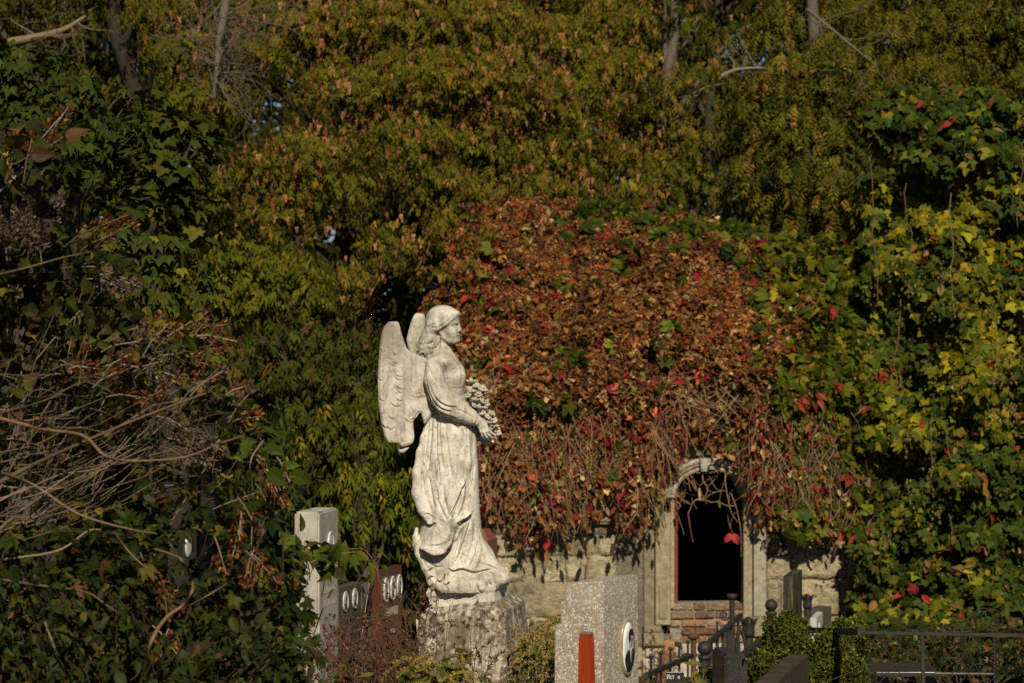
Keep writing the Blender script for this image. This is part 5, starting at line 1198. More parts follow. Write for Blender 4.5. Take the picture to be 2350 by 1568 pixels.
M_terrazzo = terrazzo()
def frame_at(u, v, Y, ang):
    """local frame at the near top corner: x along the broad face (receding right), y along the edge face to the left, z up"""
    c = P(u, v, Y); a = R(ang); ex = Vector((math.cos(a), math.sin(a), 0)); ey = Vector((-math.sin(a), math.cos(a), 0))
    return Matrix(((ex.x, ey.x, 0, c.x), (ex.y, ey.y, 0, c.y), (0, 0, 1, c.z), (0, 0, 0, 1)))
def ell_disc(acc, M, cx, cz, rx, rz, d, col, thick=.006, n=28, dome=.0):
    th = np.linspace(0, 2 * np.pi, n, endpoint=False)
    ring = [(np.cos(th) * rx, np.full(n, 0.0), np.sin(th) * rz), (np.cos(th) * rx, np.full(n, -thick), np.sin(th) * rz), (np.cos(th) * rx * .6, np.full(n, -thick - dome), np.sin(th) * rz * .6)]
    v = np.concatenate([np.stack([cx + a, d + b, cz + c], -1) for a, b, c in ring] + [np.array([[cx, d - thick - dome * 1.3, cz]])])
    v = np.array([M @ Vector(q) for q in v]); i = np.arange(n); j = (i + 1) % n
    acc.add(v, np.concatenate([np.stack([i, j, n + j, n + i], -1), np.stack([n + i, n + j, 2 * n + j, 2 * n + i], -1)]), col)
    acc.add(v, np.stack([2 * n + i, 2 * n + j, np.full(n, 3 * n)], -1), col)
def ell_ring(acc, M, cx, cz, rx, rz, w, d, col, n=28):
    th = np.linspace(0, 2 * np.pi, n + 1); tube(acc, [M @ Vector((cx + math.cos(t) * rx, d, cz + math.sin(t) * rz)) for t in th], w, 6, col, cap=False)
def flat_poly(acc, M, pts, d, col, thick=.002):
    n = len(pts); v = [(x, d, z) for x, z in pts] + [(x, d - thick, z) for x, z in pts]
    v = np.array([M @ Vector(q) for q in v]); c = (v[n:].mean(0))[None]
    acc.add(np.concatenate([v, c]), [(n + i, n + (i + 1) % n, 2 * n) for i in range(n)] + [(i, (i + 1) % n, n + (i + 1) % n) for i in range(n)] + [(i, n + (i + 1) % n, n + i) for i in range(n)], col, smooth=False)
def bust(acc, M, cx, cz, rx, rz, d):
    flat_poly(acc, M, [(cx + x * rx, cz + z * rz) for x, z in ((-.6, -.75), (-.5, -.35), (-.16, -.15), (.16, -.15), (.5, -.35), (.6, -.75), (.3, -.9), (-.3, -.9))], d, (.05, .045, .04), .001)
    flat_poly(acc, M, [(cx + .3 * rx * math.cos(t), cz + .12 * rz + .36 * rz * math.sin(t)) for t in np.linspace(0, 6.28, 12, endpoint=False)], d - .0012, (.24, .20, .17), .001)
    flat_poly(acc, M, [(cx + .32 * rx * math.cos(t), cz + .28 * rz + .26 * rz * math.sin(t)) for t in np.linspace(-.2, 3.34, 9)], d - .0026, (.04, .035, .03), .001)
def headstone(name, label, u, v, Y, ang, w, t, h, mat, bev=.008, taper=0.0, cat='gravestone', group=None, zb=None):
    M = frame_at(u, v, Y, ang); root = empty(name, tuple(M.translation - Vector((0, 0, h))), label, cat, group)
    a = Acc(); bm = bmesh.new(); bmesh.ops.create_cube(bm, size=1)
    for q in bm.verts:
        k = 1 + (taper if q.co.z < 0 else 0)
        q.co = Vector((w / 2 + q.co.x * w * k, t / 2 + q.co.y * t * k, (q.co.z - .5) * h))
    bmesh.ops.bevel(bm, geom=bm.edges[:], offset=bev, segments=2, affect='EDGES')
    add_bm(a, bm, M); a.build('slab', mat, root); return root, M
def letters(parent, M, text, x, z, size, d, mat, squash=1.0, name='lettering'):
    cu = bpy.data.curves.new('t', 'FONT'); cu.body = text; cu.size = size; cu.extrude = .0015; cu.align_x = 'CENTER'; cu.align_y = 'CENTER'
    o = bpy.data.objects.new('t', cu); COL.objects.link(o); dg = bpy.context.evaluated_depsgraph_get(); me = bpy.data.meshes.new_from_object(o.evaluated_get(dg))
    me.transform(Matrix.Translation((x, d, z)) @ Matrix.Rotation(R(90), 4, 'X') @ Matrix.Diagonal((squash, 1, 1, 1))); me.transform(M)
    bpy.data.objects.remove(o); bpy.data.curves.remove(cu); me.materials.clear(); me.materials.append(mat); me.name = name
    q = bpy.data.objects.new(name, me); COL.objects.link(q); adopt(q, parent); return q
WHITE, PALE = (.52, .50, .45), (.55, .52, .46)
M_gilt = new_mat('faded_paint'); principled(M_gilt[1], M_gilt[2], (.26, .22, .17), .8, .2); M_gilt = M_gilt[0]
M_white = new_mat('white_paint'); principled(M_white[1], M_white[2], (.72, .70, .62), .6, .3); M_white = M_white[0]
def incised(root, M, x0, x1, zs, d, mat, seed):
    """rows of worn upright strokes: an inscription too weathered to read"""
    r_ = random.Random(seed); a = Acc()
    for z, hh in zs:
        x = x0
        while x < x1:
            w = r_.uniform(.006, .012); box(a, x, x + w * .5, d - .002, d + .003, z, z + hh * r_.uniform(.8, 1), M)
            if r_.random() < .5: box(a, x + w * .5 + .0005, x + w * 1.3, d - .002, d + .003, z + r_.choice([0, hh * .4, hh * .7]), z + hh * .85 + .002, M)
            x += w * 2.1
    return a.build('lettering', mat, root)

# pale grey stele among the leaves, left
r_, M = headstone('gravestone', 'tall pale grey concrete stele with one oval frame, half hidden by leaves at left', 732, 1176, 16, 78.5, .47, .17, 1.9, M_concrete, .012)
o = Acc(); ell_disc(o, M, .256, -.24, .06, .085, -.001, PALE, .008, dome=.003); ell_ring(o, M, .256, -.24, .062, .088, .009, -.008, WHITE); o.build('oval_portrait', M_enamel, r_)
incised(r_, M, .12, .40, [(-.46, .04), (-.55, .04), (-.64, .04)], -.001, M_gilt, 3)
# dark red granite with three oval frames
r_, M = headstone('gravestone', 'dark red polished gravestone with three white oval portrait frames in a row', 873.6, 1312.6, 17, 77.4, .564, .063, 1.7, M_redgranite, .005)
for k, (x, z) in enumerate(((.124, -.14), (.303, -.145), (.48, -.15))):
    o = Acc(); ell_disc(o, M, x, z, .055, .080, -.001, (.40, .34, .29), .006, dome=.002); bust(o, M, x, z, .055, .080, -.0095); ell_ring(o, M, x, z, .057, .082, .0075, -.006, WHITE); o.build('oval_portrait', M_enamel, r_)
incised(r_, M, .14, .46, [(-.34, .065)], -.001, M_gilt, 5); incised(r_, M, .2, .42, [(-.47, .04)], -.001, M_gilt, 7)
# small stone with two ovals
r_, M = headstone('gravestone', 'low dark gravestone with two small white ovals beside the pale stele', 778, 1352, 16.6, 76, .50, .08, 1.5, M_greygranite, .006)
for x in (.13, .34):
    o = Acc(); ell_disc(o, M, x, -.10, .05, .065, -.001, (.45, .42, .37), .006, dome=.002); bust(o, M, x, -.10, .05, .065, -.0095); ell_ring(o, M, x, -.10, .052, .067, .006, -.006, WHITE); o.build('oval_portrait', M_enamel, r_)
headstone('gravestone', 'plain brown grey slab just behind the red stone with three ovals', 848, 1286, 19.2, 76, .62, .10, 2.0, M_greygranite, .006)
r_, M = headstone('gravestone', 'dim dark stele with a white oval, deep in the bush at the far left', 408, 1218, 15.2, 74, .30, .07, 1.6, M_blackgranite, .006)
o = Acc(); ell_disc(o, M, .16, -.11, .05, .075, -.001, WHITE, .006, dome=.002); o.build('oval_portrait', M_enamel, r_)
# red-brown post behind the angel's feet
M = frame_at(1117.7, 1240, 15.4, 72); root = empty('granite_post', tuple(M.translation - Vector((0, 0, 1.6))), 'square red brown granite post with a pyramid top behind the angel feet', 'gravestone')
a = Acc(); bm = bmesh.new(); bmesh.ops.create_cube(bm, size=1)
for q in bm.verts: q.co = Vector((.085 + q.co.x * .19, .085 + q.co.y * .19, (q.co.z - .5) * 1.6))
top = [f for f in bm.faces if f.normal.z > .9][0]; ex = bmesh.ops.inset_region(bm, faces=[top], thickness=.06)
for q in top.verts: q.co.z += .065
add_bm(a, bm, M); a.build('shaft', M_browngranite, root)

# the terrazzo stele with the portrait, right of the angel
M = frame_at(1384, 1334, 11.6, 62)
root = empty('gravestone', tuple(M.translation - Vector((0, 0, 1.3))), 'stepped terrazzo gravestone of white chips with a man portrait in an oval', 'gravestone')
W, T, H = .395, .205, 1.35
a = Acc()
bm = bmesh.new(); bmesh.ops.create_cube(bm, size=1)
for q in bm.verts:
    k = 1.0 if q.co.z > 0 else 1.12
    q.co = Vector((W / 2 + q.co.x * W * k, T / 2 + q.co.y * T * (k - .06 if q.co.z < 0 else 1), (q.co.z - .5) * H - (.022 if q.co.z > 0 and q.co.y > 0 else 0)))
bmesh.ops.bevel(bm, geom=bm.edges[:], offset=.007, segments=2, affect='EDGES'); add_bm(a, bm, M); a.build('slab', M_terrazzo, root)
for (x0, y0, y1, z1, pr) in ((-.018, .032, T + .014, -.105, 0), (-.042, .080, T + .034, -.215, 1)):
    a = Acc(); bm = bmesh.new(); bmesh.ops.create_cube(bm, size=1)
    for q in bm.verts:
        k = 0 if q.co.z > 0 else .008
        q.co = Vector((x0 - k + (q.co.x + .5) * .2, y0 + (q.co.y + .5) * (y1 - y0 + k), z1 + (q.co.z - .5) * (H + z1)))
    bmesh.ops.bevel(bm, geom=bm.edges[:], offset=.006, segments=2, affect='EDGES'); add_bm(a, bm, M); a.build('stepped_panel', M_terrazzo, root)
Mf = M @ Matrix.Translation((0, -.002, 0)) @ Matrix.Rotation(R(-.27), 4, 'X')
oc, oz, rx, rz = .262, -.345, .066, .122
o = Acc(); ell_ring(o, Mf, oc, oz, rx + .006, rz + .010, .011, .0, (.28, .21, .14)); port = None
ell_disc(o, Mf, oc, oz, rx, rz, -.006, (.72, .71, .64), .004, 36); port = o.build('oval_portrait', M_enamel, root)
def op(pts): return [(oc + x * rx, oz + z * rz) for x, z in pts]
sm_ = lambda pts: [tuple(q[:2]) for q in spline([(*p, 0) for p in pts + pts[:1]], 5)[:-1]]
a = Acc(); flat_poly(a, Mf, op([(-.62, -.30), (-.30, -.16), (.02, -.06), (.12, -.20), (.30, -.07), (.62, -.08), (.90, -.16), (.965, -.26), (.86, -.50), (.66, -.75), (.42, -.90), (.14, -.985), (-.10, -.99), (-.30, -.95), (-.50, -.82), (-.66, -.62), (-.72, -.45)]), -.0105, (.020, .019, .018)); a.build('portrait_coat', M_enamel, port)
a = Acc(); flat_poly(a, Mf, op(sm_([(.04, -.02), (.0, .22), (.02, .45), (.16, .60), (.44, .62), (.62, .48), (.64, .25), (.56, .06), (.42, -.06), (.24, -.10)])), -.0108, (.33, .31, .28)); flat_poly(a, Mf, op([(.10, -.02), (.42, -.03), (.44, -.22), (.26, -.62), (.14, -.22)]), -.0112, (.60, .58, .53)); a.build('portrait_face', M_enamel, port)
a = Acc(); flat_poly(a, Mf, op([(-.04, .18), (-.12, .40), (-.08, .58), (.08, .70), (.36, .73), (.60, .64), (.68, .46), (.62, .44), (.46, .53), (.20, .52), (.08, .40), (.04, .2)]), -.0125, (.018, .016, .015))
for (x, z, w_, h_) in ((.22, .31, .075, .022), (.47, .31, .075, .022), (.22, .245, .05, .018), (.47, .245, .05, .018), (.35, .10, .05, .016), (.35, .0, .09, .016)): flat_poly(a, Mf, op([(x - w_, z - h_), (x + w_, z - h_), (x + w_, z + h_), (x - w_, z + h_)]), -.0125, (.05, .045, .04))
flat_poly(a, Mf, op([(.22, -.16), (.30, -.16), (.29, -.5), (.25, -.55)]), -.0138, (.10, .09, .085)); a.build('portrait_hair', M_enamel, port)

# varnished orange post in front of it
mw, nt, out = new_mat('orange_varnish'); n = noise(nt, 12, 5, .6, objco(nt, (14, 14, 1))); principled(nt, out, ramp(nt, n, [(.3, (.20, .024, .004)), (.6, (.33, .045, .007)), (.8, (.26, .032, .005))]), .32, .45, bump=n, bstr=.15, bdist=.002)
M = frame_at(1349.8, 1456.5, 10.4, 58); pr = empty('wooden_post', tuple(M.translation - Vector((0, 0, 1.1))), 'varnished orange wooden post standing against the terrazzo gravestone', 'post')
a = Acc(); bm = bmesh.new(); bmesh.ops.create_cube(bm, size=1)
for q in bm.verts:
    k = 1 if q.co.z > 0 else 1.9
    q.co = Vector((.026 + q.co.x * .052 * k + (.012 if q.co.z < 0 else 0), .024 + q.co.y * .048 * k, (q.co.z - .5) * 1.1))
bmesh.ops.bevel(bm, geom=bm.edges[:], offset=.004, segments=2, affect='EDGES'); add_bm(a, bm, M); a.build('shaft', mw, pr)
mt_, nt, out = new_mat('weathered_end_grain'); principled(nt, out, ramp(nt, noise(nt, 90, 4, .6, objco(nt)), [(.3, (.10, .085, .06)), (.7, (.22, .19, .14))]), .9, .1)
a = Acc(); box(a, .002, .050, .002, .046, -.002, .0055, M, None, .002); a.build('end_grain', mt_, pr)

# stones on the right
r_, M = headstone('gravestone', 'tall narrow black slab with mossy streaked face, right of the dark doorway', 1820, 1322.8, 18, 76.3, .566, .075, 1.7, None, .004)
mm_, nt, out = new_mat('mossy_black_slab'); n = noise(nt, 5, 6, .7, objco(nt, (6, 3, .6))); n2 = noise(nt, 120, 3, .6, objco(nt))
principled(nt, out, mixc(nt, ramp(nt, n, [(.5, (0, 0, 0)), (.62, (1, 1, 1))]), ramp(nt, n2, [(.4, (.018, .015, .011)), (.7, (.045, .037, .026))]), (.12, .115, .05)), .45, .4)
r_.children[0].data.materials.clear(); r_.children[0].data.materials.append(mm_)
headstone('gravestone', 'squat dark stone half hidden behind the small white marble slab', 1880, 1399, 20.5, 62, .30, .125, 1.2, M_greygranite, .006)
r_, M = headstone('gravestone', 'small white marble slab with a little oval, peeping over the box hedge', 1874, 1419, 17.6, 76.7, .44, .05, 1.0, M_whitemarble, .005)
o = Acc(); ell_disc(o, M, .15, -.12, .04, .065, -.001, (.42, .42, .40), .005, dome=.002); ell_ring(o, M, .15, -.12, .042, .067, .005, -.005, WHITE); o.build('oval_portrait', M_enamel, r_)
a = Acc(); box(a, -.03, .02, .055, .10, -1.0, -.09, M, None, .004); a.build('side_pilaster', M_whitemarble, r_)
r_, M = headstone('gravestone', 'narrow black granite stele with a rounded corner, low in front of the iron railing', 1664, 1502, 12.2, 8, .088, .30, 1.2, M_blackgranite, .01)
r_, M = headstone('gravestone', 'long polished dark brown slab seen from its end, lowest stone at the right', 1780, 1569, 10.6, 74.8, 1.01, .0955, 1.0, None, .003)
mm2, nt, out = new_mat('brown_black_granite'); n = noise(nt, 7, 6, .65, objco(nt)); n2 = noise(nt, 150, 3, .6, objco(nt))
principled(nt, out, mixc(nt, ramp(nt, n, [(.45, (0, 0, 0)), (.65, (.6,) * 3)]), ramp(nt, n2, [(.4, (.032, .025, .016)), (.65, (.06, .047, .03))]), (.085, .062, .035)), .38, .45)
r_.children[0].data.materials.clear(); r_.children[0].data.materials.append(mm2)
a = Acc(); box(a, .10, .112, -.006, .0, -.5, -.02, M, None, .001); a.build('metal_strip', M_white, r_)
# ================================================================== IRON RAILINGS
mi, nt, out = new_mat('dark_iron_paint'); n = noise(nt, 40, 5, .7, objco(nt)); n2 = noise(nt, 14, 5, .6, objco(nt))
c = mixc(nt, ramp(nt, n2, [(.52, (0, 0, 0)), (.7, (.7,) * 3)]), ramp(nt, n, [(.3, (.015, .013, .0105)), (.7, (.030, .026, .020))]), (.045, .030, .018))
principled(nt, out, c, .6, .35, bump=n, bstr=.25, bdist=.003); M_iron = mi
mr, nt, out = new_mat('rusty_brown_paint'); n = noise(nt, 30, 6, .7, objco(nt)); principled(nt, out, ramp(nt, n, [(.3, (.06, .032, .02)), (.6, (.10, .05, .03)), (.75, (.05, .04, .03))]), .75, .25, bump=n, bstr=.3, bdist=.003); M_rust = mr
def pipe(acc, a, b, r, n=14): tube(acc, [a, (Vector(a) + Vector(b)) / 2, b], r, n)
def post(name, label, u, v, Y, kind, grp, rad, mat, depth=1.3):
    """v: top of the pipe proper"""
    p = P(u, v, Y); root = empty(name, (p.x, p.y, p.z - depth), label, 'post', grp)
    a = Acc(); pipe(a, (p.x, p.y, p.z - depth), (p.x, p.y, p.z), rad, 16); a.build('pipe', mat, root)
    k = Y / FPX; h = Acc()
    if kind == 'mushroom': lathe(h, [(0, -.002), (rad * 1.5, -.002), (rad * 2.05, .008), (rad * 2.1, .028), (rad * 1.9, .036), (0, .040)], p, 20)
    if kind == 'ball':
        r = rad * 1.32; th = np.linspace(-1.15, math.pi / 2, 12)
        lathe(h, [(0, -.002), (rad * 1.18, -.002), (rad * 1.18, .016), (rad * .8, .022)] + [(r * math.cos(t), .022 + r * .92 + r * math.sin(t) * .97) for t in th], p, 22)
    if kind == 'tulip':
        th = np.linspace(0, 2 * math.pi, 24, endpoint=False); prof = [(.6, 0), (1.15, .04), (1.35, .25), (1.25, .55), (1.2, .75), (1.75, 1.0)]
        H = rad * 3.6; V = []
        for (rr_, zz) in prof:
            w = 1 + .22 * np.cos(4 * th) * (zz > .6); zc = zz * H + (np.abs(np.cos(2 * th)) * .16 * H if zz > .9 else 0)
            V.append(np.stack([p.x + rad * rr_ * w * np.cos(th), p.y + rad * rr_ * w * np.sin(th), p.z + zc + 0 * th], -1))
        for (rr_, zz) in ((1.6, .98), (.9, .7), (.3, .5)): V.append(np.stack([p.x + rad * rr_ * np.cos(th), p.y + rad * rr_ * np.sin(th), p.z + zz * H + 0 * th], -1))
        V = np.stack(V); n_ = len(V); i = np.arange(n_ - 1)[:, None] * 24; j = np.arange(24)[None]; q = (j + 1) % 24
        h.add(V.reshape(-1, 3), np.stack([i + j, i + q, i + 24 + q, i + 24 + j], -1).reshape(-1, 4))
    h.build({'mushroom': 'flat_cap', 'ball': 'ball_finial', 'tulip': 'tulip_finial'}[kind], mat, root)
    return root, p
GP = 'iron railing posts in front of the mausoleum'
post('iron_post', 'rusty iron pipe post with a flat round cap, left of the dark ball', 1591.5, 1466, 18.5, 'mushroom', GP, .0215, M_rust)
post('iron_post', 'tall iron pipe post with a flat round cap, standing across the dark doorway', 1680, 1374, 19.0, 'mushroom', GP, .0205, M_iron, 1.7)
post('iron_post', 'lower iron post topped by a big ball, in the middle of the railings', 1617, 1512, 14.0, 'ball', GP, .0325, M_iron)
post('iron_post', 'iron post topped by a ball, left of the tall black slab', 1770, 1410, 17.0, 'ball', GP, .0345, M_iron)
post('iron_post', 'iron post with an open tulip finial, left of the box hedge', 1718, 1463, 16.0, 'tulip', GP, .031, M_iron)
post('iron_post', 'iron post with a tulip finial beside the tall black slab', 1853, 1398, 18.6, 'tulip', GP, .027, M_iron)

def spiral(c, ex, ez, r0, turns, a0, n=36, inner=.18):
    t = np.linspace(0, 1, n); r = r0 * (1 - (1 - inner) * t); a = a0 + turns * 2 * np.pi * t
    return [Vector(c) + ex * (r[i] * math.cos(a[i])) + ez * (r[i] * math.sin(a[i])) for i in range(n)]
ZV = Vector((0, 0, 1))
def bar(acc, a, b, w, t_=None):
    """flat square bar between two points"""
    a, b = Vector(a), Vector(b); d = (b - a).normalized(); s = d.cross(ZV); s = (s if s.length > .05 else Vector((1, 0, 0))).normalized(); q = s.cross(d); t_ = t_ or w
    v = [p + s * w * x + q * t_ * z for p in (a, b) for x, z in ((-.5, -.5), (.5, -.5), (.5, .5), (-.5, .5))]
    acc.add(np.array([tuple(p) for p in v]), [(0, 1, 2, 3), (7, 6, 5, 4), (0, 4, 5, 1), (1, 5, 6, 2), (2, 6, 7, 3), (3, 7, 4, 0)], smooth=False)
GR = 'iron railing panels receding to the right'
def panel(label, A, B, h, nb, style):
    """railing between top points A and B, height h"""
    A, B = Vector(A), Vector(B); ex = (B - A).normalized(); root = empty('iron_railing', tuple((A + B) / 2 - ZV * h), label, 'railing', GR)
    a = Acc(); bar(a, A, B, .032); a.build('top_rail', M_iron, root)
    a = Acc(); bar(a, A - ZV * h, B - ZV * h, .03); a.build('bottom_rail', M_iron, root)
    L = (B - A).length
    for i in range(nb):
        p = A + (B - A) * ((i + .5) / nb); a = Acc()
        if style == 'flat': bar(a, p - ZV * .018, p - ZV * (h - .016), .024, .006)
        else:
            pipe(a, p - ZV * h, p + ZV * .10, .0085, 8); lathe(a, [(0, .018), (.011, .012), (.016, 0), (.011, -.012), (0, -.018)], p + ZV * .115, 10)
        a.build('baluster', M_iron, root)
    if style == 'flat':
        for i in range(nb // 2):
            c = A + (B - A) * ((i + .5) * 2 / nb) - ZV * h * .38; a = Acc(); tube(a, spiral(c, ex, ZV, .055, 1.2, 0), .006, 5); a.build('scroll', M_iron, root)
    return root
panel('low iron railing with ball topped bars, rising from behind the terrazzo gravestone', P(1482, 1551, 16.2), P(1588, 1505, 18.4), .75, 5, 'ball')
panel('iron railing of flat bars running up to the tall capped post', P(1625, 1478, 17.2), P(1700, 1412, 19.9), .8, 6, 'flat')
panel('iron railing of flat bars leading to the ball topped post by the box hedge', P(1702, 1506, 14.2), P(1758, 1461, 16.8), .75, 7, 'flat')
panel('iron railing low behind the black stele', P(1628, 1552, 12.6), P(1666, 1516, 14.0), .6, 3, 'flat')
# loose scrollwork at the tall post: wrought spiral, knob and hoop
def scrollwork(label, u, v, Y):
    root = empty('iron_scroll', tuple(P(u, v + 60, Y)), label, 'ironwork'); c = P(u, v, Y); ex = Vector((1, 0, 0))
    a = Acc(); k = Y / FPX; tube(a, [P(u + 8, v + 70, Y), P(u + 9, v + 40, Y), P(u + 10, v + 14, Y)] + spiral(c, ex, ZV, 11.5 * k, -1.6, -.3), .0065, 6); a.build('spiral', M_iron, root)
    a = Acc(); tube(a, [P(u + 4, v + 48, Y), P(u + 16, v + 64, Y)], .006, 6); lathe(a, [(0, .012), (.012, 0), (0, -.012)], P(u + 3, v + 47, Y), 10); a.build('knob', M_iron, root)
    for kx in (-2, 6, 14, 24, 34): 
        a = Acc(); bar(a, P(u + kx, v + 40 + abs(kx - 6) * .7, Y), P(u + kx + 2, v + 150, Y), .022, .006); a.build('flat_bar', M_iron, root)
    return root
scrollwork('wrought iron spiral at the foot of the tall capped post', 1661.5, 1413, 18.4)
root = empty('iron_arch', tuple(P(1700, 1520, 15.6)), 'bent flat iron hoop beside the tulip post', 'ironwork'); a = Acc()
tube(a, spline([P(1690, 1520, 15.6), P(1691, 1470, 15.6), P(1696, 1447, 15.6), P(1703, 1449, 15.6), P(1712, 1485, 15.6), P(1714, 1500, 15.6)], 6), .011, 6); a.build('hoop', M_iron, root)
root = empty('iron_rods', tuple(P(1645, 1530, 17.5)), 'thin upright iron rod with a knob against the pale footing stones', 'ironwork'); a = Acc()
pipe(a, P(1648, 1527, 19.5), P(1646, 1430, 19.5), .008, 8); lathe(a, [(0, .02), (.014, 0), (0, -.02)], P(1646, 1430, 19.5), 10); a.build('rod', M_iron, root)
a = Acc(); tube(a, spiral(P(1664, 1508, 19.4), Vector((1, 0, 0)), ZV, .055, 1.2, .5), .006, 5); a.build('scroll', M_iron, root)
a = Acc(); tube(a, spiral(P(1574, 1512, 19.4), Vector((1, 0, 0)), ZV, .05, 1.3, .2), .007, 5); a.build('scroll', M_iron, root)
# name plate on the low railing
M = frame_at(1529, 1543, 15.8, 4); sg = empty('name_plate', tuple(M.translation - Vector((0, 0, .06))), 'small black plate with white cyrillic letters on the low railing', 'sign')
a = Acc(); box(a, 0, .118, 0, .012, -.075, 0, M, None, .002); a.build('plate', M_blackgranite, sg)
letters(sg, M, 'Ист', .027, -.032, .040, -.0022, M_white, .72); letters(sg, M, 'и', .082, -.033, .036, -.0022, M_white, .72)

# long railing at the lower right with wrought scrolls
GL = empty('scroll_railing', tuple(P(2160, 1600, 12.5)), 'long dark railing with wrought iron scrolls in the shade at the lower right', 'railing')
YR = 12.5
def RP(u, v): return P(u, v, YR)
a = Acc(); bar(a, P(1850, 1446, 14.6), RP(1976, 1451), .034); bar(a, RP(1976, 1451.5), RP(2500, 1461), .017, .017); a.build('top_rail', M_iron, GL)
a = Acc(); bar(a, RP(1960, 1640), RP(2500, 1650), .02); a.build('bottom_rail', M_iron, GL)
for u in (2118, 2450): a = Acc(); bar(a, RP(u - 2, 1457), RP(u + 3, 1660), .017); a.build('upright', M_iron, GL)
a = Acc(); ts = np.linspace(0, 1, 60); 
for k in range(2): tube(a, [RP(2283 + 1 * t + 2.2 * math.cos(t * 70 + k * math.pi), 1460 + 190 * t) + Vector((0, .005 * math.sin(t * 70 + k * math.pi), 0)) for t in ts], .0045, 5)
a.build('twisted_upright', M_iron, GL)
EX = Vector((1, 0, 0)); kk = YR / FPX
def scr(pts): 
    a = Acc(); tube(a, spline(pts, 7), .0026, 5); a.build('scroll', M_iron, GL)
def circ(u, v, r, a0, a1, n=26): return [RP(u + r * math.cos(t), v - r * math.sin(t)) for t in np.linspace(a0, a1, n)]
for du in (0, 184, 368):
    scr(circ(2017 + du, 1473, 13, 3.9, -.3, 12) + [RP(2040 + du, 1500), RP(2056 + du, 1530), RP(2078 + du, 1570), RP(2090 + du, 1600)])
    scr(circ(2052 + du, 1473, 13, -.9, 3.4, 12) + [RP(2028 + du, 1500), RP(2012 + du, 1530), RP(1992 + du, 1560), RP(1972 + du, 1600)])
    scr([RP(1972 + du, 1447), RP(2010 + du, 1432), RP(2050 + du, 1412)] + circ(2092 + du, 1423, 24, 2.2, -4.4, 22))
    scr([RP(2130 + du, 1440), RP(2180 + du, 1450), RP(2240 + du, 1448)] + circ(2256 + du, 1418, 22, -.8, 3.6, 14))
    scr(circ(2004 + du, 1540, 30, 2.8, -2.6, 22)); scr(circ(2062 + du, 1548, 24, .4, 5.9, 20) + [RP(2062 + du, 1568)])
scr([RP(1880, 1572), RP(1940, 1548), RP(1972, 1536)] + circ(2000, 1552, 26, 2.4, -1.8, 14))
# dark table and pipe in the shade behind it
tb = empty('stone_bench', tuple(P(2070, 1600, 14.5)), 'dark flat bench top in the shade behind the scroll railing', 'bench'); a = Acc()
Mb = Matrix.Translation(P(2070, 1531, 14.6)); box(a, -.19, .19, -.22, .22, -.03, 0, Mb, None, .004); a.build('top', M_blackgranite, tb)
for x in (-.14, .14): a = Acc(); box(a, x - .03, x + .03, -.15, .15, -.6, -.031, Mb, None, .004); a.build('leg', M_blackgranite, tb)
pp_ = Acc(); pipe(pp_, P(2145, 1546, 14.0), P(2284, 1547.5, 14.0), .008, 10); o = pp_.build('metal_pipe', M_greygranite); tag(o, 'thin pale metal pipe lying in the shade behind the scroll railing', 'pipe')
# sawn stumps of old vines in front of the wall
def stump(label, pts, r, top_r, seed, grp='sawn dead vine trunks'):
    root = empty('vine_trunk', tuple(pts[0]), label, 'stump', grp); a = Acc(); p = spline(pts, 8); n_ = len(p)
    tube(a, p + .25 * r[0] * np.stack([fbm(np.stack([np.arange(n_) * .4 + seed, 0 * p[:, 0], 0 * p[:, 0]], -1)), 0 * p[:, 0], 0 * p[:, 0]], -1), np.linspace(r[0], r[1], n_) * (1 + .2 * fbm(np.stack([np.arange(n_) * .7, 0 * p[:, 0] + seed, 0 * p[:, 0]], -1))), 10, (.24, .135, .065)); a.build('trunk', M_bark, root)
    c = Vector(p[-1]); d_ = Vector(p[-1] - p[-2]).normalized(); d_ = (d_ + Vector((0, -.9, .3))).normalized(); b = Acc()
    th = np.linspace(0, 2 * np.pi, 18, endpoint=False); e1 = d_.orthogonal().normalized(); e2 = d_.cross(e1)
    ring = [np.array(c + d_ * .03 + e1 * (top_r * math.cos(t)) + e2 * (top_r * .8 * math.sin(t))) for t in th]; ring0 = [np.array(c - d_ * .10 + e1 * (top_r * .9 * math.cos(t)) + e2 * (top_r * .75 * math.sin(t))) for t in th]
    b.add(np.array(ring + ring0 + [np.array(c + d_ * .028)]), [(i, (i + 1) % 18, 36) for i in range(18)], (.30, .17, .08), smooth=False); b.f.append(np.array([(18 + i, 18 + (i + 1) % 18, (i + 1) % 18, i) for i in range(18)])); b.smooth.append(np.full(18, True)); b.build('sawn_end', M_bark, root)
    return root
stump('sawn brown vine trunk leaning in front of the footing stones, below the doorway', [P(1516, 1640, 19.6), P(1522, 1560, 19.7), P(1530, 1510, 19.7), P(1533, 1484, 19.7)], (.055, .05), .058, 3)
stump('twisted dead vine trunk leaning on the wall between the pedestal and the terrazzo gravestone', [P(1286, 1560, 20.5), P(1276, 1500, 20.6), P(1262, 1466, 20.6), P(1250, 1436, 20.7)], (.05, .032), .04, 9)
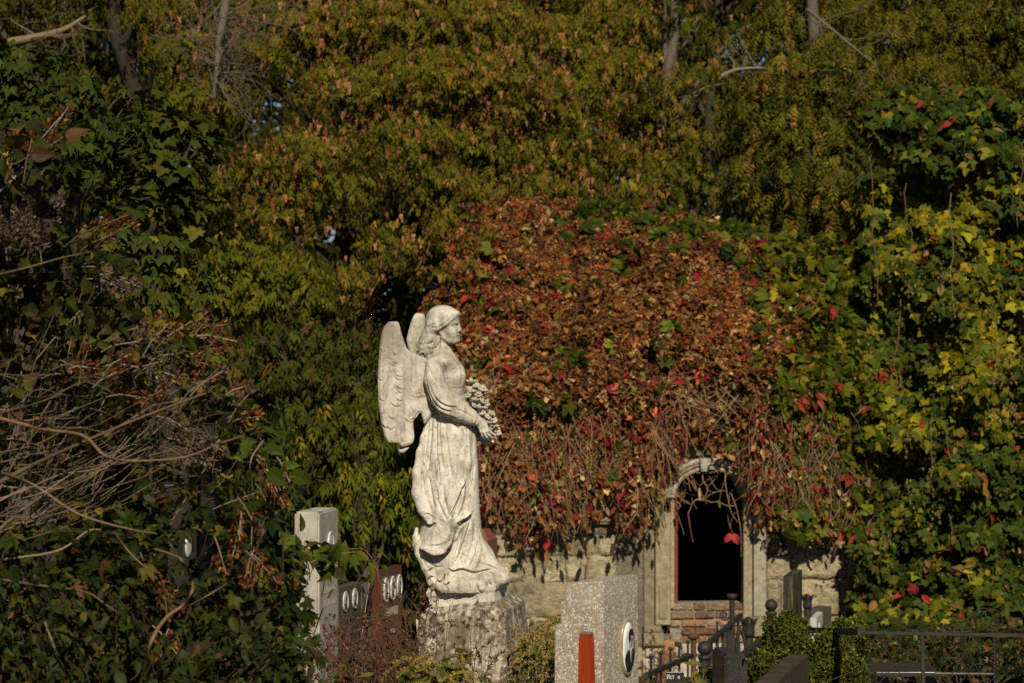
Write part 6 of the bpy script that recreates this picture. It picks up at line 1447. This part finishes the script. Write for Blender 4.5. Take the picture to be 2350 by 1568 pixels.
# ================================================================== LILAC THICKET, WEEDS, HEDGE
rr = random.Random(77)
def in_poly(u, v, poly):
    p = np.array(poly, float); ins = np.zeros(u.shape, bool); j = len(p) - 1
    for i in range(len(p)):
        ins ^= ((p[i, 1] > v) != (p[j, 1] > v)) & (u < (p[j, 0] - p[i, 0]) * (v - p[i, 1]) / (p[j, 1] - p[i, 1] + 1e-9) + p[i, 0]); j = i
    return ins
def poly_pts(n, poly, Y0, Y1, holes=.3, sc=60, seed=1):
    p = np.array(poly); lo, hi = p.min(0), p.max(0); u = rng.uniform(lo[0], hi[0], n); v = rng.uniform(lo[1], hi[1], n)
    jit = 14 * fbm(np.stack([u / 25, v / 25, 0 * u], -1), seed + 9, 2); ok = in_poly(u + jit, v + jit, poly)
    h = fbm(np.stack([u / sc, v / sc, 0 * u], -1), seed, 3); ok &= h < holes
    u, v = u[ok], v[ok]; h = h[ok]; Y = rng.uniform(Y0, Y1, len(u)) + .5 * h
    return u, v, Y
TW = [(.17, .115, .07), (.22, .16, .105), (.12, .08, .045), (.26, .20, .14), (.18, .105, .055)]
PANC = [(3, (.15, .046, .016)), (2, (.10, .034, .015)), (1.0, (.24, .10, .024)), (.4, (.34, .21, .045))]
PANG = [(2, (.15, .10, .07)), (2, (.10, .065, .045)), (1, (.20, .14, .10))]
def panicle(acc, base, d, L, pal, n=30):
    """seed head: little pointed capsules round a branching stalk"""
    t = rng.random(n) ** .8; d = np.array(d, float) / np.linalg.norm(d); rad = L * .26 * (1 - t) + .006
    off = rdir(n); off = norm(off - (off @ d)[:, None] * d); p = np.array(base) + d * (t * L)[:, None] + off * rad[:, None]
    scatter(acc, RHOMB, p, norm(d + off * .8 + .3 * rdir(n)), rdir(n), rng.uniform(.016, .028, n), pick(pal, n, .25), .05)
    scatter(acc, RHOMB, p, norm(d + off * .6 + .3 * rdir(n)), rdir(n), rng.uniform(.016, .026, n), pick(pal, n, .25), .05)
    return np.array([base, np.array(base) + d * L * .5, np.array(base) + d * L])
def bush(name, label, base, group, cat='shrub'):
    root = empty(name, tuple(base), label, cat, group); return root
LP = [(4, (.020, .028, .004)), (3, (.034, .042, .005)), (1.2, (.065, .066, .007)), (.7, (.12, .095, .011)), (.8, (.10, .046, .02)), (.3, (.22, .16, .012))]
GB = 'lilac bushes in the left foreground'
def lilac(label, poly, Y0, Y1, n, base, twigs, heads, seed, holes=.30, size=(.04, .085), pal=LP, leaf=HEART, name='lilac_bush', mat=None, thick=.006, group=GB, twc=None):
    TWL = twc or TW
    root = bush(name, label, base, group); lf, tw, hd = Acc(), Acc(), Acc()
    u, v, Y = poly_pts(n, poly, Y0, Y1, holes, 55, seed); k = len(u); p = PA(u, v, Y); p[:, 2] = np.maximum(p[:, 2], .25)
    b = np.array(tuple(base))
    out_ = norm(p - b); al = norm(out_ * .5 + np.array([.1, -.25, -.75]) * rng.uniform(.3, 1.2, (k, 1)) + rdir(k) * .65); nm = norm(np.array([.1, -.3, .7]) + rdir(k) * 1.0)
    scatter(lf, leaf, p, al, nm, rng.uniform(*size, k), pick(pal, k, .2), .015)
    # a twig into every few leaves, joined back towards the stool
    for i in range(0, k, 12):
        e = p[i]; m_ = b + (e - b) * rng.uniform(.72, .92) + rng.normal(0, .06, 3); limb(tw, m_, e, .0026, .0012, random.choice(TWL), 0, .15, 6)
    for i in range(0, k, 60):
        e = p[i]; limb(tw, b + rng.normal(0, .12, 3) * [1, 1, 0], b + (e - b) * .9, thick, .003, random.choice(TWL), .04, .16, 12)
    for (pts, Yt, r0) in twigs:
        c = spline([P(a, q, Yt + rr.uniform(-.15, .15)) for a, q in pts], 6); tube(tw, c, np.linspace(r0, r0 * .4, len(c)), 6, rr.choice(TW), cap=False)
    for (a, q, Yh, dx, dz, L, pal_) in heads:
        s_ = panicle(hd, tuple(P(a, q, Yh)), (dx, rr.uniform(-.3, .1), dz), L, pal_); tube(tw, [tuple(s_[0] - (s_[2] - s_[0]) * .5 + np.array([0, .02, -.02])), *map(tuple, s_)], .003, 4, rr.choice(TW), cap=False)
    tw.build('branches', M_twig, root); lf.build('foliage', mat or M_lilac, root)
    if hd.n: o = hd.build('seed_heads', M_dry, root); o['kind'] = 'stuff'
    return root
# upper sprig
lilac('lilac sprig with large heart leaves and rust seed heads, reaching up at the left edge', [(-60, 330), (30, 300), (90, 270), (150, 270), (160, 320), (110, 370), (60, 420), (-60, 480)], 9.8, 10.2, 95, P(-120, 700, 10), [([(-60, 470), (0, 440), (40, 400), (80, 350), (130, 290)], 10, .006), ([(0, 440), (20, 390), (30, 300)], 10, .005), ([(-20, 520), (40, 470), (52, 400)], 10, .004)],
      [(85, 330, 9.95, .6, .7, .17, PANC), (95, 350, 9.9, .7, .45, .13, PANC), (120, 300, 9.95, .5, .7, .12, PANC), (30, 365, 9.9, .1, 1, .11, PANC), (10, 400, 9.9, -.1, 1, .10, [(1, (.40, .24, .06))]), (60, 372, 9.85, .2, .8, .12, PANC)], 3, .5, (.085, .135))
# grey brown dried heads at the edge + upper bush
heads = []
for i in range(46): heads.append((rr.uniform(-20, 110), rr.uniform(470, 580), 10.0, rr.uniform(-.2, .9), rr.uniform(.2, 1), rr.uniform(.06, .10), PANG))
for a, q in ((180, 540), (230, 520), (250, 540), (205, 560)): heads.append((a, q, 10.1, .9, .35, .13, PANC))
for a, q in ((215, 612), (235, 620), (255, 630), (270, 640), (225, 640), (245, 650)): heads.append((a, q, 10.1, .8, -.3, .11, PANG))
lilac('upper lilac bush with yellowing leaves and grey brown seed heads at the left edge', [(-60, 470), (60, 480), (150, 510), (215, 560), (300, 610), (300, 680), (350, 740), (380, 800), (300, 860), (150, 900), (-60, 900)], 10.0, 11.0, 1500, P(-160, 1750, 10.8), [([(-40, 640), (60, 615), (150, 590), (240, 572)], 10, .006), ([(0, 700), (40, 640), (130, 620), (220, 600)], 10.2, .005), ([(60, 610), (120, 560), (160, 520)], 10.1, .004)], heads, 7, .32)
# middle: bare fan of twigs, leaves thinning out, russet heads on the crest
tw = []
for i in range(50):
    v0 = rr.uniform(820, 1240); u0 = rr.uniform(-60, 60); u1 = rr.uniform(170, 540); slope = -.10 - .42 * max(0, (v0 - 950)) / 300 + rr.gauss(0, .14); 
    if v0 < 930: slope = rr.gauss(-.25, .2)
    pts = [(u0 + (u1 - u0) * t, v0 + slope * (u1 - u0) * (t - .18 * math.sin(t * 3)) + rr.gauss(0, 13)) for t in (0, .2, .4, .6, .8, 1)]
    tw.append((pts, rr.uniform(9.6, 10.6), rr.choice([.0013, .0016, .002, .0026, .0038])))
for i in range(120):
    u0 = rr.uniform(0, 440); v0 = rr.uniform(860, 1180); L = rr.uniform(40, 130); an = rr.gauss(-.35, .5)
    tw.append(([(u0, v0), (u0 + L * .5 * math.cos(an), v0 + L * .5 * math.sin(an) + rr.gauss(0, 4)), (u0 + L * math.cos(an), v0 + L * math.sin(an))], rr.uniform(9.5, 10.5), rr.choice([.0012, .0015, .0019])))
tw += [([(-40, 950), (100, 985), (190, 1000), (240, 1045), (300, 1058), (420, 1050), (500, 1020), (560, 1000)], 9.6, .008), ([(-40, 1130), (60, 1075), (180, 1020), (320, 960), (480, 900)], 9.7, .010), ([(-30, 1240), (80, 1150), (200, 1090), (330, 1050), (450, 1020)], 9.8, .009), ([(0, 1085), (80, 1115), (180, 1180), (300, 1215), (360, 1225)], 9.5, .007), ([(240, 1000), (400, 900), (470, 850)], 9.8, .005)]
heads = []
for (a, q) in ((330, 760), (350, 780), (375, 790), (400, 800), (430, 770), (440, 790), (470, 800), (420, 820), (380, 830), (300, 790), (270, 830), (310, 850), (360, 850), (480, 880), (455, 890), (430, 900), (500, 920), (520, 895), (300, 920), (270, 900), (400, 870), (340, 905), (150, 830), (180, 850), (120, 860), (230, 870), (250, 800), (380, 770), (460, 765), (530, 960), (545, 935)):
    for _ in range(1 + (rr.random() < .4)): heads.append((a + rr.gauss(0, 9), q + rr.gauss(0, 9), rr.uniform(9.7, 10.2), rr.uniform(.1, .9), rr.uniform(-.3, .7), rr.uniform(.08, .13), PANC if rr.random() < .8 else PANG))
for (a, q) in ((385, 960), (400, 975), (420, 985), (440, 1000), (460, 1005), (410, 1010), (390, 1030), (430, 1030)): heads.append((a, q, 9.7, .7, -.4, .11, PANG))
lilac('lilac bush with a bare fan of grey twigs and russet seed heads, left middle', [(-60, 760), (200, 760), (330, 740), (440, 745), (510, 800), (540, 900), (590, 960), (620, 1050), (560, 1130), (430, 1150), (300, 1220), (-60, 1280)], 10.0, 11.2, 900, P(-220, 1700, 10.8), tw, heads, 15, .16, pal=LP)
# arching right edge shoots
EDGE = [(3, (.046, .066, .006)), (2, (.07, .086, .007)), (1, (.11, .108, .01))]
lilac('leafy arching shoots along the sunlit crest of the lilac bush', [(300, 640), (420, 740), (500, 770), (545, 850), (560, 930), (610, 960), (640, 1030), (680, 1080), (690, 1140), (640, 1130), (590, 1030), (530, 960), (490, 860), (420, 800), (330, 720)], 9.9, 10.4, 380, P(120, 1700, 10.6), [([(480, 780), (520, 850), (545, 930), (600, 1010)], 10, .004), ([(560, 1020), (600, 1050), (650, 1090), (680, 1130)], 10, .004), ([(605, 1010), (575, 1060), (580, 1140), (575, 1300)], 9.9, .004)],
      [(a + rr.gauss(0, 6), q + rr.gauss(0, 6), 9.9, .3, -.6, .10, PANC) for a, q in ((640, 1060), (600, 1090), (610, 1120), (630, 1110), (590, 1130), (640, 1085), (600, 1060))], 21, .42, (.07, .12), EDGE, OVAL, 'leafy_shoot', M_leaf)
# dark lower thicket: creeper leaves over weeds
CR = [(4, (.018, .029, .004)), (3, (.030, .042, .005)), (1.0, (.058, .064, .007)), (.7, (.11, .085, .012)), (.4, (.09, .042, .016))]
heads = [(a + rr.gauss(0, 7), q + rr.gauss(0, 7), 9.6, rr.uniform(-.2, .6), -.5, rr.uniform(.09, .13), PANC) for a, q in ((560, 1270), (580, 1280), (600, 1275), (590, 1295), (555, 1190), (565, 1165), (545, 1210), (350, 1310), (360, 1340), (375, 1370), (370, 1440), (385, 1450), (500, 1260), (330, 1290))]
lowt = [([(340, 1560), (345, 1480), (380, 1420), (420, 1390), (440, 1360), (440, 1330), (420, 1290), (400, 1275), (355, 1260)], 9.4, .009), ([(0, 1285), (130, 1265), (200, 1220), (230, 1215)], 9.5, .006), ([(0, 1330), (100, 1345), (200, 1360), (260, 1400), (345, 1440)], 9.4, .006), ([(260, 1220), (290, 1260), (330, 1300)], 9.5, .006), ([(100, 1420), (130, 1500), (160, 1570)], 9.4, .005), ([(650, 1240), (648, 1380), (640, 1420)], 9.7, .004), ([(420, 1400), (480, 1365), (520, 1340)], 9.4, .004)]
lilac('creeper with drooping five fingered leaves tangled over weeds, lower left corner', [(-60, 1220), (200, 1200), (420, 1180), (540, 1130), (620, 1160), (655, 1220), (675, 1300), (705, 1390), (720, 1450), (700, 1600), (-60, 1600)], 9.6, 11.0, 1900, P(300, 1900, 10.4), lowt, heads, 31, .16, (.07, .125), CR, PALM5L, 'ground_creeper', M_leaf, .004, twc=[(.06, .04, .022), (.09, .055, .03)])
lilac('small oval leaved brambles under the creeper at the bottom left', [(-60, 1300), (250, 1290), (420, 1400), (640, 1420), (760, 1480), (800, 1600), (-60, 1600)], 9.0, 10.6, 1500, P(250, 1950, 10.0), [], [], 41, .25, (.03, .065), CR, OVAL, 'bramble', M_leaf, .004, twc=[(.06, .04, .022), (.09, .055, .03)])
lilac('leafy shoot with pointed leaves hanging in front of the pale grey stele', [(660, 1190), (690, 1210), (720, 1240), (760, 1250), (840, 1255), (850, 1290), (800, 1310), (740, 1310), (700, 1290), (680, 1330), (650, 1300), (655, 1240)], 11.6, 12.2, 120, P(640, 1700, 12), [([(640, 1360), (700, 1300), (760, 1275), (830, 1265)], 11.9, .004), ([(640, 1420), (645, 1300), (640, 1200)], 11.9, .004)], [], 47, .5, (.07, .125), EDGE, OVAL, 'leafy_shoot', M_leaf, .004, 'leafy shoots over the gravestones')
lilac('drooping leafy shoot hanging beside the red stone with three ovals', [(830, 1240), (870, 1260), (885, 1330), (880, 1390), (895, 1440), (870, 1450), (860, 1380), (840, 1300)], 12.2, 12.6, 60, P(800, 1700, 12.4), [([(800, 1260), (840, 1265), (868, 1320), (876, 1420)], 12.3, .003)], [], 49, .6, (.06, .11), EDGE, LANCE, 'leafy_shoot', M_leaf, .003, 'leafy shoots over the gravestones')

# ------------------------------------------------------------------ dry brown weeds and goldenrod
def weeds(label, name, poly_u, v_top, v_bot, Y0, Y1, n, kind, cat='weeds', kindtag='stuff'):
    st_, fl, lf = Acc(), Acc(), Acc()
    for i in range(n):
        u = rr.uniform(*poly_u); Y = rr.uniform(Y0, Y1); vt = v_top(u) + rr.expovariate(1 / 45.0) - 12; vb = v_bot
        lean = rr.gauss(.1, .25); k = 9; t = np.linspace(0, 1, k); uu = u + lean * (1 - t) ** 1.5 * -(vt - vb) * .35 * -1 * (1 - t) + 0 * t
        pts = [P(u + lean * (vb - vt) * .35 * s ** 2, vb + (vt - vb) * s, Y) for s in t]
        c_ = (.13, .065, .035) if kind == 'dry' else (.20, .16, .06)
        tube(st_, pts, np.linspace(.0026, .0009, k), 4, c_, cap=False); p = np.array([tuple(q) for q in pts])
        if kind == 'dry':
            for _ in range(rr.randint(5, 10)):
                j = rr.randint(3, k - 1); a_ = p[j]; e = a_ + norm(rng.normal(0, 1, 3) + np.array([0, 0, .9])) * rr.uniform(.03, .13); limb(st_, a_, e, .0016, .0008, c_, 0, .1, 4)
                m_ = 6; scatter(fl, RHOMB, np.repeat(e[None], m_, 0), norm(rdir(m_) + [0, 0, .25]), rdir(m_), rng.uniform(.014, .026, m_), pick([(3, (.13, .062, .036)), (2, (.09, .045, .028)), (1, (.20, .11, .06))], m_, .2), .05)
            m_ = 4; q_ = p[rng.integers(1, 6, m_)]; scatter(lf, LANCE, q_, norm(rdir(m_) + [0, -.2, -.3]), norm(rdir(m_) + [0, 0, 1]), rng.uniform(.05, .09, m_), pick([(2, (.12, .10, .022)), (1, (.20, .11, .045)), (1, (.07, .09, .016))], m_), .03)
        else:
            for _ in range(rr.randint(6, 10)):                     # arching one-sided plumes
                j = rr.randint(5, k - 1); a_ = p[j]; d_ = np.array([rr.gauss(0, 1), rr.gauss(-.3, .6), .6]); d_ /= np.linalg.norm(d_); L = rr.uniform(.06, .16)
                s_ = np.linspace(0, 1, 14)[:, None]; q_ = a_ + d_ * L * s_ + np.array([0, 0, -1]) * L * .7 * s_ ** 2; tube(st_, q_, .0015, 4, c_, cap=False)
                m_ = 46; ii = rng.integers(2, 14, m_); base_ = q_[ii] + rng.normal(0, .004, (m_, 3)); scatter(fl, RHOMB, base_, norm(rdir(m_) + [0, 0, .7]), rdir(m_), rng.uniform(.010, .018, m_), pick([(3, (.36, .25, .035)), (2, (.28, .19, .05)), (2, (.34, .26, .14)), (.6, (.5, .38, .05))], m_, .2), .05)
            m_ = 12; q_ = p[rng.integers(1, k, m_)]; scatter(lf, LANCE, q_, norm(rdir(m_) + [0, -.2, .1]), norm(rdir(m_) + [0, 0, 1]), rng.uniform(.05, .09, m_), pick([(2, (.08, .10, .016)), (1, (.13, .13, .02))], m_), .03)
    root = empty(name, tuple(P((poly_u[0] + poly_u[1]) / 2, v_bot, (Y0 + Y1) / 2)), label, cat, None); root['kind'] = 'stuff'
    st_.build('stalks', M_twig, root); fl.build('flower_heads', M_dry, root); lf.build('foliage', M_leaf, root); return root
weeds('dry brown weeds with starry seed heads around the pedestal foot', 'dry_weeds', (770, 965), lambda u: np.interp(u, [770, 850, 900, 960, 1010], [1450, 1430, 1405, 1370, 1370]), 1660, 11.4, 12.4, 64, 'dry')
weeds('thin dry brown stalks in front of the pedestal face', 'dry_weeds', (1000, 1120), lambda u: np.interp(u, [1000, 1060, 1120], [1350, 1400, 1440]), 1660, 11.6, 12.2, 11, 'dry')
weeds('dry brown weeds low under the creeper at the left', 'dry_weeds', (600, 800), lambda u: 1440, 1660, 11.0, 11.8, 40, 'dry')
weeds('goldenrod plumes in front of the pedestal', 'goldenrod', (880, 1100), lambda u: np.interp(u, [880, 960, 1020, 1100], [1535, 1515, 1510, 1535]), 1680, 10.6, 11.2, 11, 'gold')
weeds('goldenrod plumes between the pedestal and the terrazzo gravestone', 'goldenrod', (1190, 1295), lambda u: np.interp(u, [1190, 1240, 1295], [1450, 1430, 1450]), 1680, 12.2, 13.0, 20, 'gold')
weeds('sparse dry weeds along the foot of the mausoleum wall', 'dry_weeds', (1478, 1545), lambda u: 1470, 1640, 18.8, 20.5, 30, 'dry')
lilac('few broad green leaves at the pedestal foot', [(960, 1490), (1020, 1480), (1060, 1500), (1080, 1600), (900, 1600)], 11.0, 11.4, 46, P(1000, 1800, 11.2), [], [], 53, .6, (.06, .10), EDGE, OVAL, 'burdock', M_leaf, .003, 'plants around the pedestal')
lilac('curled yellow green leafy plant at the foot of the ball topped post', [(1575, 1520), (1600, 1500), (1625, 1530), (1640, 1600), (1570, 1600)], 12.4, 12.7, 40, P(1605, 1800, 12.5), [], [], 57, .8, (.06, .10), [(2, (.09, .12, .02)), (2, (.15, .16, .03))], OVAL, 'burdock', M_leaf, .003, 'plants around the pedestal')

# ------------------------------------------------------------------ box hedge: two clipped-then-overgrown mounds
BX = [(4, (.034, .05, .006)), (3, (.062, .08, .007)), (2, (.125, .13, .009))]
def box_bush(label, boughs, u, Y, seed):
    root = empty('box_bush', tree_xy(u, Y), label, 'shrub', 'box bushes by the railings'); lf, tw_ = Acc(), Acc(); b = np.array(tree_xy(u, Y))
    for (a, q, y, r, n) in boughs:
        c = np.array(P(a, q, y)); rad = r * y / FPX
        for _ in range(n):
            d_ = rdir(1)[0]; d_[2] = abs(d_[2]) if rng.random() < .75 else d_[2]; d_[1] = -abs(d_[1]) if rng.random() < .7 else d_[1]
            tip = c + d_ * rad * rng.uniform(.75, 1.12) * np.array([1, .8, 1.1]); up = norm(d_ * .5 + np.array([0, 0, 1.0]) + rng.normal(0, .3, 3)); L = rng.uniform(.08, .19)
            limb(tw_, tip - up * L, tip, .002, .001, (.16, .13, .05), 0, .05, 4); m_ = 16; t = rng.random(m_)
            ps = tip - up * L * (1 - t)[:, None]; scatter(lf, OVAL, ps, norm(rdir(m_) * .8 + up * .8), norm(up + rdir(m_)), rng.uniform(.016, .028, m_), pick(BX[:2] if rng.random() < .5 else BX, m_, .2) * (1 + .8 * np.clip(t - .55, 0, 1) / .45 * (d_[2] > .2))[:, None], .02)
        limb(tw_, b, c, .012, .004, (.16, .13, .05))
    tw_.build('stems', M_twig, root); lf.build('foliage', M_leaf, root)
box_bush('box bush with bright yellow green tips, in front of the tall black slab', [(1800, 1470, 13.6, 45, 200), (1760, 1540, 13.4, 50, 200), (1835, 1530, 13.4, 60, 220), (1808, 1425, 13.7, 24, 90), (1770, 1440, 13.6, 24, 60), (1840, 1440, 13.7, 18, 50)], 1800, 13.6, 3)
box_bush('box bush with small dark leaves, left end of the scroll railing', [(1900, 1500, 13.4, 55, 220), (1950, 1470, 13.6, 45, 180), (1930, 1560, 13.2, 65, 240), (1880, 1570, 13.2, 50, 160), (1965, 1440, 13.7, 22, 80), (1930, 1440, 13.6, 22, 60)], 1930, 13.5, 5)
# low undergrowth behind the scroll railing, its shade put into darkened leaf colours
lilac('shaded ivy and fallen leaves under the hop vine, behind the scroll railing', [(1960, 1440), (2480, 1420), (2480, 1620), (1960, 1620)], 17, 20, 2200, P(2200, 1650, 19.5), [], [], 61, .12, (.05, .10), [(4, (.022, .034, .005)), (2, (.05, .058, .006)), (.7, (.12, .06, .022)), (.4, (.22, .16, .07))], PALM5L, 'ground_ivy', M_leaf, .004, 'undergrowth')
